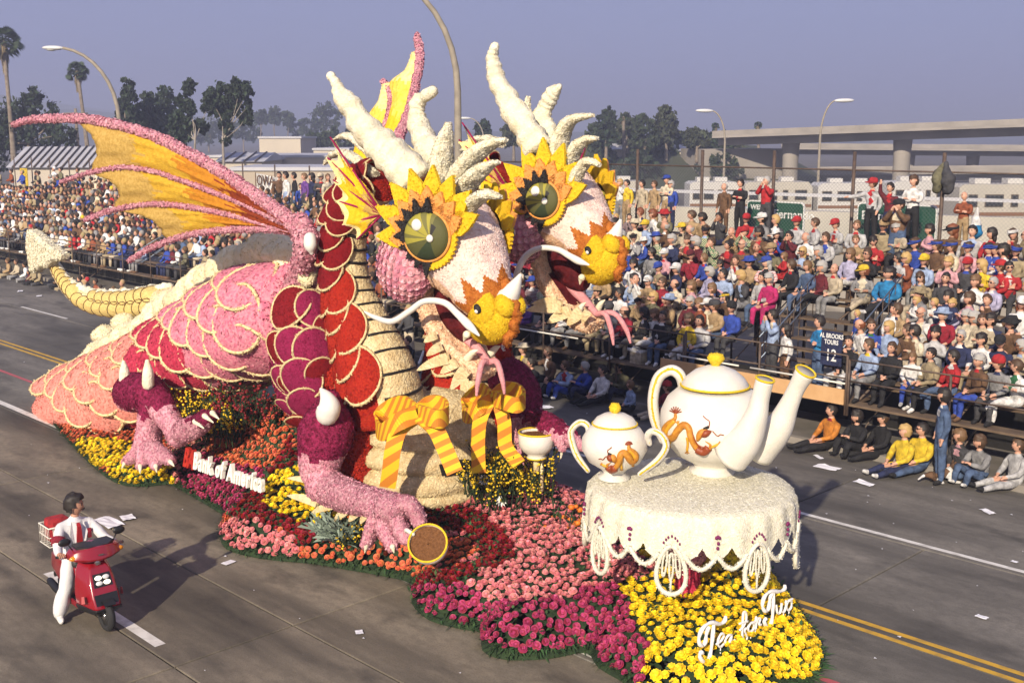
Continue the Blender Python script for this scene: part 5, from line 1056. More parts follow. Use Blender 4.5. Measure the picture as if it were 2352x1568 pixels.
make_head(Vector((-12.5, 10.98, 5.12)), R_(48), 0, 1.0, .92, dict(nh=0, jaw=.0, fork=[(.05, -.25), (.22, .06)], pa=[22, 44, 66, 87, 110, 133, 158, 183], pl=[.84, .92, .92, .98, .98, .98, 1.0, .92],
    whisk=[[(1100, 770, 10.40, .015), (1078, 748, 10.38, .06), (1050, 720, 10.35, .05), (1020, 695, 10.25, .045), (975, 692, 10.2, .045), (940, 715, 10.15, .045), (900, 738, 10.1, .045), (860, 728, 10.1, .035), (838, 716, 10.1, .015)]],
    horns=[[(958, 425, 10.65, .30), (905, 362, 10.55, .27), (850, 308, 10.45, .22), (805, 248, 10.35, .165), (778, 205, 10.3, .11), (760, 178, 10.25, .06)], [(1010, 375, 11.3, .22), (975, 320, 11.4, .19), (956, 268, 11.45, .15), (966, 232, 11.5, .11), (996, 207, 11.5, .06)]],
    fronds=[[(1010, 425, 10.8, .20), (1015, 370, 10.8, .20), (1022, 325, 10.8, .15), (1030, 282, 10.8, .05)], [(1040, 430, 10.9, .22), (1080, 368, 10.9, .20), (1120, 335, 10.95, .15), (1162, 320, 11.0, .05)], [(1060, 440, 10.85, .18), (1090, 405, 10.8, .17), (1115, 385, 10.8, .12), (1145, 372, 10.8, .04)], [(1072, 488, 10.7, .13), (1090, 462, 10.65, .14), (1118, 447, 10.6, .11), (1150, 452, 10.6, .05)], [(880, 380, 11.3, .12), (830, 330, 11.4, .12), (795, 312, 11.4, .09), (765, 322, 11.4, .03)], [(860, 400, 10.9, .10), (800, 355, 10.9, .10), (765, 355, 10.9, .08), (745, 378, 10.9, .02)]],
    fins=[dict(apex=(878, 492, 10.35), tips=[(763, 322, 10.1), (757, 367, 10.0), (769, 416, 9.95), (777, 462, 9.95), (790, 517, 10.0), (822, 548, 10.15)]), dict(apex=(1085, 500, 11.65), tips=[(928, 330, 11.9), (1030, 400, 12.0), (1150, 470, 12.0)])],
    spikes=[((974, 781, 10.5), (1000, 770, 10.5), .08), ((979, 811, 10.5), (1012, 795, 10.5), .09), ((956, 840, 10.5), (1030, 822, 10.55), .11), ((1010, 852, 10.55), (1048, 832, 10.6), .10), ((1032, 889, 10.6), (1070, 848, 10.65), .12)]))
make_head(Vector((-12.68, 13.40, 5.50)), R_(36), R_(-4), .96, .78, dict(nh=1, ex=.34, ez=.26, jaw=.28, fork=[(.35, -.05), (.42, .22)], pa=[20, 46, 72, 96, 120, 146, 170, 190], pl=[.80, .88, .96, 1.0, 1.0, 1.0, .98, .86],
    whisk=[[(1352, 608, 12.75, .015), (1330, 600, 12.72, .055), (1308, 588, 12.7, .05), (1280, 573, 12.65, .045), (1240, 570, 12.6, .045), (1208, 588, 12.55, .05), (1190, 620, 12.5, .05), (1180, 650, 12.5, .03)]],
    horns=[[(1238, 350, 12.95, .24), (1205, 290, 12.95, .22), (1165, 230, 12.95, .18), (1140, 175, 12.95, .14), (1133, 135, 12.95, .11), (1136, 110, 12.95, .07)], [(1270, 330, 13.4, .20), (1248, 285, 13.45, .17), (1252, 245, 13.5, .13), (1268, 215, 13.5, .10), (1285, 200, 13.5, .06)]],
    fronds=[[(1255, 350, 13.2, .12), (1225, 285, 13.3, .10), (1210, 250, 13.3, .07), (1214, 222, 13.3, .04)], [(1280, 370, 13.1, .2), (1290, 310, 13.1, .18), (1315, 275, 13.1, .13), (1362, 265, 13.1, .04)], [(1300, 390, 13.1, .17), (1320, 345, 13.1, .15), (1345, 322, 13.1, .11), (1372, 318, 13.1, .04)], [(1318, 420, 13.0, .14), (1335, 385, 13.0, .13), (1352, 370, 13.0, .1), (1376, 380, 13.0, .04)], [(1120, 350, 13.4, .12), (1085, 335, 13.4, .10), (1060, 345, 13.4, .03)], [(1150, 330, 13.5, .12), (1110, 318, 13.5, .1), (1060, 330, 13.5, .03)]],
    fins=[dict(apex=(1160, 425, 12.8), tips=[(1065, 287, 12.6), (1058, 325, 12.55), (1072, 370, 12.5), (1085, 405, 12.5), (1100, 440, 12.55), (1120, 470, 12.6)]), dict(apex=(1310, 430, 14.0), tips=[(1345, 335, 14.3), (1330, 380, 14.4), (1350, 430, 14.3)])],
    spikes=[((1222, 690, 12.9), (1280, 688, 12.9), .07), ((1210, 702, 12.9), (1290, 705, 12.9), .13), ((1255, 735, 12.9), (1310, 712, 12.95), .13), ((1300, 742, 12.95), (1335, 715, 13.0), .13), ((1335, 740, 13.0), (1350, 715, 13.0), .08)]))
# ================================================================== TEA TABLE, TEA SET, CUPS, LETTERING
TC = Vector((-8.55, 11.62, 0)); TZ = 2.06; TR = 1.34
TT = thing("tea_table", "round pedestal tea table with white flower tablecloth and lace trim on the float", "table", (TC.x, TC.y, .4))
def tpart(q, name, mm, par=None, **k): return child(q, name, mm, par or TT, **k)
C_CLOTH = flo("cloth_petals", (.77, .73, .55), (.84, .81, .66), 16, .10, .6); C_LACE = flo("lace_petals", (.76, .73, .58), (.82, .80, .67), 20, .1)
q = MB(); n = 192; T0 = Matrix.Translation((TC.x, TC.y, 0)); rows = [(0.01, TZ + .03), (.35, TZ + .03), (.7, TZ + .028), (1.0, TZ + .02), (1.2, TZ + .005), (1.29, TZ - .02), (1.33, TZ - .07), (1.35, TZ - .18), (1.36, TZ - .30), (1.365, None)]
ph0 = R_(-62)
for (r, z) in rows:
    for j in range(n):
        a = 2 * math.pi * j / n; s = abs(math.sin((a - ph0) * 12)); zz = z if z is not None else TZ - .34 - .18 * s ** .55
        rr = r * (1 + (.012 * math.sin(a * 24 - ph0 * 24) if r > 1.3 else 0)); q.v.append((TC.x + rr * math.cos(a), TC.y + rr * math.sin(a), zz))
for i in range(len(rows) - 1):
    for j in range(n): q.f.append((i * n + j, (i + 1) * n + j, (i + 1) * n + (j + 1) % n, i * n + (j + 1) % n)); q.m.append(0)
q.fluff(15000, .034, seed=4, lift=.06, tilt=.2); cloth = tpart(q, "tablecloth", C_CLOTH)
q = MB(); q.lathe([(.01, TZ - .12), (1.2, TZ - .12), (1.26, TZ - .05), (.01, TZ - .05)], 40, M=T0); tpart(q, "table_top", C_IVORY)
q = MB(); q.lathe([(.34, .36), (.34, .40), (.16, .46), (.155, .98), (.17, 1.0), (.24, 1.08), (.27, 1.18), (.24, 1.30), (.17, 1.38), (.15, 1.45), (.15, TZ - .12)], 20, M=T0)
for i, f in enumerate(q.f): q.m[i] = 1 if .99 < sum(q.v[j][2] for j in f) / 4 < 1.4 else 0
q.fluff(2200, .03, seed=9, lift=.3); tpart(q, "pedestal", [C_CRIM, C_LPINK])
# lace: swags between medallions
for k in range(8):
    a0 = ph0 + k * math.pi / 4
    def cyl(a, z, r=1.375): return Vector((TC.x + r * math.cos(a), TC.y + r * math.sin(a), z))
    q = MB(); zt = TZ - .36; hw = .11
    loop = [cyl(a0 + hw * 1.15 * math.sin(t) * (1 - .25 * math.cos(t)), zt - .30 + .30 * math.cos(t)) for t in [2 * math.pi * i / 28 for i in range(29)]]
    q.tube(loop, .030, 6, caps=False)
    for s in (-1, 0, 1):
        lf = [cyl(a0 + s * .045 + .018 * math.sin(t) + s * .03 * (1 - math.cos(t)) * .4, zt - .22 + .17 * math.cos(t) - (.03 if s == 0 else 0)) for t in [2 * math.pi * i / 14 for i in range(15)]]; q.tube(lf, .014, 5, caps=False)
    q.tube([cyl(a0, zt - .40), cyl(a0, zt - .58)], .014, 5); q.fluff(260, .025, seed=k); tpart(q, "lace_medallion", C_LACE)
    w = (math.pi / 4 - 2 * hw) / 2
    for s in (0, 1):
        b0 = a0 + hw + s * w; q = MB(); sw = [cyl(b0 + w * f, zt - .10 - .17 * math.sin(math.pi * f)) for f in [i / 12 for i in range(13)]]; q.tube(sw, .028, 6); q.fluff(140, .025, seed=k + 9); tpart(q, "lace_swag", C_LACE)
    # small violet sprigs
    for s, dz in ((.5, .17),):
        q = MB(); rg = random.Random(k); aa = a0 + math.pi / 8 * (1 if k % 2 else 1)
        for (da, z_) in ((0, .12), (.012, .13), (-.014, .13), (.004, .20), (0, .26)): q.ell(cyl(aa + da, TZ - z_ - .1, 1.385), (.02, .02, .024), 6, 4)
        for (da, z_) in ((-.05, .2), (.05, .2), (-.03, .17), (.03, .17), (0, .15), (0, .3), (-.07, .24), (.07, .24)): q.ell(cyl(a0 + da, TZ - z_ - .08, 1.385), (.013, .013, .02), 5, 4)
        tpart(q, "violet_sprig", mat("violet", (.18, .01, .09), .6), cloth)
# --- china
C_CHINA = mat("china_white", (.77, .74, .66), .5, (.72, .69, .59), 5, bump=.35, bscale=70); C_TRIM = flo("china_trim", (.82, .56, .02), (.88, .64, .05), 30, .1)
def handle(par, P, r, name="handle"):
    q = MB(); q.limb([(*p, r * (1.0 if 0 < i < len(P) - 1 else .75)) for i, p in enumerate(P)], 10, sub=6); h = tpart(q, name, C_CHINA, par)
    q = MB(); c = sum(P, Vector()) / len(P); q.limb([(*(p + (p - c).normalized() * r * .2 + (CAM - p).normalized() * r * .95), r * .22) for p in P], 6, sub=6); q.fluff(150, .02); tpart(q, "handle_trim", C_TRIM, h)
def pot(name, label, c, prof, lidprof, knob, trims):
    t = thing(name, label, name.replace('_', ' '), c); Mx = Matrix.Translation(c); q = MB(); q.lathe(prof, 56, M=Mx); bv = q.bvh(); tpart(q, "body", C_CHINA, t)
    q = MB(); q.lathe(lidprof, 48, M=Mx); lid = tpart(q, "lid", C_CHINA, t); q = MB(); q.lathe(knob, 20, M=Mx); q.fluff(300, .014, lift=.1); tpart(q, "knob", C_TRIM, t)
    for (r, z, w) in trims:
        q = MB(); q.tube([Vector(c) + Vector((r * math.cos(a), r * math.sin(a), z)) for a in [2 * math.pi * i / 48 for i in range(49)]], w, 6, caps=False); tpart(q, "trim_ring", C_TRIM, t)
    return t, bv
TPc = G(1636, 1082, TZ + .03)
s_ = .96
prof = [(.30, 0), (.31, .03), (.24, .07), (.27, .13), (.48, .24), (.64, .42), (.71, .62), (.70, .82), (.62, 1.0), (.50, 1.11), (.44, 1.15), (.42, 1.10)]
teapot, TBV = pot("teapot", "large white double-spouted teapot with gold dragon painting on the table", TPc, prof, [(.43, 1.155), (.44, 1.19), (.38, 1.28), (.27, 1.37), (.12, 1.43), (.04, 1.44)], [(.05, 1.42), (.06, 1.455), (.10, 1.50), (.115, 1.54), (.09, 1.59), (.01, 1.605)], [(.445, 1.175, .016)])
y0 = TPc.y
handle(teapot, [W(1568, 892, y0 - .1), W(1562, 862, y0 - .2), W(1540, 850, y0 - .25), W(1512, 868, y0 - .3), W(1500, 915, y0 - .3), W(1505, 965, y0 - .25), W(1522, 1010, y0 - .15)], .075)
for sp, yy in (([(1678, 1045, .25), (1712, 1010, .21), (1735, 960, .15), (1746, 915, .115), (1757, 872, .112)], y0 - .35), ([(1738, 1030, .26), (1785, 985, .19), (1812, 930, .125), (1830, 890, .108), (1850, 854, .13)], y0 + .15)):
    q = MB(); P = crom([(*W(u, v, yy), r) for u, v, r in sp], 7); pts = [Vector(p[:3]) for p in P]; q.tube(pts, [p[3] for p in P], 20); so = tpart(q, "spout", C_CHINA, teapot)
    d = (pts[-1] - pts[-2]).normalized(); F3 = frame(d); q = MB(); rr = P[-1][3]; q.tube([pts[-1] + d * .01 + F3 @ Vector((math.cos(a) * rr, math.sin(a) * rr, 0)) for a in [2 * math.pi * i / 24 for i in range(25)]], .015, 6, caps=False); tpart(q, "spout_trim", C_TRIM, so)
    q = MB(); q.tube([pts[-1] + d * .004, pts[-1] + d * .012], rr * .92, 20); tpart(q, "spout_mouth", mat("spout_inner", (.35, .33, .28), .8), so)
SGc = G(1410, 1098, TZ + .03)
k_ = .60
sp_ = [(.20, 0), (.21, .03), (.13, .08), (.18, .14), (.34, .24), (.425, .40), (.42, .54), (.34, .67), (.27, .72)]
sugar, SBV = pot("sugar_bowl", "small white two-handled sugar bowl with gold dragon beside the teapot", SGc, sp_, [(.29, .72), (.29, .74), (.24, .81), (.15, .86), (.03, .88)], [(.03, .87), (.07, .91), (.075, .95), (.05, 1.0), (.01, 1.01)], [(.29, .735, .012), (.195, .02, .01)])
y1 = SGc.y
handle(sugar, [W(1352, 1003, y1 - .1), W(1350, 978, y1 - .12), W(1332, 970, y1 - .15), W(1314, 985, y1 - .18), W(1312, 1005, y1 - .18), W(1325, 1045, y1 - .15), W(1350, 1080, y1 - .1)], .045)
handle(sugar, [W(1492, 1018, y1 + .05), W(1488, 1000, y1), W(1500, 990, y1 - .02), W(1520, 1000, y1 - .03), W(1530, 1025, y1 - .03), W(1512, 1055, y1 - .05), W(1470, 1088, y1 - .1)], .045)
# painted dragons on the china (thin relief following the surface)
D_OR = mat("emblem_orange", (.46, .17, .015), .6, (.58, .27, .025), 22); D_RD = mat("emblem_rust", (.26, .05, .012), .5); D_YL = mat("emblem_yellow", (.66, .36, .02), .6)
def emblem(par, bv, S, mir):
    def pt(x, y):
        p, nn = cast(bv, *S(x, y)); return (p + nn * .004) if p is not None else None
    def stroke(L, w, mm, name, tap=True):
        P = crom([(*l, 0) for l in L], 6); pts = [pt(a[0], a[1]) for a in P]; pts = [p for p in pts if p is not None]
        if len(pts) < 3: return
        n_ = len(pts); q = MB(); q.tube(pts, [w * (1 - .75 * abs(2 * i / (n_ - 1) - .9) ** 2 if tap else 1) for i in range(n_)], 6); tpart(q, name, mm, par)
    stroke([(855, 455), (852, 490), (810, 520), (780, 560), (785, 610), (830, 625), (870, 570), (910, 535), (945, 555), (960, 620), (990, 680), (1040, 715), (1085, 710), (1095, 670), (1060, 645)], .050, D_OR, "emblem_body")
    stroke([(785, 600), (800, 560), (850, 500)], .03, D_YL, "emblem_tail", False)
    stroke([(1085, 690), (1050, 720), (1000, 700)], .055, D_RD, "emblem_chest", False)
    for a in range(7): d = R_(200 + a * 25); stroke([(855, 455), (855 + 20 * math.cos(d), 450 + 20 * math.sin(d)), (855 + 42 * math.cos(d), 448 + 42 * math.sin(d))], .009, D_RD, "emblem_tuft", False)
    stroke([(1005, 640), (1030, 590), (1075, 560)], .045, D_OR, "emblem_mane"); stroke([(1030, 610), (1065, 590), (1105, 575)], .05, D_RD, "emblem_head"); stroke([(1050, 560), (1085, 545)], .02, C_BLACK, "emblem_eye", False)
    stroke([(1085, 550), (1090, 510), (1065, 490), (1045, 470)], .007, D_RD, "emblem_whisker", False); stroke([(1110, 575), (1145, 610), (1165, 600), (1190, 605)], .007, D_RD, "emblem_whisker", False)
    for (x0, y0_, x1, y1_) in ((935, 620, 935, 710), (880, 560, 872, 525), (820, 630, 812, 665), (1090, 690, 1150, 665)):
        stroke([(x0, y0_), ((x0 + x1) / 2 + 5, (y0_ + y1_) / 2), (x1, y1_)], .018, D_YL, "emblem_leg", False)
        for t_ in (-.6, 0, .6): a = math.atan2(y1_ - y0_, x1 - x0) + t_; stroke([(x1, y1_), (x1 + 10 * math.cos(a), y1_ + 10 * math.sin(a)), (x1 + 22 * math.cos(a), y1_ + 22 * math.sin(a))], .008, D_OR, "emblem_claw", False)
    stroke([(800, 632), (842, 612), (880, 552), (912, 516), (955, 538), (978, 610), (1008, 668), (1050, 690)], .010, D_RD, "emblem_back", False); stroke([(960, 640), (990, 700), (1040, 728), (1088, 716)], .020, D_RD, "emblem_belly")
emblem(teapot, TBV, lambda x, y: (1270 + .33 * x, 799.7 + .33 * y), 0)
emblem(sugar, SBV, lambda x, y: (1452 - (x - 855) * .33 * .62 - 8, 1023 + (y - 455) * .33 * .62), 1)
# --- cups
def cup(label, c, axis, r, h, tea, foot=True):
    t = thing("teacup", label, "teacup", c); Mx = Matrix.Translation(c) @ frame(axis).to_4x4(); q = MB()
    q.lathe([(r * .02, 0), (r * .5, 0), (r * .52, .03), (r * .45, .06), (r * .75, .12), (r * .96, h * .5), (r, h), (r * .94, h), (r * .9, h * .6), (r * .6, .14), (.01, .12)], 36, M=Mx); tpart(q, "bowl", C_CHINA, t)
    q = MB(); q.tube([Mx @ Vector((r * .97 * math.cos(a), r * .97 * math.sin(a), h)) for a in [2 * math.pi * i / 36 for i in range(37)]], .016, 6, caps=False); tpart(q, "rim_trim", C_TRIM, t); q = MB(); q.tube([Mx @ Vector((r * .51 * math.cos(a), r * .51 * math.sin(a), .012)) for a in [2 * math.pi * i / 36 for i in range(37)]], .013, 6, caps=False); tpart(q, "foot_trim", C_TRIM, t)
    if tea: q = MB(); q.lathe([(.01, h * .88), (r * .93, h * .88)], 36, M=Mx); q.f = [f[::-1] if False else f for f in q.f]; q.fluff(900, .02, lift=.1); tpart(q, "tea", flo("tea_brown", (.14, .06, .022), (.22, .10, .04), 30, .3), t)
    return t, Mx
cc = W(985, 1252, 9.72); ax_ = ((CAM - cc).normalized() + Vector((-.12, -.1, .35))).normalized()
cup1, Mx = cup("tilted white teacup full of brown tea in the near clawed hand", cc - ax_ * .22, ax_, .275, .34, True)
q = MB(); fx = Mx.to_3x3() @ Vector((1, 0, 0)); side = (W(930, 1225, 9.7) - cc); side = (side - ax_ * side.dot(ax_)).normalized(); b = Mx @ Vector((0, 0, .22)); q.limb([(*(b + side * .25 + ax_ * .1), .03), (*(b + side * .36 + ax_ * .1), .03), (*(b + side * .38 - ax_ * .06), .03), (*(b + side * .26 - ax_ * .1), .03)], 8); tpart(q, "cup_handle", C_CHINA, cup1)
c2 = W(1232, 1052, 12.35)
cup2, Mx = cup("upright white teacup with gold rim held out by the far claw", c2, Vector((0, 0, 1)), .285, .42, True)
q = MB(); q.tube([c2 + Vector((0, 0, .0)), c2 + Vector((0, 0, -.22))], .05, 8); q.tube([c2 + Vector((.03, .08, .0)), c2 + Vector((.03, .1, -.55))], .03, 6); tpart(q, "support_post", C_HUSK, cup2)
# --- script lettering: Tea for Two
LA, LB_ = G(1622, 1512, .50), G(1812, 1408, .55); pd = (LB_ - LA); pd.z = 0; pd.normalize(); pn = Vector((-pd.y, pd.x, 0))
def onplane(x, y):
    d = ray(1317 + .28 * x, 1223 + .28 * y); t = (LA - CAM).dot(pn) / d.dot(pn); return CAM + d * t
C_LETT = mat("lettering_white", (.86, .85, .80), .6, bump=.3, bscale=40)
WORDS = {'T': [[(1250, 680), (1240, 722), (1200, 747), (1130, 735), (1068, 775), (1032, 850), (1036, 910), (1066, 922), (1084, 885), (1092, 825), (1110, 765)], [(1152, 740), (1142, 850), (1127, 975), (1100, 1060), (1060, 1050), (1037, 1010), (1048, 978), (1064, 990)]],
 'e': [[(1170, 915), (1212, 882), (1235, 840), (1214, 826), (1190, 870), (1188, 920), (1208, 933), (1238, 905)]], 'a': [[(1302, 836), (1270, 842), (1246, 882), (1252, 912), (1276, 902), (1300, 842), (1290, 898), (1302, 908), (1326, 875)]],
 'f': [[(1362, 800), (1392, 770), (1418, 710), (1412, 650), (1394, 660), (1388, 760), (1386, 850), (1404, 888), (1424, 855), (1404, 800), (1420, 780)], [(1360, 745), (1432, 722)]], 'o': [[(1456, 738), (1432, 778), (1446, 810), (1476, 788), (1478, 742), (1456, 738), (1492, 728)]], 'r': [[(1484, 760), (1502, 690), (1500, 740), (1494, 790), (1500, 740), (1516, 702), (1532, 704), (1522, 748), (1538, 752)]],
 'T2': [[(1735, 425), (1730, 460), (1690, 480), (1620, 480), (1570, 520), (1550, 590), (1565, 635), (1590, 638), (1605, 600), (1612, 540), (1630, 492)], [(1642, 485), (1637, 600), (1631, 700), (1610, 765), (1580, 760), (1564, 722), (1580, 702)]],
 'w': [[(1664, 590), (1672, 650), (1690, 660), (1704, 620), (1708, 575), (1706, 640), (1728, 646), (1742, 600), (1744, 560), (1756, 580)]], 'o2': [[(1764, 556), (1746, 598), (1760, 634), (1786, 610), (1788, 562), (1764, 555), (1798, 540)]]}
for k, SS in WORDS.items():
    q = MB()
    for L in SS:
        P = crom([(*onplane(*l), .026) for l in L], 6); n_ = len(P)
        wv = [(.017 if k[0] == 'T' else .012) + (.010 if k[0] == 'T' else .005) * abs(math.sin(i * .3)) for i in range(n_)]
        q.tube([Vector(p[:3]) for p in P], wv, 8)
    zb = min(v[2] for v in q.v); pb = min(q.v, key=lambda v: v[2]); q.tube([Vector(pb), Vector((pb[0], pb[1], .3))], .008, 5); tpart(q, "script_letter", C_LETT, FLO)
# --- sponsor lettering standing in the magenta roses
def glyph(ch, size, mm, M, ext=.035, off=.0, xs_=1.0, name="block_letter", shear=0.0):
    cu = bpy.data.curves.new("glyph", 'FONT'); cu.body = ch; cu.size = size; cu.extrude = ext; cu.offset = off; cu.shear = shear; cu.resolution_u = 3; o = bpy.data.objects.new("glyph", cu); COL.link(o)
    dg = bpy.context.evaluated_depsgraph_get(); me = bpy.data.meshes.new_from_object(o.evaluated_get(dg)); bpy.data.objects.remove(o); bpy.data.curves.remove(cu)
    if not me.vertices: return None, 0
    q = MB(); q.v = [(v.co.x * xs_, v.co.y, v.co.z) for v in me.vertices]; q.f = [tuple(p.vertices) for p in me.polygons]; q.m = [0] * len(q.f); x0 = min(v[0] for v in q.v); x1 = max(v[0] for v in q.v); bpy.data.meshes.remove(me)
    return q, x1
A = W(446, 1074, 9.66); Bp = W(606, 1130, 9.66)
Lw = Bp.x - A.x; txt = "Bank of America"; adv = []; gl = []; x = 0
for ch in txt:
    if ch == ' ': x += .10; continue
    q, w = glyph(ch, .42, None, None, off=.012, xs_=.72); gl.append((q, x, w)); x += w + .022
k_ = Lw / x
for (q, x, w) in gl:
    slope = (Bp.z - A.z) / Lw
    q.v = [(A.x + (x + v[0]) * k_, A.y - v[2] + .0 + .25 * v[1] * .6, A.z + v[1] * .97 + slope * (x + v[0]) * k_) for v in q.v]; q.f = [f for f in q.f]; tpart(q, "block_letter", mat("letter_white", (.88, .86, .76), .6, bump=.3, bscale=40), FLO, smooth=False)
for i, ch in enumerate("BA"):
    q, w = glyph(ch, .46, None, None, off=.016, xs_=.62, shear=.25); q.v = [(A.x - .36 + i * .16 + v[0], A.y - v[2] + .15 * v[1], A.z - .02 + v[1] * 1.0) for v in q.v]; tpart(q, "emblem_letter", flo("letter_red", (.42, .02, .015), (.50, .04, .02), 20, .1), FLO, smooth=False)
# ================================================================== PEOPLE
def V3(*a): return Vector(a)
def head_mb():                       # head looks along -Y, origin at its centre; slots: 0 skin, 5 dark
    q = MB(); nu, nv = 18, 14; q.ell((0, 0, 0), (.076, .098, .118), nu, nv)
    for i, v in enumerate(q.v):
        x, y, z = v
        if z < -.03: k = 1 - .32 * min(1, (-.03 - z) / .09); x *= k; y = y * (k if y > 0 else 1 - .10 * (-.03 - z) / .09)
        if y < 0 and abs(x) < .024 and -.045 < z < .022: y -= .020 * (1 - abs(x) / .03) * (1.0 if z < 0 else .5)      # nose
        if y < -.04 and .006 < z < .04 and abs(x) > .016: y += .008                                                  # sockets
        if y < 0 and z < -.085: y -= .008                                                                             # chin
        q.v[i] = (x, y, z)
    for s in (-1, 1): q.ell((s * .078, .012, -.01), (.012, .022, .032), 8, 6); q.ell((s * .030, -.086, .018), (.015, .009, .009), 6, 4, m=5); q.ell((s * .030, -.090, .038), (.018, .007, .005), 6, 4, m=5)
    q.ell((0, -.090, -.058), (.026, .009, .008), 8, 4, m=6); return q
HEAD = head_mb()
def skin_body(J, E, lab):            # J: name -> (co, r); E: edges; lab: edge index -> slot
    names = list(J); me = bpy.data.meshes.new("tmp"); me.from_pydata([J[k][0] for k in names], [(names.index(a), names.index(b)) for a, b in E], [])
    o = bpy.data.objects.new("tmp", me); COL.link(o); md = o.modifiers.new("s", 'SKIN'); md.use_smooth_shade = True; md.branch_smoothing = .6
    sv = me.skin_vertices[0].data
    for i, k in enumerate(names): r = J[k][1]; sv[i].radius = (r, r) if not isinstance(r, tuple) else r; sv[i].use_root = (k == 'pel')
    ss = o.modifiers.new("u", 'SUBSURF'); ss.levels = 1; ss.render_levels = 1
    dg = bpy.context.evaluated_depsgraph_get(); dg.update(); ev = bpy.data.meshes.new_from_object(o.evaluated_get(dg))
    q = MB(); q.v = [tuple(v.co) for v in ev.vertices]; q.f = [tuple(p.vertices) for p in ev.polygons]; q.m = [0] * len(q.f)
    bpy.data.objects.remove(o); bpy.data.meshes.remove(me); bpy.data.meshes.remove(ev)
    segs = [(Vector(J[a][0]), Vector(J[b][0]), l) for (a, b), l in zip(E, lab)]
    for i, f in enumerate(q.f):
        c = sum((Vector(q.v[j]) for j in f), Vector()) / len(f); best = 9
        for a, b, l in segs:
            ab = b - a; t = max(0, min(1, (c - a).dot(ab) / max(ab.length_squared, 1e-9))); d = (a + ab * t - c).length
            if d < best: best = d; q.m[i] = l
    return q
def person_mesh(hz, arms, legs, lean=.0, hyaw=0.0, hpitch=0.0, female=False):
    """hz: seat/hip height; arms: [(elbow, wrist)] left,right relative to hip; legs: [(knee, ankle, toe)] absolute. faces -Y"""
    w = .170 if female else .195; L = lambda z, f=0: V3(0, -lean * z + f, hz + z)
    J = {'pel': (L(.04), (.17, .13)), 'waist': (L(.20), (.165, .125)), 'chest': (L(.38), (.19, .14)), 'nb': (L(.49), (.11, .09)), 'neck': (L(.555, -.01), .058), 'skull': (L(.60, -.015), .055)}
    E = [('pel', 'waist'), ('waist', 'chest'), ('chest', 'nb'), ('nb', 'neck'), ('neck', 'skull')]; lab = [1, 1, 1, 1, 0]
    for s, n, (el, wr) in ((1, 'l', arms[0]), (-1, 'r', arms[1])):
        sh = L(.455) + V3(s * w, 0, 0); J['sh' + n] = (sh, .085); e = V3(s * el[0], el[1], hz + el[2]); wv = V3(s * wr[0], wr[1], hz + wr[2]); J['el' + n] = (e, .066); J['wr' + n] = (wv, .048)
        d = (wv - e).normalized(); J['hd' + n] = (wv + d * .055, (.040, .026)); J['ft' + n] = (wv + d * .115 + V3(0, 0, -.012), (.030, .016)); J['th' + n] = (wv + d * .06 + V3(-s * .035, -.015, .015), .016)
        E += [('chest', 'sh' + n), ('sh' + n, 'el' + n), ('el' + n, 'wr' + n), ('wr' + n, 'hd' + n), ('hd' + n, 'ft' + n), ('wr' + n, 'th' + n)]; lab += [1, 1, 1, 0, 0, 0]
    for s, n, (kn, an, to) in ((1, 'l', legs[0]), (-1, 'r', legs[1])):
        hp = L(.0) + V3(s * .10, -.02, 0); J['hp' + n] = (hp, .105); J['kn' + n] = (V3(*kn), .082); J['an' + n] = (V3(*an), .052); J['to' + n] = (V3(*to), (.042, .034)); mid = V3(*an).lerp(V3(*kn), .55); J['cf' + n] = (mid, .068)
        hl = V3(*an) + (V3(*an) - V3(*to)) * .25; E += [('pel', 'hp' + n), ('hp' + n, 'kn' + n), ('kn' + n, 'cf' + n), ('cf' + n, 'an' + n), ('an' + n, 'to' + n)]; lab += [2, 2, 2, 2, 3]
    q = skin_body(J, E, lab)
    for i, f in enumerate(q.f):
        c = sum((Vector(q.v[j]) for j in f), Vector()) / len(f)
        if q.m[i] == 1 and abs(c.x) < .052 * min(1, max(0, (c.z - hz - .14)) / .25) and c.y < -lean * (c.z - hz) - .04: q.m[i] = 4
    for i, v in enumerate(q.v):
        p = Vector(v); q.v[i] = tuple(p + Vector((mnoise.noise(p * 11), mnoise.noise(p * 11 + Vector((9, 0, 0))), mnoise.noise(p * 9 + Vector((0, 9, 0))))) * .014)
    hc = L(.60, -.025) + V3(0, 0, .11); HMx = Matrix.Translation(hc) @ Matrix.Rotation(hyaw, 4, 'Z') @ Matrix.Rotation(hpitch, 4, 'X') @ Matrix.Rotation(rnd.uniform(-.2, .2), 4, 'Y') @ Matrix.Scale(1.05, 4); q.add(HEAD.v, HEAD.f, list(HEAD.m), HMx)
    return q, HMx
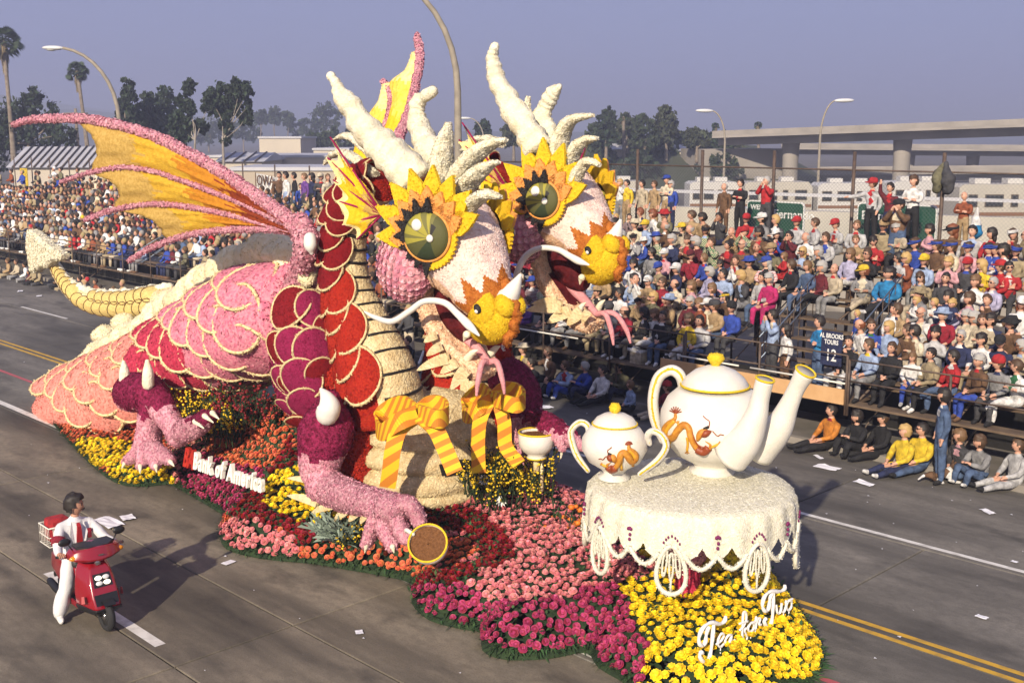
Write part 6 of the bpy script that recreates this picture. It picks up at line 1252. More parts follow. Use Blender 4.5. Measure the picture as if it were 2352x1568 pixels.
# ---- hair, hats and glasses in head space
def hair_mb(kind):
    q = MB(); h = MB(); h.ell((0, .008, .012), (.088, .112, .124), 18, 14)
    keep = []
    for f in h.f:
        c = sum((Vector(h.v[j]) for j in f), Vector()) / len(f); fr = -c.y
        if kind == 'short': ok = c.z > .055 + (.0 if fr > .06 else -.02) - (.115 if c.y > .02 else 0) + (.02 if fr > .085 else 0) - (.045 if abs(c.x) > .07 and c.y > -.03 else 0)
        elif kind == 'curly': ok = c.z > .05 - (.14 if c.y > -.01 else 0)
        elif kind == 'bald': ok = c.y > .0 and -.07 < c.z < .05
        else: ok = c.z > .05 or c.y > -.02
        if ok: keep.append(f)
    h.f = keep; h.m = [0] * len(keep); k = {'short': 1.02, 'curly': 1.13, 'long': 1.08, 'bald': 1.0}[kind]; h.v = [(x * k, y * k, z * k) for x, y, z in h.v]
    h.noise(.034 if kind == 'curly' else .018, 24)
    if kind == 'long': h.ell((0, .055, -.10), (.085, .055, .12), 12, 8); 
    used = sorted({i for f in h.f for i in f}); mp = {a: b for b, a in enumerate(used)}; h.v = [h.v[i] for i in used]; h.f = [tuple(mp[i] for i in f) for f in h.f]; h.m = [0] * len(h.f); return h
def hat_mb(kind):
    q = MB()
    if kind in ('cap', 'visor'):
        pr = [(.098, .035), (.10, .055), (.094, .09), (.07, .125), (.01, .142)] if kind == 'cap' else [(.094, .035), (.104, .04), (.106, .085), (.096, .085)]
        q.lathe([(r, z) for r, z in pr], 18); q.v = [(x, y * 1.14 + .005, z) for x, y, z in q.v]
        V = []; n = 9
        for i in range(n): a = math.pi * (1 + i / (n - 1)); V += [(.09 * math.cos(a), .105 * math.sin(a), .045), (.085 * math.cos(a), .105 * math.sin(a) - .085 * abs(math.sin(a)), .028)]
        V += [(x, y, z - .008) for x, y, z in V]; m_ = 2 * n
        F = [(2 * i, 2 * i + 1, 2 * i + 3, 2 * i + 2) for i in range(n - 1)] + [(m_ + 2 * i + 2, m_ + 2 * i + 3, m_ + 2 * i + 1, m_ + 2 * i) for i in range(n - 1)] + [(2 * i + 1, m_ + 2 * i + 1, m_ + 2 * i + 3, 2 * i + 3) for i in range(n - 1)]
        q.add(V, F)
    elif kind == 'knit': q.lathe([(.096, .015), (.104, .03), (.10, .08), (.075, .13), (.02, .155), (.01, .16)], 18); q.v = [(x, y * 1.14, z) for x, y, z in q.v]
    else: q.lathe([(.16, .045), (.165, .05), (.10, .06), (.098, .10), (.085, .14), (.01, .148)], 20); q.v = [(x, y * 1.1, z + .012 * math.sin(x * 20)) for x, y, z in q.v]
    return q
HAIRS = {k: hair_mb(k).mesh("hair", bpy.data.materials.new("ph")) for k in ('short', 'curly', 'long', 'bald')}
HATS = {k: hat_mb(k).mesh("hat", bpy.data.materials.new("ph")) for k in ('cap', 'visor', 'knit', 'sunhat')}
_q = MB(); 
for s in (-1, 1): _q.ell((s * .034, -.094, .016), (.028, .012, .018), 8, 6)
_q.box((0, -.10, .022), (.03, .008, .008)); _q.box((.082, -.045, .02), (.006, .11, .008)); _q.box((-.082, -.045, .02), (.006, .11, .008)); GLASS = _q.mesh("sunglasses", C_BLACK)
# ---- poses (seat at .43 above the footboard)
def sitlegs(k=.0, sp=.12, cr=False, f=-.44): return [((sp, f, .47), (sp + .01, f - .02, .09), (sp + .02, f - .17, .045)), ((-sp, f - .02 + k, .47), (-sp - .01, f - .01 + k, .09), (-sp - .02, f - .16 + k, .045))] if not cr else [((.06, f - .02, .54), (-.14, f - .13, .34), (-.17, f - .27, .36)), ((-.09, f, .47), (-.08, f - .01, .09), (-.08, f - .16, .045))]
POSE = {}
ar = dict(knees=[((.235, -.08, .22), (.12, -.30, .14))] * 2, clasp=[((.24, -.05, .20), (.05, -.26, .12))] * 2, cross=[((.24, -.06, .24), (-.05, -.17, .29)), ((.24, -.06, .24), (-.05, -.16, .26))], clap=[((.22, -.10, .24), (.03, -.27, .36))] * 2, camera=[((.22, -.16, .34), (.05, -.19, .62))] * 2, chin=[((.20, -.18, .20), (.03, -.14, .50)), ((.24, -.05, .20), (.06, -.26, .12))], side=[((.27, .0, .2), (.27, -.14, .04))] * 2)
def hy(i): return [-.75, -.35, .1, -.55, .35, -.9][i % 6]
_i = 0
for nm, a in ar.items():
    for v in range(2):
        POSE['sit_%s_%d' % (nm, v)] = person_mesh(.47, a, sitlegs(rnd.uniform(-.08, .1), rnd.uniform(.09, .15), cr=(v == 1 and nm in ('clasp', 'cross'))), lean=rnd.uniform(-.05, .28), hyaw=hy(_i), hpitch=rnd.uniform(-.05, .15), female=v == 1); _i += 1
stl = [((.10, -.01, .50), (.11, .0, .09), (.13, -.15, .04)), ((-.10, -.02, .50), (-.11, .0, .09), (-.14, -.14, .04))]
for nm, a, yw in [('stand', [((.24, .02, .20), (.25, -.06, -.04))] * 2, -.5), ('stand_cross', ar['cross'], -.4), ('stand_camera', ar['camera'], -.5), ('stand_wave', [((.24, .02, .20), (.25, -.06, -.04)), ((.27, -.06, .58), (.25, -.10, .82))], -.3), ('stand_point', [((.24, .02, .20), (.22, -.12, .0)), ((.40, -.08, .36), (.62, -.14, .34))], -.7)]:
    POSE[nm] = person_mesh(.94, a, stl, hyaw=yw)
gl_ = lambda a: [((.16, -.52, .26 * a + .1), (.12, -.86 + .3 * a, .07), (.14, -.98 + .3 * a, .12)), ((-.12, -.50, .30 * a + .1), (-.16, -.80 + .25 * a, .07), (-.18, -.92 + .25 * a, .12))]
POSE['ground_out'] = person_mesh(.12, ar['knees'], gl_(.15), lean=-.05, hyaw=-.6); POSE['ground_knees'] = person_mesh(.12, [((.22, -.22, .26), (.08, -.42, .34))] * 2, gl_(1.0), lean=.15, hyaw=-.7)
POSE['ground_cross'] = person_mesh(.12, ar['clasp'], [((.30, -.28, .14), (-.06, -.36, .07), (-.16, -.38, .06)), ((-.30, -.28, .14), (.06, -.26, .07), (.16, -.28, .06))], lean=.1, hyaw=-.8)
POSE['kneel'] = person_mesh(.42, [((.24, .0, .20), (.16, -.16, .06)), ((.36, -.12, .34), (.56, -.26, .34))], [((.14, -.36, .08), (.14, .0, .08), (.14, .14, .05)), ((-.14, -.40, .40), (-.14, -.42, .09), (-.14, -.56, .05))], lean=.05, hyaw=-.5)
PMESH = {}
PH = [bpy.data.materials.new("slot%d" % i) for i in range(7)]
for k, (q, hm) in POSE.items(): PMESH[k] = (q.mesh("person", PH), hm)
# ---- palettes
PAL = {'red': (.46, .02, .025), 'crimson': (.30, .012, .03), 'maroon': (.13, .012, .02), 'magenta': (.50, .02, .14), 'pink': (.66, .36, .40), 'cream': (.68, .60, .44), 'white': (.78, .77, .74), 'tan': (.42, .29, .15), 'brown': (.15, .08, .04), 'rust': (.28, .075, .03), 'olive': (.16, .15, .085), 'grey': (.26, .26, .26), 'charcoal': (.06, .06, .065), 'black': (.015, .015, .017), 'navy': (.020, .028, .085), 'blue': (.03, .07, .38), 'turquoise': (.02, .22, .48), 'light blue': (.34, .44, .64), 'denim': (.08, .13, .24), 'lavender': (.46, .44, .62), 'green': (.03, .16, .06), 'yellow': (.78, .55, .03), 'orange': (.66, .24, .03), 'beige': (.52, .44, .31), 'light grey': (.50, .50, .50), 'khaki': (.36, .29, .17), 'purple': (.16, .06, .30)}
STRP = {'red striped': ('red', 'white', 26), 'blue striped': ('light blue', 'navy', 22), 'brown checked': ('brown', 'tan', 34), 'grey striped': ('light grey', 'charcoal', 30), 'green checked': ('green', 'beige', 30), 'maroon striped': ('maroon', 'grey', 24)}
PALM = {k: mat("cloth_" + k, c, .85, tuple(x * .5 for x in c), 9, bump=.8, bscale=16) for k, c in PAL.items()}  # darker second tone paints the shade of folds into the cloth colour
for k_, (a_, b_, sc_) in STRP.items():
    m_ = bpy.data.materials.new("cloth_" + k_); m_.use_nodes = True; N = m_.node_tree.nodes; Lk = m_.node_tree.links; tc = N.new("ShaderNodeTexCoord"); rp = N.new("ShaderNodeValToRGB"); rp.color_ramp.elements[0].position = .42; rp.color_ramp.elements[1].position = .5; rp.color_ramp.elements[0].color = (*PAL[a_], 1); rp.color_ramp.elements[1].color = (*PAL[b_], 1)
    if 'checked' in k_: tx = N.new("ShaderNodeTexChecker"); Lk.new(tc.outputs["Object"], tx.inputs[0]); tx.inputs["Scale"].default_value = sc_; Lk.new(tx.outputs[1], rp.inputs[0])
    else: tx = N.new("ShaderNodeTexWave"); tx.bands_direction = 'Z'; tx.inputs["Scale"].default_value = sc_ * .35; tx.inputs["Distortion"].default_value = 1.5; Lk.new(tc.outputs["Object"], tx.inputs[0]); Lk.new(tx.outputs[1], rp.inputs[0])
    Lk.new(rp.outputs[0], N["Principled BSDF"].inputs[0]); N["Principled BSDF"].inputs["Roughness"].default_value = .9; PALM[k_] = m_
SKINS = [mat("skin_%d" % i, c, .55) for i, c in enumerate([(.56, .31, .21), (.48, .25, .16), (.60, .36, .25), (.34, .17, .10), (.52, .28, .19)])]
HAIRM = {'dark': mat("hair_dark", (.018, .013, .010), .6), 'brown': mat("hair_brown", (.07, .038, .018), .6), 'light brown': mat("hair_lbrown", (.16, .09, .04), .6), 'blonde': mat("hair_blonde", (.45, .30, .11), .6), 'grey': mat("hair_grey", (.36, .35, .33), .7), 'red': mat("hair_red", (.18, .055, .02), .6)}
M_LIP = mat("lip", (.30, .10, .09), .5)
_hr = random.Random(8)
def hv(): return _hr.uniform(.94, 1.07)
def person(pose, loc, rz, top, tro, shirt=None, hair='brown', style='short', hat=None, hatc='white', glasses=False, skin=0, sc=1.0, shoes='black', wid=1.0):
    me, hm = PMESH[pose]; o = bpy.data.objects.new("person", me); COL.link(o); o.location = loc; o.rotation_euler = (0, 0, rz); o.scale = (sc * wid, sc * (1 + (wid - 1) * .7), sc)
    ms = [SKINS[skin], PALM[top], PALM[tro], PALM[shoes], PALM[shirt or top], HAIRM['dark'], M_LIP]
    for i, m_ in enumerate(ms): o.material_slots[i].link = 'OBJECT'; o.material_slots[i].material = m_
    def acc(mesh, nm, m_):
        c = bpy.data.objects.new(nm, mesh); link(c, o); c.matrix_basis = hm @ (Matrix.Diagonal((hv(), hv(), hv(), 1)) if nm == 'hair' else Matrix.Identity(4)) @ (Matrix.Scale(1.08, 4) if nm != 'hair' and nm != 'sunglasses' else Matrix.Identity(4))
        c.material_slots[0].link = 'OBJECT'; c.material_slots[0].material = m_
    if style: acc(HAIRS[style], "hair", HAIRM[hair])
    if hat: acc(HATS[hat], {'cap': 'cap', 'visor': 'sun_visor', 'knit': 'knit_hat', 'sunhat': 'sun_hat'}[hat], PALM[hatc])
    if glasses: acc(GLASS, "sunglasses", C_BLACK)
    return o
def kit(rg):
    top = rg.choice(['tan', 'cream', 'navy', 'black', 'maroon', 'grey', 'white', 'pink', 'brown', 'olive', 'red', 'brown', 'beige', 'denim', 'white', 'black', 'rust', 'crimson', 'charcoal', 'light grey', 'navy', 'khaki', 'tan', 'brown', 'charcoal', 'denim', 'maroon', 'blue'] + list(STRP))
    st = rg.choice(['short', 'short', 'short', 'curly', 'curly', 'long', 'bald']); hat = rg.choice([None] * 9 + ['cap', 'cap', 'sunhat', 'visor'])
    return dict(top=top, tro=rg.choice(['denim', 'navy', 'black', 'khaki', 'grey', 'charcoal', 'brown', 'denim', 'beige']), shirt=rg.choice([None, None, 'white', 'cream', 'red', 'light blue', 'black']), hair=rg.choice(['dark', 'brown', 'brown', 'light brown', 'blonde', 'grey', 'dark', 'red']) if st != 'bald' else 'grey', style=st, hat=hat, hatc=rg.choice(['white', 'blue', 'red', 'navy', 'yellow', 'black', 'tan']), glasses=rg.random() < .34, skin=rg.choice([0, 0, 1, 2, 4, 4, 3]), shoes=rg.choice(['black', 'white', 'brown', 'white']), wid=rg.uniform(.92, 1.16))
HATW = {'cap': 'cap', 'visor': 'sun visor', 'knit': 'knit hat', 'sunhat': 'sun hat'}; STW = {'short': 'short', 'curly': 'curly', 'long': 'long', 'bald': 'receding'}
def describe(k, room=10):
    a = "%s top" % k['top']; over = " over %s" % k['shirt'] if k.get('shirt') and k['shirt'] != k['top'] else ""
    if over: a = "%s jacket" % k['top']
    b = " with %s %s" % (k['hatc'], HATW[k['hat']]) if k.get('hat') else " with %s %s hair" % (STW[k.get('style') or 'short'], k.get('hair', 'brown'))
    g_ = " and sunglasses" if k.get('glasses') else ""
    for t in (a + over + b + g_, a + b + g_, a + over + b, a + b):
        if len(t.split()) <= room: return t
    return a + b
# ================================================================== STANDS
RY0, RZ0, RP, RH, NR = 21.25, 1.06, .70, .29, 8
M_PLANK = mat("plank_wood", (.10, .065, .04), .85, (.17, .12, .075), 3); M_STEEL = mat("steel_rust", (.065, .045, .035), .6, (.12, .08, .055), 8); M_PLY = mat("plywood", (.55, .32, .14), .8, (.62, .38, .18), 4); M_RAILW = mat("rail_white", (.7, .68, .6), .5); M_RAILB = mat("rail_blue", (.17, .21, .27), .4, metal=.6); M_SHADE = mat("painted_shade", (.012, .011, .010), .95)
def stand(label, x0, x1, rows, step=2.4, detail=True):
    t = thing("grandstand", label, "grandstand", ((x0 + x1) / 2, RY0, 0)); n = max(1, round((x1 - x0) / step))
    for i in rows:
        y, z = RY0 + RP * i, RZ0 + RH * i
        for k in range(n):
            a, b = x0 + (x1 - x0) * k / n + .01, x0 + (x1 - x0) * (k + 1) / n - .01
            if detail or k % 1 == 0:
                q = MB(); q.box(((a + b) / 2, y - .06, z - .025), (b - a, .38, .045)); tpart(q, "foot_plank", M_PLANK, t, smooth=False); q = MB(); q.box(((a + b) / 2, y + .46, z + .42), (b - a, .27, .04)); tpart(q, "seat_plank", M_PLANK, t, smooth=False)
    for k in range(n + 1):
        x = x0 + (x1 - x0) * k / n; y9, z9 = RY0 + RP * rows[-1], RZ0 + RH * rows[-1]; ya = RY0 + RP * rows[0]; za = RZ0 + RH * rows[0]
        q = MB(); q.tube([(x, ya, za - .08), (x, y9 + .5, z9 - .06)], .03, 5); tpart(q, "stringer", M_STEEL, t)
        for i in (rows[0], rows[len(rows) // 2], rows[-1]): q = MB(); q.tube([(x, RY0 + RP * i + .02, .1), (x, RY0 + RP * i + .02, RZ0 + RH * i)], .03, 5); tpart(q, "upright", M_STEEL, t)
        q = MB(); q.tube([(x, ya, .12), (x, y9, z9 - .3)], .02, 4); tpart(q, "brace", M_STEEL, t)
    return t
def frontrail(t, xs_, mid=True, y=21.0, z0=RZ0, h=.92):
    for x in xs_: q = MB(); q.tube([(x, y, z0 - .25), (x, y, z0 + h)], .028, 6); tpart(q, "rail_post", M_STEEL, t)
    for a, b in zip(xs_[:-1], xs_[1:]):
        for hh in (h, h * .52): q = MB(); q.tube([(a, y, z0 + hh), (b, y, z0 + hh)], .020, 5); tpart(q, "rail_bar", M_STEEL, t)
XS0, XS1 = -15.75, -11.55
gR = stand("right-hand grandstand of dark planks crowded with spectators", XS1, -3.0, range(0, NR)); gM = stand("middle grandstand of dark planks behind the dragon heads", -27.0, XS0, range(0, NR)); gU = stand("upper grandstand rows bridging above the stair gap", XS0, XS1, range(4, NR)); gL = stand("long far-left grandstand packed with tiny spectators", -112, -27.4, range(0, 8), step=10)
for t, x0, x1 in ((gR, XS1, -3.0), (gM, -27.0, XS0)):
    n = round((x1 - x0) / 2.05); frontrail(t, [x0 + (x1 - x0) * k / n for k in range(n + 1)])
frontrail(gL, [-112 + 84.6 * k / 36 for k in range(37)])
for a, b in ((-21.6, -19.0), (-15.9, -14.2), (-13.9, -11.6)): q = MB(); q.tube([(a, 20.95, RZ0 + .42), (b, 20.95, RZ0 + .42)], .022, 6); tpart(q, "white_rail", M_RAILW, gM)
frontrail(gM, [XS0 + .05, -13.7, XS1 - .05], h=1.0)
q = MB(); q.box(((-16.35 - 11.6) / 2, 20.93, 1.2), (4.75, .04, .32)); tpart(q, "plywood_board", M_PLY, gM, smooth=False)
q = MB(); q.box(((XS0 + XS1) / 2, 21.75, 1.02), (XS1 - XS0, 1.5, .05)); tpart(q, "landing", M_PLANK, gM, smooth=False)
for i in range(6):      # stair treads rising through the gap
    q = MB(); q.box((-13.4, 22.5 + i * .34, 1.02 + (i + 1) * .19), (2.0, .30, .04)); tpart(q, "stair_tread", M_PLANK, gU, smooth=False)
for x in (-14.45, -12.35):
    for h in (.35, .62, .9): q = MB(); q.tube([(x, 22.1, 1.05 + h), (x, 24.7, 2.45 + h)], .018, 6); tpart(q, "stair_rail", M_RAILB, gU)
    for k in range(9): q = MB(); y = 22.4 + k * .28; q.tube([(x, y, 1.0 + (y - 22.1) * .53), (x, y, 1.95 + (y - 22.1) * .53)], .012, 5); tpart(q, "baluster", M_STEEL, gU)
for x0, x1 in ((-14.4, XS0), (XS1, -12.4)):
    for k in range(8): x = x0 + (x1 - x0) * k / 7; q = MB(); q.tube([(x, 24.0, 1.05), (x, 24.0, 2.2)], .012, 5); tpart(q, "baluster", M_STEEL, gU)
    q = MB(); q.tube([(x0, 24.0, 2.2), (x1, 24.0, 2.2)], .02, 5); tpart(q, "rail_bar", M_STEEL, gU)
q = MB(); q.box((-57.5, 23.3, .50), (109, .03, .92)); o = q.build("stand_shade", M_SHADE, smooth=False); tag(o, "added black shade skirting hung under the grandstand planks", "backdrop")  # added black sheet standing in for the shade beneath the stands
# seat fill
def row_of(u, v, sc=1.0):
    best = None
    for i in range(NR):
        y = RY0 + RP * i + .40; p = W(u, v, y); e = abs(p.z - (RZ0 + RH * i + 1.31 * sc))
        if best is None or e < best[0]: best = (e, i, p.x)
    return best[1], best[2]
T7 = lambda x, y: (1552 + .36 * x, 611.5 + .36 * y); T6 = lambda x, y: (1157 + .228 * x, 583 + .228 * y); TR1 = lambda x, y: (1740 + .26 * x, 376 + .26 * y); T3 = lambda x, y: (1317 + .44 * x, 188 + .44 * y)
K = lambda top, tro='denim', **k: dict(dict(top=top, tro=tro), **k)
SPEC = [(T7(1110, 430), 'sit_chin_0', K('black', 'white', hair='dark')), (T7(1245, 480), 'sit_knees_0', K('light blue', 'grey', shirt='yellow')), (T7(1380, 490), 'sit_clasp_0', K('black', 'black')), (T7(1510, 540), 'sit_knees_1', K('white', 'blue', style='long', hair='light brown', sc=.82, shoes='light grey')), (T7(1640, 535), 'sit_clasp_0', K('khaki', 'black', hair='dark', shoes='white')), (T7(1770, 520), 'sit_clasp_1', K('red', 'denim', shirt='white', glasses=True, hair='dark')), (T7(1955, 530), 'sit_clasp_0', K('brown', 'blue', style='curly', hair='grey', shirt='red', shoes='brown')), (T7(2075, 520), 'sit_knees_0', K('grey', 'charcoal', hat='knit', hatc='red', shirt='navy')), (T7(2205, 540), 'sit_cross_1', K('white', 'white', shirt='green')),
 (T7(1250, 330), 'sit_cross_0', K('blue', 'navy', shirt='green')), (T7(1350, 400), 'sit_clasp_1', K('light blue', hair='blonde', style='long')), (T7(1500, 390), 'sit_knees_0', K('brown', 'black', shirt='tan')), (T7(1650, 405), 'sit_clap_1', K('light grey', 'grey', hair='dark', style='curly')), (T7(1825, 420), 'sit_clasp_0', K('navy', 'charcoal', shirt='white', glasses=True, hair='grey')), (T7(1965, 440), 'sit_knees_1', K('white', 'khaki', hair='dark', style='curly')), (T7(2090, 460), 'sit_cross_0', K('navy', 'black', hat='cap', hatc='black')),
 (T7(1215, 330), 'sit_chin_1', K('white', 'tan', style='bald', hair='red', shirt='white')), (T7(1395, 280), 'sit_clasp_0', K('white', 'tan', shirt='white', hair='dark')), (T7(1555, 310), 'sit_cross_1', K('cream', 'beige', hair='dark', style='curly', glasses=True)), (T7(1705, 290), 'sit_knees_0', K('crimson', 'navy', shirt='white', hat='sunhat', hatc='light blue', hair='grey')), (T7(1845, 335), 'sit_clasp_1', K('cream', 'khaki', style='curly', hair='grey', glasses=True)), (T7(1975, 325), 'sit_cross_0', K('beige', 'tan', hair='brown')), (T7(2150, 345), 'sit_chin_1', K('brown', 'black', hair='dark', style='curly', hat='sunhat', hatc='black')),
 (T7(1430, 185), 'sit_knees_0', K('tan', 'brown', shirt='navy')), (T7(1565, 125), 'sit_clasp_0', K('grey', 'olive', hat='sunhat', hatc='khaki', shirt='blue')), (T7(1545, 240), 'sit_clap_1', K('white', 'blue', hair='blonde', style='long', sc=.78)), (T7(1650, 250), 'sit_clap_0', K('white', 'light blue', hair='blonde', sc=.78)), (T7(1765, 265), 'sit_knees_1', K('lavender', hair='blonde', sc=.8, style='curly')), (T7(1885, 160), 'sit_clap_1', K('pink', 'purple', style='curly', hair='brown')), (T7(1905, 235), 'sit_clasp_1', K('cream', 'beige', style='curly', hair='grey', glasses=True)), (T7(2015, 255), 'sit_knees_0', K('navy', 'black', shirt='white', glasses=True, style='curly', hair='dark')), (T7(1990, 165), 'sit_chin_0', K('brown', 'black')), (T7(1745, 160), 'sit_clasp_1', K('navy', 'navy', style='long', hair='dark')), (T7(1720, 80), 'sit_clasp_0', K('charcoal', 'brown', hair='dark')),
 (TR1(1170, 850), 'sit_clasp_1', K('turquoise', 'black', hair='dark', style='curly', wid=1.3, shoes='white')), (TR1(1320, 850), 'sit_clap_1', K('rust', 'rust', style='curly', hair='blonde', glasses=True)), (TR1(1475, 830), 'sit_clasp_0', K('light blue', 'grey', hat='cap', hatc='yellow', shirt='black')), (TR1(1690, 860), 'sit_clap_0', K('pink', 'cream', style='curly', hair='blonde')), (TR1(1865, 800), 'sit_clasp_0', K('charcoal', 'black', shirt='blue', hat='cap', hatc='red', glasses=True)), (TR1(1995, 840), 'sit_cross_1', K('yellow', 'tan', style='long', hair='blonde', glasses=True)), (TR1(2170, 830), 'sit_knees_0', K('red', 'navy', hat='cap', hatc='red')), (TR1(2225, 920), 'sit_cross_0', K('red', 'charcoal', shirt='white', glasses=True, hair='dark')), (TR1(2090, 1010), 'sit_clasp_0', K('lavender', 'grey', shirt='white', hair='grey', glasses=True)), (TR1(1930, 1000), 'sit_clap_1', K('white', 'cream', style='curly', hair='light brown')),
 (TR1(1400, 690), 'sit_knees_1', K('blue', 'navy', hat='visor', hatc='blue', style='curly')), (TR1(1590, 670), 'sit_knees_0', K('brown', 'black', hat='visor', hatc='blue')), (TR1(1725, 630), 'sit_clasp_1', K('cream', 'beige', hat='visor', hatc='blue')), (TR1(1885, 630), 'sit_clasp_0', K('pink', 'denim', hat='visor', hatc='blue', glasses=True)), (TR1(2045, 680), 'sit_cross_1', K('lavender', 'navy', shirt='blue', hat='visor', hatc='blue', hair='dark')), (TR1(2115, 740), 'sit_knees_0', K('blue', 'navy', hat='visor', hatc='blue')), (TR1(2290, 730), 'sit_clasp_0', K('khaki', 'brown', hat='visor', hatc='blue', shirt='navy')), (TR1(2075, 560), 'sit_clasp_1', K('red', 'black', hair='dark', style='long')), (TR1(2205, 640), 'sit_knees_0', K('white', 'cream', shirt='pink', hair='dark', style='curly')), (TR1(1525, 530), 'sit_clap_1', K('pink', 'white', hair='dark', style='curly')),
 (TR1(1045, 570), 'sit_cross_0', K('red', 'black', hair='dark', style='curly', glasses=True)), (TR1(890, 640), 'sit_cross_0', K('tan', 'brown', hair='light brown')), (TR1(810, 740), 'sit_clasp_1', K('lavender', 'white', hair='light brown', style='long', glasses=True)), (TR1(700, 850), 'sit_clasp_0', K('beige', 'grey', shirt='red', style='bald', hair='brown')), (TR1(570, 830), 'sit_clasp_1', K('maroon', 'black', style='curly', hair='grey')), (TR1(455, 830), 'sit_knees_1', K('denim', 'denim', hair='light brown', style='long')), (TR1(320, 790), 'sit_knees_0', K('black', 'black', shirt='red')), (TR1(250, 840), 'sit_clap_1', K('red', 'red', hair='light brown', sc=.75, style='long')), (TR1(130, 890), 'sit_knees_1', K('magenta', 'magenta', hair='grey', style='curly')), (TR1(45, 940), 'sit_clasp_0', K('light grey', 'denim', hair='dark')), (TR1(1260, 760), 'sit_knees_0', K('light grey', 'grey', glasses=True, hair='dark')),
 (T6(225, 530), 'sit_clasp_1', K('purple', 'purple', sc=.85, shoes='white', shirt='white')), (T6(470, 560), 'sit_knees_1', K('black', 'charcoal')), (T6(650, 540), 'sit_clasp_0', K('white', 'grey')), (T6(960, 495), 'sit_clasp_1', K('olive', 'khaki', style='curly', hair='dark', glasses=True)), (T6(1060, 500), 'sit_clasp_0', K('grey', 'khaki', hat='cap', hatc='charcoal')), (T6(1250, 495), 'sit_knees_0', K('crimson', 'black', style='bald', hair='dark', glasses=True, wid=1.15, shoes='white')), (T6(1415, 560), 'sit_clasp_1', K('black', 'beige', shirt='white', style='curly', hair='dark', glasses=True, shoes='white')), (T6(1505, 590), 'sit_clasp_1', K('white', 'white', hair='light brown', style='curly', shoes='white')), (T6(1610, 580), 'sit_clasp_0', K('black', 'denim', shirt='white', hair='dark', shoes='white')), (T6(1870, 600), 'sit_clasp_1', K('yellow', 'white', hair='brown', style='curly')), (T6(1970, 625), 'sit_clasp_0', K('light grey', 'denim', hair='dark', wid=1.15)), (T6(2140, 470), 'sit_knees_0', K('tan', 'denim', hat='cap', hatc='charcoal', glasses=True, wid=1.15)), (T6(2310, 390), 'sit_clasp_0', K('blue', 'charcoal', hat='knit', hatc='black', glasses=True)),
 (T6(1495, 410), 'sit_clasp_1', K('olive', 'khaki', hair='blonde', style='curly', glasses=True)), (T6(1650, 415), 'sit_clasp_0', K('brown', 'tan', style='bald', hair='grey')), (T6(1870, 465), 'sit_clasp_1', K('maroon', 'black', style='curly', hair='grey', glasses=True)), (T6(2000, 470), 'sit_knees_1', K('rust', 'grey', style='curly', hair='light brown', glasses=True)), (T6(2055, 360), 'sit_clasp_1', K('cream', 'white', hat='cap', hatc='white', glasses=True)), (T6(1350, 270), 'sit_camera_0', K('white', 'khaki', style='bald', hair='dark')), (T6(1465, 285), 'sit_clasp_0', K('tan', 'tan', hat='cap', hatc='white')), (T6(1690, 345), 'sit_clasp_0', K('tan', 'brown', hat='sunhat', hatc='light blue')), (T6(1890, 345), 'sit_clap_1', K('light blue', 'denim', hair='blonde', style='curly', sc=.8)), (T6(2190, 250), 'sit_clap_1', K('pink', 'pink', hair='light brown', style='long', sc=.85)), (T6(1740, 230), 'sit_clap_0', K('cream', 'tan', hair='dark', style='bald')), (T6(1915, 210), 'sit_clap_1', K('pink', 'beige', hair='light brown', style='curly')), (T6(2075, 190), 'sit_clasp_1', K('lavender', 'grey', hair='grey', style='curly', glasses=True)), (T6(2230, 160), 'sit_knees_0', K('light blue', 'denim', hair='dark')), (T6(1740, 90), 'sit_clasp_0', K('navy', 'navy', hat='cap', hatc='white', hair='grey')), (T6(1600, 40), 'sit_cross_0', K('khaki', 'olive', hat='cap', hatc='blue', glasses=True)), (T6(1490, 165), 'sit_cross_0', K('tan', 'brown', glasses=True, hair='grey')), (T6(1305, 60), 'sit_clasp_1', K('white', 'black', hair='dark', style='curly', glasses=True)), (T6(1300, 170), 'sit_clasp_1', K('light blue', 'denim', hair='dark', style='curly')), (T6(1605, 240), 'sit_clasp_1', K('crimson', 'black', hair='brown', style='short', glasses=True)), (T6(1180, 350), 'sit_knees_0', K('white', 'black', skin=3, hair='dark')), (T6(1880, 10), 'sit_chin_0', K('crimson', 'black', hat='cap', hatc='maroon')),
 (T3(905, 700), 'sit_clasp_0', K('red', 'grey', hat='cap', hatc='red')), (T3(1165, 715), 'sit_clasp_0', K('light grey', 'grey', hat='cap', hatc='red', shirt='red')), (T3(1385, 720), 'sit_cross_0', K('light grey', 'grey', hat='cap', hatc='red', shirt='red', glasses=True)), (T3(1485, 735), 'sit_clasp_0', K('light grey', 'black', shirt='red', hair='light brown')), (T3(1255, 730), 'sit_clasp_1', K('light grey', 'grey', shirt='red')), (T3(1330, 745), 'sit_knees_1', K('light grey', 'black', shirt='blue')), (T3(325, 735), 'sit_knees_0', K('cream', 'tan', hat='sunhat', hatc='cream')), (T3(375, 735), 'sit_clasp_0', K('light blue', 'denim', hat='cap', hatc='yellow')), (T3(295, 820), 'sit_clasp_0', K('blue', 'navy', hat='cap', hatc='white'))]
taken = []; DONE = []
def label_person(k, posew, where): return ("spectator in %s, %s" % (describe(k), where))
for (uv, pose, k) in SPEC:
    i, x = row_of(*uv, k.get('sc', 1)); taken.append((i, x)); DONE.append((i, x, pose, dict(k)))
rgp = random.Random(42)
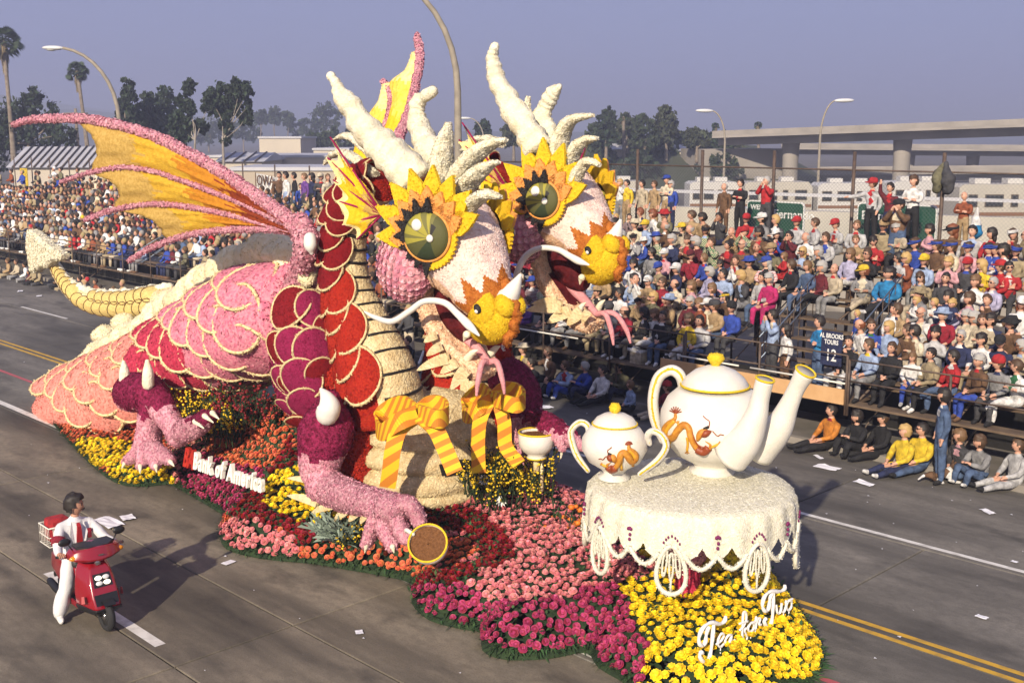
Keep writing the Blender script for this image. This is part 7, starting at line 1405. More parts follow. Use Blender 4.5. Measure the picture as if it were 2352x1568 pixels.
for i in range(NR):
    x0, x1 = (-27 - .0 * i, -4.2)
    x = x0 + rgp.uniform(0, .3)
    while x < x1:
        y = RY0 + RP * i + .4; z = RZ0 + RH * i + 1.0; u, v = PIX((x, y, z)); gap = (i < 4 and XS0 - .1 < x < XS1 + .1)
        if u < 2400 and not gap and not any(r == i and abs(tx - x) < .40 for r, tx in taken) and rgp.random() < .97:
            hidden = u < 1130 and 420 < v
            if not (hidden and u < 1000):
                k = kit(rgp); sc = rgp.uniform(.95, 1.05) if rgp.random() < .9 else rgp.uniform(.74, .85); k['sc'] = sc; DONE.append((i, x, rgp.choice([p for p in PMESH if p.startswith('sit_')]), k)); taken.append((i, x))
        x += rgp.uniform(.40, .52)
ORD = ['front', 'second', 'third', 'fourth', 'fifth', 'sixth', 'seventh', 'top']
DONE.sort(key=lambda d: (d[0], -d[1])); seenl = {}; cnt = {}
def NTH(n): return "%d%s" % (n, 'th' if 10 <= n % 100 <= 20 else {1: 'st', 2: 'nd', 3: 'rd'}.get(n % 10, 'th'))
INPIC = {}
for (i, x, pose, k) in DONE:
    y = RY0 + RP * i + .42; z = RZ0 + RH * i + (.0 if k.get('sc', 1) == 1 else .47 * (1 - k['sc'])); cnt[i] = cnt.get(i, 0) + 1
    k2 = dict(k); o = person(pose, (x, y + rgp.uniform(-.06, .05), z - .02), rgp.uniform(-.6, .35), **k2)
    tag(o, "spectator in %s, %s row, %s from right" % (describe(k, 9), ORD[i], NTH(cnt[i])), "person", "spectators in the near grandstands")
print("near spectators", len(DONE))
# ---- people standing along the top of the stands
TOPY = RY0 + RP * NR + .95; TOPZ = RZ0 + RH * NR + .22
q = MB(); q.box((-15, TOPY - .02, TOPZ - .03), (24, .7, .05)); q.box((-69.6, TOPY - 1.35, TOPZ - .58), (85, .7, .05)); o = q.build("top_walkway", M_PLANK, smooth=False); tag(o, "plank walkway along the top of the stands by the fence", "walkway")
def standing(u, v, pose, lab, k, y=None, foot=None, rz=0.0):
    yy = TOPY if y is None else y; p = W(u, v, yy); sc = k.pop('sc', 1.0); h = 1.66
    zf = TOPZ if foot is None else foot
    s = max(.86, min(1.1, (p.z - zf) / h)); o = person(pose, (p.x, yy, zf), rz, sc=s, **k); tag(o, lab, "person", "people standing along the top"); return o
for a in [(1363, 415, 'stand', "standing man in navy jacket right of the second dragon's eye", K('navy', 'navy', style='bald', hair='grey')), (1425, 420, 'stand_camera', "standing woman in white raising a camera to her face", K('white', 'grey', style='curly', hair='blonde')), (1440, 462, 'stand', "standing person in bright yellow shirt left of two tan coats", K('yellow', 'tan', hair='dark')), (1475, 455, 'stand', "standing man in beige suit next to the yellow shirt", K('beige', 'beige', hair='dark')), (1503, 462, 'stand', "standing woman in tan coat and sunglasses", K('tan', 'tan', glasses=True)), (1533, 412, 'stand_cross', "tall man in cream with blue cap and white sign", K('cream', 'tan', hat='cap', hatc='blue', glasses=True)), (1541, 466, 'stand', "standing person in bright blue jacket and sunglasses", K('blue', 'navy', hair='grey', style='curly', glasses=True)), (1664, 445, 'stand', "balding man in brown jacket looking left by the fence", K('brown', 'brown', style='bald', hair='grey')), (1702, 420, 'stand_cross', "man in black jacket standing left of the red jacket", K('black', 'black', hair='dark', shirt='red')), (1762, 415, 'stand_camera', "photographer in red jacket with long camera lens", K('red', 'charcoal', hair='grey')), (2006, 420, 'stand_point', "man in red cap and grey sweater stretching an arm left", K('light grey', 'black', hat='cap', hatc='red', shirt='red')), (2046, 430, 'stand_wave', "man in maroon jacket waving his raised hand", K('maroon', 'navy', hair='dark', shirt='red')), (2100, 415, 'stand_cross', "bearded man in white shirt with arms crossed", K('white', 'black', hair='brown', style='curly')), (2215, 468, 'stand_cross', "bald man in tan leather jacket with arms crossed", K('rust', 'tan', style='bald', hair='grey'))]:
    standing(a[0], a[1], a[2], a[3], a[4])
standing(2066, 470, 'stand_camera', "cameraman in brown shearling coat and black cap", K('brown', 'denim', hat='cap', hatc='black', shirt='cream', wid=1.2), y=RY0 + RP * 7.6, foot=RZ0 + RH * 7)
for i, (u, v, pose, k, lab) in enumerate([(641, 402, 'stand', K('brown', 'black', hair='dark'), "dark-haired standing person right of the white banner"), (657, 400, 'stand', K('white', 'light blue', hair='dark'), "standing person in white top and pale shorts by banner"), (676, 394, 'stand', K('black', 'denim', hair='dark'), "standing person in black jacket back turned near banner"), (700, 405, 'stand', K('purple', 'charcoal', hair='light brown'), "standing person in dark purple behind the wing"), (717, 400, 'stand', K('navy', 'black', style='long', hair='dark'), "long-haired standing person near the ear fin"), (737, 405, 'stand_cross', K('charcoal', 'black', hat='cap', hatc='cream', shirt='red'), "standing person in cream cap and red scarf"), (752, 398, 'stand', K('cream', 'grey', hair='light brown'), "standing man in cream patterned shirt near the ear fin"), (690, 428, 'stand', K('blue', 'navy', hair='dark', shirt='white'), "person in blue jacket and white collar behind wing")]): standing(u, v, pose, lab, k, y=TOPY - 1.3, foot=TOPZ - .55, rz=rgp.uniform(-1, 2.5))
# ---- people on the ground in front of the stands
GP = [(1205, 900, 'kneel', K('khaki', 'khaki', hat='sunhat', hatc='cream', shirt='yellow'), "crouching person in straw hat and yellow scarf below the stand"), (1228, 905, 'ground_knees', K('black', 'black', hair='dark'), "person in black sitting beside the straw hat"), (1262, 908, 'kneel', K('brown', 'black', shirt='white', hair='brown'), "kneeling man in brown blazer and white shirt pointing left"), (1305, 912, 'ground_knees', K('light blue', 'blue', shirt='red', shoes='white'), "person in blue and red jacket hugging knees on the road"), (1352, 915, 'ground_knees', K('blue', 'navy', hair='grey'), "person in blue jacket reading a paper on the road"), (1382, 925, 'ground_out', K('white', 'black', hair='dark'), "person in white jacket sitting with legs stretched out"), (1430, 915, 'ground_knees', K('olive', 'navy', hair='dark', wid=1.15), "bearded man in olive parka sitting on a low chair"), (1452, 945, 'ground_cross', K('light blue', 'black', hair='light brown', style='curly', sc=.8), "child in pale blue jacket sitting cross-legged"), (1530, 960, 'ground_out', K('crimson', 'beige', hat='knit', hatc='red', sc=.9), "person in red hat half hidden behind the teapot handle"),
 (1905, 1030, 'ground_out', K('orange', 'black', shirt='crimson', hair='dark', wid=1.1), "man in bright orange jacket sitting on the road"), (1972, 1045, 'ground_knees', K('black', 'black', style='curly', hair='dark'), "woman in black uniform jacket sitting beside the orange jacket"), (2022, 1050, 'ground_out', K('black', 'black', hat='cap', hatc='black', glasses=True), "man in black jacket and black cap sitting on the road"), (2072, 1085, 'ground_out', K('yellow', 'navy', style='curly', hair='blonde', shoes='white'), "blonde person in yellow sweatshirt sitting on the road"), (2112, 1080, 'ground_out', K('yellow', 'denim', hair='dark', glasses=True, wid=1.15), "man in yellow t-shirt and sunglasses sitting on the road"), (2205, 1095, 'ground_cross', K('charcoal', 'denim', hair='light brown', style='curly', shirt='pink'), "woman in dark cardigan over pink kneeling right of the denim man"), (2252, 1110, 'ground_knees', K('grey', 'denim', style='curly', hair='brown', shoes='white'), "curly-haired person in grey sweater covering the mouth"), (2330, 1120, 'ground_out', K('light grey', 'light grey', hair='brown'), "person wrapped in grey blanket at the right picture edge")]
for (u, v, pose, k, lab) in GP:
    p = G(u, v); sc = k.pop('sc', 1.0); o = person(pose, (p.x, p.y, .0), rgp.uniform(-.55, -.1), sc=sc, **k); tag(o, lab, "person", "people sitting on the road")
p = G(2157, 1112); o = person('stand', (p.x, p.y, 0), -.9, 'denim', 'denim', hair='dark', style='curly', sc=1.04, shirt='white'); tag(o, "man in blue denim jacket and jeans standing on the road", "person")
p = W(1925, 692, RY0 + RP * 2); o = person('stand', (p.x, p.y + .9, 1.5), -.7, 'blue', 'blue', hair='blonde', sc=.62); tag(o, "small blond child in blue standing on the stairs", "person")
for (u, v, k, lab, ps) in [(1778, 722, K('light blue', 'charcoal', hair='dark', shirt='cream'), "man in pale blue jacket holding a camera in the stair gap", 'stand_camera'), (1808, 750, K('white', 'brown', hair='dark', style='long'), "person in white jacket standing by the stair rail", 'stand'), (1885, 738, K('turquoise', 'denim', hair='dark'), "man in turquoise shirt behind the tour sign", 'stand_cross')]:
    p = W(u, v, 21.75); o = person(ps, (p.x, 21.75, .80 if ps == 'stand' else .85), -.6, sc=max(.8, min(1.05, (p.z - .85) / 1.66)), **k); tag(o, lab, "person")
# ---- the packed far-left crowd: too many and too small to tell apart
q = MB(); cols = []; rg = random.Random(99); hd = MB(); hd.ell((0, 0, 0), (.085, .10, .12), 6, 4); hr = MB(); hr.ell((0, .028, .045), (.104, .115, .118), 7, 5); PK = [PAL[k] for k in ('tan', 'cream', 'navy', 'black', 'maroon', 'grey', 'white', 'brown', 'olive', 'brown', 'brown', 'khaki', 'beige', 'denim', 'charcoal', 'black', 'tan', 'khaki', 'charcoal', 'rust', 'navy', 'white', 'red', 'charcoal', 'brown', 'black', 'light blue', 'blue')]
def addc(mb, off, sx, c, yaw=0):
    ca, sa = math.cos(yaw), math.sin(yaw); q.add([(off[0] + (v[0] * ca - v[1] * sa) * sx, off[1] + (v[0] * sa + v[1] * ca) * sx, off[2] + v[2] * sx) for v in mb.v], mb.f); cols.extend([c] * len(mb.f))
def tiny(x, y, z, sit=True, sc=1.0, full=True):
    c = rg.choice(PK); t_ = rg.choice([PAL[k] for k in ('denim', 'navy', 'black', 'khaki', 'grey', 'charcoal', 'beige')]); yaw = rg.uniform(-1.0, .5); b = MB(); hz = .47 if sit else .92; w = rg.uniform(.9, 1.1)
    sec = [(.14 * w, .10, hz), (.15 * w, .11, hz + .15), (.18 * w, .115, hz + .36), (.15 * w, .10, hz + .46), (.06, .06, hz + .53)]
    for (a, d, zz) in sec:
        for j in range(7): an = j / 7 * 6.283; b.v.append((a * math.cos(an) * 1.1, d * math.sin(an) - (zz - hz) * .1, zz))
    for i in range(4):
        for j in range(7): b.f.append((i * 7 + j, i * 7 + (j + 1) % 7, (i + 1) * 7 + (j + 1) % 7, (i + 1) * 7 + j)); b.m.append(0)
    ap = rg.random()
    for s in (-1, 1): e = (s * .25, -.08, hz + .22); b.tube([(s * .18, -.02, hz + .43), e, (s * rg.uniform(.02, .16), -.30, hz + .12 + .3 * ap * (rg.random() < .2))], [.06, .05, .04], 5)
    addc(b, (x, y, z), sc, c, yaw * .4)
    L = MB()
    for s in (-1, 1): L.tube([(s * .1, -.03, hz), (s * .12, -.44 if sit else 0, .47), (s * .12, -.45 if sit else .02, .06)], [.09, .07, .05], 5)
    addc(L, (x, y, z), sc, t_, yaw * .4); F_ = MB()
    for s in (-1, 1): F_.box((s * .12, -.50 if sit else -.05, .05), (.09, .22, .08))
    addc(F_, (x, y, z), sc, rg.choice([PAL['white'], PAL['black'], PAL['brown']]), yaw * .4)
    h0 = (x + .05 * math.sin(yaw), y - .05 - (.03 if sit else 0), z + (hz + .65) * sc); addc(hd, h0, sc, rg.choice([(.56, .31, .21), (.5, .27, .18), (.38, .2, .12)]), yaw)
    hc = rg.choice([(.02, .015, .01), (.06, .035, .02), (.12, .07, .03), (.04, .025, .015), (.36, .28, .13), (.3, .29, .27), (.03, .02, .015), (.05, .03, .02)]) if rg.random() < .9 else rg.choice([PAL['white'], PAL['yellow'], PAL['navy'], PAL['red'], PAL['tan'], PAL['white']])
    addc(hr, (h0[0] + .02 * math.sin(-yaw), h0[1] + .02 * math.cos(yaw), h0[2] + .012), sc, hc, yaw)
for i in range(8):
    x = -106 if i < 6 else -64
    while x < -27.0:
        u, v = PIX((x, RY0 + RP * i + .4, RZ0 + RH * i + 1))
        if u > -30 and rg.random() < .96 and not (-43.2 < x < -41.6 and i < 5): tiny(x, RY0 + RP * i + .42, RZ0 + RH * i - .02, True, rg.choice([1, 1, 1, 1.03, .96, .8]))
        x += rg.uniform(.42, .58)
x = -100
while x < -24:
    if rg.random() < .6 and not -47.5 < x < -39: tiny(x, TOPY - 1.2 + rg.uniform(-.1, .2), TOPZ - .55 - (.27 if x < -64 else 0), False)
    x += rg.uniform(.5, 1.6)
x = -66
while x < -21.5:
    tiny(x, 20.4 + rg.uniform(-.3, .3), -.36, True, rg.choice([1, .9, .75]));
    if rg.random() < .08: tiny(x + .3, 20.6, 0, False)
    x += rg.uniform(.5, .85)
def crowd_obj(name, label):
  global q, cols
  me = q.mesh(name, [mat("crowd_cloth", (.5, .5, .5), .85)]); ca = me.color_attributes.new("Col", 'FLOAT_COLOR', 'CORNER'); buf = np.zeros(len(me.loops) * 4, dtype=np.float32); li = 0
  for p_, c in zip(me.polygons, cols):
    for _ in range(p_.loop_total): buf[li:li + 4] = (*c, 1); li += 4
  ca.data.foreach_set('color', buf); m_ = MATS["crowd_cloth"]; N = m_.node_tree.nodes; at_ = N.new("ShaderNodeAttribute"); at_.attribute_name = "Col"; m_.node_tree.links.new(at_.outputs[0], N["Principled BSDF"].inputs[0])
  o = bpy.data.objects.new(name, me); COL.link(o); tag(o, label, "crowd", kind='stuff'); q = MB(); cols = []
crowd_obj("far_crowd", "dense mass of tiny seated spectators filling the far-left stands")
for i in range(NR):
    x = -10.5
    while x < -3.2:
        if PIX((x, RY0 + RP * i + .4, RZ0 + RH * i + 1))[0] > 2425: tiny(x, RY0 + RP * i + .42, RZ0 + RH * i - .02, True, rg.choice([1, 1, 1.03, .96, .8]))
        x += rg.uniform(.44, .56)
crowd_obj("right_crowd", "seated spectators in the stand just beyond the right picture edge")
for x in (-43.1, -41.7):
    for h in (.35, .62, .9): qq = MB(); qq.tube([(x, 21.3, 1.05 + h), (x, 24.3, 2.5 + h)], .02, 5); tpart(qq, "stair_rail", M_RAILB, gL)
# ================================================================== FENCE, SIGNS, BANNER
FY = 28.95
fen = thing("chain_link_fence", "tall chain-link fence on dark posts behind the grandstands", "fence", (-20, FY, 0))
posts = [-11.0 - 2.55 * k for k in range(-2, 9)]
for x in posts: q = MB(); q.tube([(x, FY, .1), (x, FY, 6.05)], .05, 6); tpart(q, "fence_post", M_STEEL, fen)
for z in (5.55, 3.4): q = MB(); q.tube([(posts[0], FY, z), (posts[-1], FY, z)], .025, 5); tpart(q, "fence_rail", M_STEEL, fen)
q = MB(); s = .11; xa, xb, za, zb = posts[-1], posts[0], 3.4, 5.55; c = xa - (zb - za)
while c < xb:
    for dg in (1, -1):
        x0, z0 = (c, za) if dg > 0 else (c, zb); x1, z1 = (c + zb - za, zb if dg > 0 else za); t0 = max(0, (xa - x0) / (x1 - x0)); t1 = min(1, (xb - x0) / (x1 - x0))
        if t1 > t0: q.tube([(x0 + (x1 - x0) * t0, FY - .004 * dg, z0 + (z1 - z0) * t0), (x0 + (x1 - x0) * t1, FY - .004 * dg, z0 + (z1 - z0) * t1)], .0038, 3, caps=False)
    c += s
o = tpart(q, "wire_mesh", mat("galvanised_wire", (.22, .22, .23), .5, metal=.4), fen); o['kind'] = 'stuff'
lf = thing("shed_fence", "low post-and-wire fence in front of the cream shed at far left", "fence", (-80, 33, 0))
for k in range(26): q = MB(); x = -110 + k * 3.1; q.tube([(x, 33, 0), (x, 33, 5.0)], .04, 5); tpart(q, "fence_post", M_STEEL, lf)
M_SIGN = mat("sign_green", (.012, .075, .045), .5, (.016, .09, .055), 1.5); M_SW = mat("sign_white", (.75, .76, .74), .5)
def gsign(label, u0, u1, v0, v1, y, words):
    A, B = W(u0, v0, y), W(u1, v1, y); z1, z0 = max(A.z, B.z) - .0, 0; x0, x1 = A.x, B.x; zt = W((u0 + u1) / 2, v0, y).z; zb_ = zt - 1.6; t = thing("freeway_sign", label, "road sign", (x0, y, zb_)); Mx = Matrix(((1, 0, 0, 0), (0, 0, -1, 0), (0, 1, 0, 0), (0, 0, 0, 1)))
    def rr(w, h, r, ox, oz): return [(ox + w * (.5 + sx * .5) - sx * r * (1 - math.cos(a)) , oz + h * (.5 + sz * .5) - sz * r * (1 - math.sin(a))) for (sx, sz, aa) in ((1, 1, (0, .8, 1.57)), (-1, 1, (1.57, .8, 0)), (-1, -1, (0, .8, 1.57)), (1, -1, (1.57, .8, 0))) for a in aa]
    q = MB(); q.prism(rr(x1 - x0, 1.6, .12, x0, zb_), .04, M=Matrix.Translation((0, y, 0)) @ Mx); tpart(q, "panel_border", M_SW, t, smooth=False); q = MB(); q.prism(rr(x1 - x0 - .08, 1.52, .1, x0 + .04, zb_ + .04), .02, M=Matrix.Translation((0, y - .045, 0)) @ Mx); tpart(q, "panel", M_SIGN, t, smooth=False)
    for (w, u, v, sz) in words:
        p = W(u, v, y - .07); g_, _w = glyph(w, sz, None, None, ext=.004, off=.006); g_.v = [(p.x + a, y - .072 - c, p.z + b) for a, b, c in g_.v]; tpart(g_, "lettering", M_SW, t, smooth=False)
    for f in (.2, .8): q = MB(); q.tube([(x0 + (x1 - x0) * f, y + .1, 0), (x0 + (x1 - x0) * f, y + .1, zb_ + 1.2)], .06, 6); tpart(q, "sign_post", M_STEEL, t)
gsign("green freeway sign ending in Fernando behind the red jacket", 1718, 1848, 462, 514, 29.6, [("Fernando", 1776, 500, .36), ("WEST", 1724, 480, .2)])
gsign("green freeway sign ending in ino behind the standing men", 1972, 2152, 468, 527, 29.6, [("Bernardino", 1978, 503, .345)])
# banner
A = W(586, 402, 26.95); B = W(645, 402, 26.95); zb = W(600, 462, 26.95).z
bt = thing("banner", "white hand-lettered banner reading IOWA held above the crowd", "banner", (A.x, 26.95, zb)); q = MB(); n = 14
for i in range(n + 1):
    for j in range(9):
        f, g_ = i / n, j / 8; q.v.append((A.x + (B.x - A.x) * f, 26.95 + .06 * math.sin(f * 9 + g_ * 2), zb + (A.z - zb) * g_ + .08 * math.cos(f * 3.1) * g_))
for i in range(n):
    for j in range(8): q.f.append((i * 9 + j, (i + 1) * 9 + j, (i + 1) * 9 + j + 1, i * 9 + j + 1)); q.m.append(0)
tpart(q, "cloth", PALM['white'], bt)
W_ = B.x - A.x
for (w, f, z, sz) in (("IOWA-", .06, .62, .62), ("'S PLA", .12, .14, .5)):
    g_, gw = glyph(w, sz, None, None, ext=.004, off=.004); k_ = W_ * .84 / gw; g_.v = [(A.x + W_ * f + a * k_, 26.85 - c, zb + (A.z - zb) * z + b) for a, b, c in g_.v]; tpart(g_, "lettering", PALM['brown'], bt, smooth=False)
for x in (A.x, B.x): q = MB(); q.tube([(x, 26.97, TOPZ - .6), (x, 26.97, A.z + .1)], .02, 5); tpart(q, "banner_pole", M_STEEL, bt)
A = W(46, 388, 32.5); B = W(62, 388, 32.5); q = MB(); q.box(((A.x + B.x) / 2, 32.5, A.z - .9), (B.x - A.x, .04, 1.9)); o = q.build("yellow_banner", PALM['yellow'], smooth=False); tag(o, "plain yellow banner hung on the shed fence at far left", "banner")
# tour sign with number, held in front row
p = W(1910, 800, 21.2); sg = thing("tour_sign", "dark placard with white tour name and number in the front row", "sign", (p.x, 21.2, p.z - .35)); q = MB(); q.box((p.x, 21.2, p.z), (.48, .03, .72)); tpart(q, "board", PALM['navy'], sg, smooth=False)
for (w, dz, sz) in (("AL BROOKS", .22, .135), ("TOURS", .09, .135), ("12", -.26, .36)):
    g_, gw = glyph(w, sz, None, None, ext=.003, off=.003, xs_=.75); gw = max(v[0] for v in g_.v); g_.v = [(p.x - gw / 2 + a, 21.2 - .022 - c, p.z + dz + b) for a, b, c in g_.v]; tpart(g_, "lettering", M_SW, sg, smooth=False)
# bags hung on the fence post, shopping bag
p = W(2168, 395, FY - .15); bg_ = thing("hung_bags", "olive and black jackets hung high on a fence post", "jacket", (p.x, p.y, p.z - .6))
for dx, mm, r in ((-.12, PALM['olive'], .16), (.14, PALM['charcoal'], .18)): q = MB(); q.limb([(p.x + dx * .2, p.y, p.z + .2, .04), (p.x + dx, p.y - .05, p.z - .15, r), (p.x + dx * 1.2, p.y - .05, p.z - .42, r * .8)], 10); q.noise(.06, 6); tpart(q, "garment", mm, bg_)
p = W(2243, 515, TOPY - .2); sb = thing("shopping_bag", "white and blue plastic shopping bag hung by the bald man", "bag", (p.x, p.y, p.z - .3)); q = MB(); q.limb([(p.x, p.y, p.z + .38, .03), (p.x, p.y, p.z + .1, .10), (p.x, p.y, p.z - .2, .16)], 10); q.noise(.05, 7)
for i, f in enumerate(q.f): q.m[i] = 1 if sum(q.v[j][2] for j in f) / len(f) < p.z - .02 else 0
tpart(q, "bag", [PALM['white'], PALM['turquoise']], sb)
# dog beside the yellow shirts
p = G(2135, 1108); dg_ = thing("dog", "small brown and white dog lying beside the man in yellow", "dog", (p.x, p.y, 0)); J = {'pel': (V3(0, 0, .16), .085), 'rib': (V3(-.22, .0, .18), .10), 'ch': (V3(-.34, 0, .2), .085), 'nk': (V3(-.42, -.02, .28), .06), 'sk': (V3(-.48, -.04, .34), .065), 'mz': (V3(-.58, -.08, .31), .03), 'ta': (V3(.14, .05, .16), .03), 'tb': (V3(.28, .12, .1), .015), 'f1': (V3(-.42, -.1, .05), .035), 'f2': (V3(-.58, -.14, .03), .028), 'g1': (V3(-.40, .1, .05), .035), 'g2': (V3(-.56, .12, .03), .028), 'h1': (V3(-.08, -.14, .09), .05), 'h2': (V3(-.22, -.16, .03), .028), 'k1': (V3(-.08, .14, .09), .05), 'k2': (V3(-.22, .16, .03), .028)}
q = skin_body(J, [('pel', 'rib'), ('rib', 'ch'), ('ch', 'nk'), ('nk', 'sk'), ('sk', 'mz'), ('pel', 'ta'), ('ta', 'tb'), ('ch', 'f1'), ('f1', 'f2'), ('ch', 'g1'), ('g1', 'g2'), ('pel', 'h1'), ('h1', 'h2'), ('pel', 'k1'), ('k1', 'k2')], [1, 1, 0, 1, 0, 1, 0, 0, 0, 0, 0, 1, 0, 1, 0]); 
for s in (-1, 1): q.ell((-.47, -.04 + s * .06, .37), (.03, .012, .05), 6, 4, m=1); q.ell((-.535, -.055 + s * .03, .345), (.01, .01, .01), 5, 4, m=2)
o = q.build("body", [PALM['white'], PALM['brown'], C_BLACK], dg_); o.rotation_euler = (0, 0, -2.3)
# odds and ends on the front deck
for (u, v, kind, lab) in [(1463, 838, 0, "beige cool box on the front deck by white shoes"), (1530, 832, 1, "white plastic water jug on the front deck"), (1572, 842, 2, "white paper cup at the plywood board's end")]:
    p = W(u, v, 21.2)
    if kind == 0: q = MB(); q.box((0, 0, .14), (.34, .24, .28)); t = thing("cool_box", lab, "cool box", (p.x, 21.25, RZ0)); q.build("box", PALM['beige'], t, smooth=False); q = MB(); q.box((0, 0, .3), (.36, .26, .04)); q.build("lid", PALM['white'], t, smooth=False)
    elif kind == 1: q = MB(); q.lathe([(.01, 0), (.10, 0), (.11, .03), (.11, .2), (.07, .28), (.035, .31), (.035, .36), (.01, .36)], 14); o = q.build("water_jug", PALM['white']); o.location = (p.x, 21.2, RZ0); tag(o, lab, "jug")
    else: q = MB(); q.lathe([(.01, 0), (.035, 0), (.045, .14), (.04, .14)], 12); o = q.build("paper_cup", PALM['white']); o.location = (p.x, 20.98, 1.38); tag(o, lab, "cup")
# ================================================================== SCOOTER AND RIDER
C_PAINT = mat("scooter_red", (.26, .006, .014), .22, coat=.8, spec=.6); C_PAINT2 = mat("scooter_red_bright", (.42, .02, .02), .3, coat=.5); C_PLAST = mat("black_plastic", (.012, .012, .013), .45); C_CHROME = mat("chrome", (.6, .6, .62), .18, metal=1.0); C_AMBER = mat("amber_lens", (.75, .27, .01), .2, coat=.5); C_SEATB = mat("black_vinyl", (.014, .013, .013), .5); C_GREYP = mat("grey_panel", (.16, .17, .18), .5)
SO = G(247, 1447); SA = R_(-2)
SCO = thing("motor_scooter", "dark red motor scooter with lit headlight ridden at lower left", "scooter", (SO.x, SO.y, 0), SA)
def loft(secs, m=0, caps=True):
    q = MB(); n = len(secs[0])
    for s in secs: q.v.extend(s)
    for i in range(len(secs) - 1):
        for j in range(n): q.f.append((i * n + j, i * n + (j + 1) % n, (i + 1) * n + (j + 1) % n, (i + 1) * n + j)); q.m.append(m)
    if caps: q.f.append(tuple(range(n))[::-1]); q.f.append(tuple((len(secs) - 1) * n + j for j in range(n))); q.m += [m, m]
    return q
def bev(o, w=.012, seg=2): md = o.modifiers.new("bevel", 'BEVEL'); md.width = w; md.segments = seg; md.limit_method = 'ANGLE'; md.angle_limit = R_(28); auto_sharp(o, 40); return o
def wheel(x, name):
    q = MB(); c = Vector((x, 0, .215)); prof = [(.215 - .048 + .048 * math.cos(a), .052 * math.sin(a)) for a in [2 * math.pi * i / 12 for i in range(13)]]; Mx = Matrix.Translation(c) @ Matrix.Rotation(math.pi / 2, 4, 'X'); q.lathe(prof, 36, M=Mx); t = q.build(name, M_TYRE, SCO)
    q = MB(); q.lathe([(.03, -.04), (.135, -.03), (.14, .0), (.135, .03), (.03, .04)], 28, M=Mx); q.build("rim", mat("rim_black", (.03, .03, .03), .4), t); q = MB(); q.lathe([(.01, -.05), (.05, -.05), (.05, .05), (.01, .05)], 16, M=Mx); q.build("hub", C_CHROME, t)
    for k in range(6): a = k * 1.047; q = MB(); q.tube([c + Vector((.04 * math.cos(a), 0, .04 * math.sin(a))), c + Vector((.135 * math.cos(a), 0, .135 * math.sin(a)))], .016, 6); q.build("spoke", C_CHROME, t)
wheel(0, "front_wheel"); wheel(-1.24, "rear_wheel")
for s in (-1, 1): q = MB(); q.tube([(0, s * .075, .215), (-.10, s * .07, .45)], .022, 8); q.build("fork", C_PLAST, SCO)
q = MB(); 
for s in (0, 1):
    for i in range(9): a = R_(50 + 80 * i / 8); r = .235 + .015 * s; [q.v.append((r * math.cos(a) - .0, y, .215 + r * math.sin(a))) for y in (-.075, .075)]
for i in range(8): q.f.append((2 * i, 2 * i + 1, 2 * i + 3, 2 * i + 2)); q.f.append((18 + 2 * i + 2, 18 + 2 * i + 3, 18 + 2 * i + 1, 18 + 2 * i)); q.m += [0, 0]
q.build("front_fender", C_PLAST, SCO)
def ring(x0, x1, hf, hb, z, ch=.03): return [(x1, -hf + ch, z), (x1, hf - ch, z), (x1 - ch * 1.5, hf, z), (x0, hb, z), (x0, -hb, z), (x1 - ch * 1.5, -hf, z)]
fair = loft([ring(-.33, .06, .15, .23, .30), ring(-.35, .10, .19, .26, .36), ring(-.37, .03, .195, .265, .50), ring(-.38, -.05, .185, .25, .66), ring(-.39, -.13, .16, .22, .82), ring(-.40, -.20, .12, .18, .90)]); bev(fair.build("front_fairing", C_PAINT, SCO, smooth=True), .014)
q = loft([ring(-.33, .03, .16, .235, .255), ring(-.34, .105, .195, .265, .32), ring(-.34, .108, .197, .267, .352)]); bev(q.build("fairing_lip", C_PLAST, SCO), .006)
def face(z0, z1, h0, h1, off, name, mm, zs=((.36, .10), (.50, .03), (.66, -.05), (.82, -.13))):
    def xf(z):
        for (a, xa), (b, xb) in zip(zs[:-1], zs[1:]):
            if a <= z <= b: return xa + (xb - xa) * (z - a) / (b - a)
        return zs[-1][1]
    q = MB(); V = [(xf(z0) + off, -h0, z0), (xf(z0) + off, h0, z0), (xf(z1) + off, h1, z1), (xf(z1) + off, -h1, z1)]; V += [(x - .03, y, z) for x, y, z in V]
    q.add(V, [(0, 1, 2, 3), (4, 7, 6, 5), (0, 4, 5, 1), (1, 5, 6, 2), (2, 6, 7, 3), (3, 7, 4, 0)]); return q.build(name, mm, SCO, smooth=False)
face(.40, .53, .15, .155, .006, "grille", C_PLAST); hb = face(.615, .775, .125, .115, .006, "headlight_surround", C_PLAST)
lz = []
hl = bpy.data.objects.new("headlight", None)
for (y, z) in ((-.052, .665), (.052, .665), (-.052, .730), (.052, .730)):
    q = MB(); x = .03 - (z - .5) * .5 + .018; q.ell((0, 0, 0), (.014, .048, .031), 12, 8); o = q.build("headlight_lamp", mat("headlight_lit", (.9, .88, .8), .1, emis=((1, .86, .6), 1.6)) if (y < 0) != (z < .68) else mat("headlight_glass", (.75, .76, .75), .08), SCO); o.location = (x, y, z); o.rotation_euler = (0, -.46, 0)
bpy.data.objects.remove(hl)
for s in (-1, 1):
    q = MB(); q.add([(-.03, s * .262, .44), (-.14, s * .268, .40), (-.14, s * .262, .50), (-.06, s * .258, .53)], [(0, 1, 2, 3) if s < 0 else (3, 2, 1, 0)]); q.build("side_reflector", mat("reflector", (.55, .12, .12), .3), SCO)
    q = MB(); q.box((-.41, s * .15, .58), (.02, .12, .42)); q.build("knee_panel", C_GREYP, SCO, smooth=False)
q = MB(); q.box((-.415, 0, .60), (.05, .40, .56)); bev(q.build("leg_shield", C_PLAST, SCO, smooth=False))
q = MB(); q.tube([(-.17, 0, .87), (-.25, 0, .98)], .04, 10); q.build("steering_neck", C_CHROME, SCO)
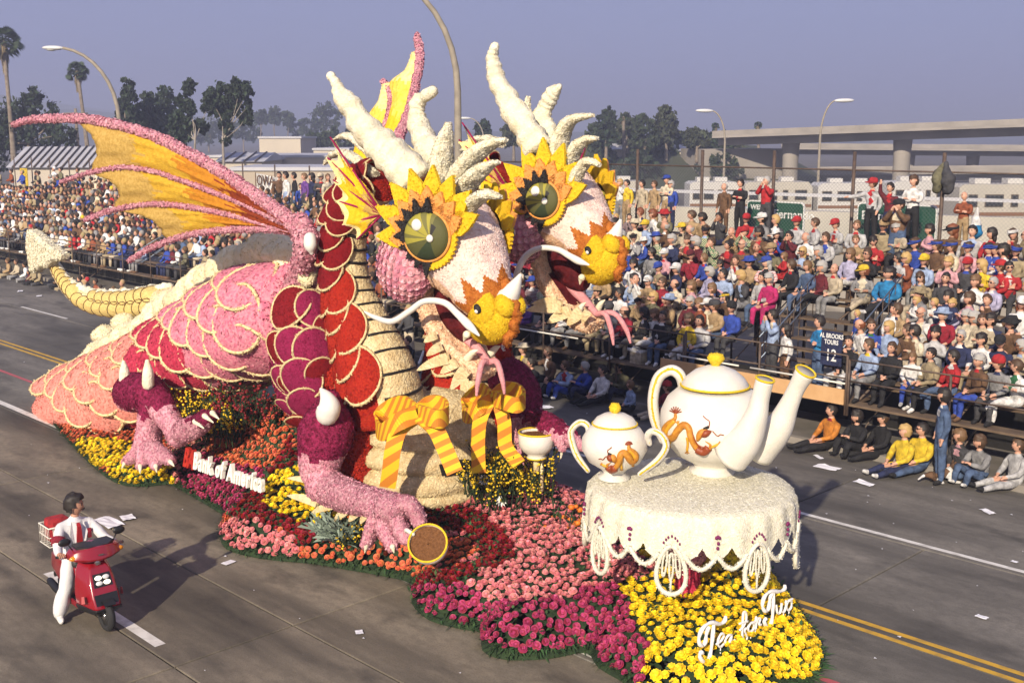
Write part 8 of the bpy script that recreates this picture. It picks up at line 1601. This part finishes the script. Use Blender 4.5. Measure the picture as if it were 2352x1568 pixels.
def cs(y, x0, x1, z0, z1): return [(x1, y, z0 + .03), (x1 + .03, y, z0 + .06), (x1 - .02, y, z1 - .01), (x0 + .06, y, z1), (x0, y, z1 - .05), (x0 + .04, y, z0)]
cow = loft([cs(y, x0, x1, z0, z1) for (y, x0, x1, z0, z1) in [(-.34, -.40, -.22, .98, 1.08), (-.30, -.43, -.17, .95, 1.11), (-.15, -.46, -.10, .93, 1.15), (0, -.47, -.08, .92, 1.16), (.15, -.46, -.10, .93, 1.15), (.30, -.43, -.17, .95, 1.11), (.34, -.40, -.22, .98, 1.08)]]); cow.f = [f[::-1] for f in cow.f]; bev(cow.build("handlebar_cowl", C_PAINT, SCO), .01)
q = MB(); q.add([(-.13, -.13, 1.152), (-.13, .13, 1.152), (-.24, .25, 1.16), (-.42, .24, 1.155), (-.42, -.24, 1.155), (-.24, -.25, 1.16), (-.13, -.13, 1.142), (-.13, .13, 1.142), (-.24, .25, 1.12), (-.42, .24, 1.12), (-.42, -.24, 1.12), (-.24, -.25, 1.12)], [(0, 1, 2, 3, 4, 5)] + [(i, 6 + i, 6 + (i + 1) % 6, (i + 1) % 6) for i in range(6)]); q.build("dash_panel", C_PLAST, SCO, smooth=False)
q = MB(); q.box((-.052, 0, 1.05), (.01, .07, .016)); q.build("badge", C_CHROME, SCO, smooth=False)
for s in (-1, 1):
    q = MB(); q.ell((-.19, s * .295, 1.03), (.035, .075, .038), 12, 8); q.build("turn_signal", C_AMBER, SCO); q = MB(); q.tube([(-.36, s * .33, 1.02), (-.42, s * .46, 1.02)], .019, 8); q.build("hand_grip", C_PLAST, SCO); q = MB(); q.tube([(-.36, s * .31, 1.03), (-.30, s * .44, 1.02)], .006, 5); q.build("brake_lever", C_CHROME, SCO)
    q = MB(); q.tube([(-.30, s * .27, 1.10), (-.31, s * .33, 1.20)], .010, 6); st = q.build("mirror_stalk", C_PLAST, SCO); q = MB(); q.ell((-.31, s * .37, 1.235), (.028, .085, .055), 14, 8); mb_ = q.build("mirror", C_PLAST, SCO)
q = MB(); q.box((-.58, 0, .285), (.46, .40, .06)); bev(q.build("floorboard", C_PLAST, SCO, smooth=False)); q = MB()
for s in (-1, 1): q = MB(); q.box((-.58, s * .205, .28), (.46, .018, .075)); q.build("floor_trim", C_PAINT, SCO, smooth=False)
def rs_(x, hw, z0, z1): return [(x, -hw * .8, z0), (x, hw * .8, z0), (x, hw, z0 + (z1 - z0) * .35), (x, hw * .85, z1), (x, -hw * .85, z1), (x, -hw, z0 + (z1 - z0) * .35)]
q = loft([rs_(-.68, .13, .28, .70), rs_(-.80, .17, .30, .72), rs_(-1.10, .19, .36, .74), rs_(-1.40, .17, .46, .74), rs_(-1.58, .11, .56, .70)]); bev(q.build("rear_body", C_PAINT, SCO), .015)
q = loft([rs_(-.66, .10, .70, .76), rs_(-.74, .15, .70, .80), rs_(-1.10, .17, .72, .80), rs_(-1.38, .14, .73, .83), rs_(-1.42, .10, .74, .80)]); bev(q.build("seat", C_SEATB, SCO), .02)
q = MB(); q.box((-1.18, -.02, .30), (.34, .22, .18)); bev(q.build("engine", C_PLAST, SCO, smooth=False), .03); q = MB(); q.limb([(-1.0, -.14, .24, .03), (-1.2, -.17, .25, .055), (-1.5, -.17, .30, .05)], 10); q.build("exhaust", C_PLAST, SCO); q = MB(); q.box((-1.60, 0, .60), (.03, .16, .07)); q.build("tail_light", mat("tail_red", (.4, .01, .01), .3), SCO, smooth=False)
q = loft([rs_(-1.42, .08, .42, .50), rs_(-1.62, .07, .30, .44), rs_(-1.66, .06, .28, .40)]); q.build("rear_fender", C_PLAST, SCO)
# basket and bag on the carrier
bk = thing("wire_basket", "white wire basket fixed behind the rider's seat", "basket", (SO.x, SO.y, 0), SA)
x0, x1, y_, z0, z1 = -1.72, -1.36, .19, .83, 1.10
for z in (z0, (z0 + z1) / 2, z1): q = MB(); q.tube([Vector(p) for p in ((x0, -y_, z), (x1, -y_, z), (x1, y_, z), (x0, y_, z), (x0, -y_, z))], .008 if z < z1 else .012, 5, caps=False); q.build("basket_hoop", M_RAILW, bk)
for k in range(7):
    f = k / 6
    for P in (((x0 + (x1 - x0) * f, -y_), ) , ((x0 + (x1 - x0) * f, y_), ), ((x0, -y_ + 2 * y_ * f), ), ((x1, -y_ + 2 * y_ * f), )): q = MB(); q.tube([(P[0][0], P[0][1], z0), (P[0][0], P[0][1], z1)], .005, 4); q.build("basket_wire", M_RAILW, bk)
for k in range(5): f = k / 4; q = MB(); q.tube([(x0 + (x1 - x0) * f, -y_, z0), (x0 + (x1 - x0) * f, y_, z0)], .005, 4); q.build("basket_wire", M_RAILW, bk)
q = MB(); q.box((-1.54, 0, .83 + .19), (.26, .30, .34)); o = bev(q.build("red_bag", PALM['red'], smooth=False), .05, 3); o.location = (SO.x, SO.y, 0.004); o.rotation_euler = (0, 0, SA); tag(o, "red fabric bag sitting in the scooter's wire basket", "bag")
# ---- rider (built facing -Y, then turned to the scooter's heading)
hz = .80; L = lambda z, f=0: V3(0, -.10 * z + f, hz + z)
J = {'pel': (L(.04), (.17, .13)), 'waist': (L(.20), (.170, .130)), 'chest': (L(.40), (.205, .15)), 'nb': (L(.525), (.11, .09)), 'neck': (L(.585, -.01), .055), 'skull': (L(.63, -.015), .05)}
E_ = [('pel', 'waist'), ('waist', 'chest'), ('chest', 'nb'), ('nb', 'neck'), ('neck', 'skull')]; lb = [1, 1, 1, 1, 0]
for s, n in ((1, 'l'), (-1, 'r')):
    J['sh' + n] = (L(.46) + V3(s * .21, 0, 0), .095); J['el' + n] = (V3(s * .33, -.24, hz + .22), .074); J['wr' + n] = (V3(s * .385, -.455, hz + .215), .042); J['hd' + n] = (V3(s * .39, -.52, hz + .225), (.042, .03))
    E_ += [('chest', 'sh' + n), ('sh' + n, 'el' + n), ('el' + n, 'wr' + n), ('wr' + n, 'hd' + n)]; lb += [1, 1, 1, 0]
for n, s, kn, cf, an, to in (('l', 1, (.17, -.46, .74), (.15, -.47, .56), (.14, -.44, .40), (.14, -.60, .345)), ('r', -1, (-.25, -.26, .50), (-.32, -.24, .30), (-.36, -.22, .11), (-.39, -.38, .045))):
    J['hp' + n] = (L(0) + V3(s * .11, -.03, 0), .115); J['kn' + n] = (V3(*kn), .10); J['cf' + n] = (V3(*cf), .105); J['an' + n] = (V3(*an), .105 if n == 'r' else .075); J['fo' + n] = (V3(*an) + V3(0, -.02, -.05 if n == 'r' else -.04), .05); J['to' + n] = (V3(*to), (.046, .034))
    E_ += [('pel', 'hp' + n), ('hp' + n, 'kn' + n), ('kn' + n, 'cf' + n), ('cf' + n, 'an' + n), ('an' + n, 'fo' + n), ('fo' + n, 'to' + n)]; lb += [2, 2, 2, 2, 3, 3]
q = skin_body(J, E_, lb)
for i, f in enumerate(q.f):
    c = sum((Vector(q.v[j]) for j in f), Vector()) / len(f)
    if q.m[i] == 1 and abs(c.x) < .075 * max(0, min(1, (c.z - hz - .08) / .35)) and c.y < -.03: q.m[i] = 4
for s in (-1, 1):       # fingers closed round the grips, thumb beneath
    for k in range(4):
        x = s * (.355 + .024 * k); ln = (.9, 1.05, 1.0, .8)[k]; q.limb([(x, -.515, hz + .245, .0105), (x, -.515 - .045 * ln, hz + .25, .010), (x, -.515 - .07 * ln, hz + .225, .0095), (x, -.515 - .05 * ln, hz + .20, .0085)], 6, m=0, sub=3)
    q.limb([(s * .345, -.49, hz + .22, .012), (s * .335, -.53, hz + .20, .011), (s * .345, -.56, hz + .195, .010)], 6, m=0, sub=3)
for i, v in enumerate(q.v):
    p = Vector(v)
    if p.z < hz + .5 and q.v[i][2] > .12: q.v[i] = tuple(p + Vector((mnoise.noise(p * 13), mnoise.noise(p * 13 + Vector((9, 0, 0))), mnoise.noise(p * 10 + Vector((0, 9, 0))))) * .016)
HMr = Matrix.Translation(L(.63, -.025) + V3(0, 0, .105)) @ Matrix.Rotation(R_(58), 4, 'Z') @ Matrix.Rotation(.08, 4, 'X') @ Matrix.Scale(1.12, 4); q.add(HEAD.v, HEAD.f, list(HEAD.m), HMr)
RID = q.build("person", [SKINS[1], mat("suit_white", (.74, .73, .72), .8, (.66, .66, .66), 6, bump=.4, bscale=9), MATS["suit_white"], PALM['white'], mat("shirt_white", (.82, .82, .84), .7), HAIRM['dark'], M_LIP]); tag(RID, "man in white suit and red tie riding the scooter", "person")
HD = Matrix.Rotation(SA + math.pi / 2, 4, 'Z'); RID.matrix_basis = Matrix.Translation((SO.x, SO.y, 0)) @ Matrix.Rotation(SA, 4, 'Z') @ Matrix.Translation((-.93, 0, 0)) @ Matrix.Rotation(math.pi / 2, 4, 'Z')
hm_ = hair_mb('short'); hm_.v = [(x * 1.08, y * 1.08 + .004, z * 1.1 + .01) for x, y, z in hm_.v]; hm_.noise(.016, 22); o = hm_.build("hair", HAIRM['dark'], RID); o.matrix_basis = HMr
q = MB(); q.limb([(-.034, -.098, -.048, .008), (0, -.108, -.036, .012), (.034, -.098, -.048, .008)], 8); o = q.build("moustache", HAIRM['dark'], RID); o.matrix_basis = HMr
q = MB(); tz = [(.50, .028), (.46, .024), (.30, .040), (.12, .05), (.05, .012)]; pv_ = None
for (z, w) in tz:
    y = -.10 * z - (.105 if z > .48 else .162 if z > .2 else .155); q.v += [(-w, y, hz + z), (w, y, hz + z), (w, y + .02, hz + z), (-w, y + .02, hz + z)]
for i in range(4):
    for k in range(4): q.f.append((i * 4 + k, (i + 1) * 4 + k, (i + 1) * 4 + (k + 1) % 4, i * 4 + (k + 1) % 4)); q.m.append(0)
q.f += [(0, 1, 2, 3), (19, 18, 17, 16)]; q.m += [0, 0]; q.build("tie", mat("tie_red", (.36, .01, .015), .6), RID, smooth=False)
for s in (-1, 1):
    q = MB(); q.add([(s * .02, -.165, hz + .50), (s * .075, -.14, hz + .53), (s * .12, -.175, hz + .36), (s * .06, -.188, hz + .14), (s * .035, -.186, hz + .16)], [(0, 1, 2, 3, 4) if s > 0 else (4, 3, 2, 1, 0)]); q.v += [(x, y + .015, z) for x, y, z in q.v[:5]]; q.f.append(tuple(5 + i for i in ((4, 3, 2, 1, 0) if s > 0 else (0, 1, 2, 3, 4)))); q.m.append(0); q.build("lapel", MATS["suit_white"], RID, smooth=False)
q = MB(); a, b = Vector(J['elr'][0]), Vector(J['shr'][0]); d = (b - a); p0, p1 = a + d * .22, a + d * .50; q.tube([p0, p1], [.086, .094], 14); q.build("arm_band", PALM['crimson'], RID)
q = MB(); q.box((.145, -.165, hz + .33), (.05, .03, .13)); q.build("pocket_badge", PALM['crimson'], RID, smooth=False)
# ================================================================== HAZE
hz_ = MB(); hz_.box((-800, 850, 19), (3500, 3600, 41)); hzo = hz_.build("haze", bpy.data.materials.new("haze_air"), smooth=False); hzo['kind'] = 'stuff'; hzo['label'] = "thin smog filling the air over the scene"; hzo['category'] = "haze"
hm = hzo.data.materials[0]; hm.use_nodes = True; N = hm.node_tree.nodes; N.remove(N["Principled BSDF"]); pvn = N.new("ShaderNodeVolumePrincipled"); pvn.inputs["Color"].default_value = (.74, .80, 1.0, 1); pvn.inputs["Density"].default_value = .0015; pvn.inputs["Anisotropy"].default_value = .2
hm.node_tree.links.new(pvn.outputs[0], N["Material Output"].inputs["Volume"])
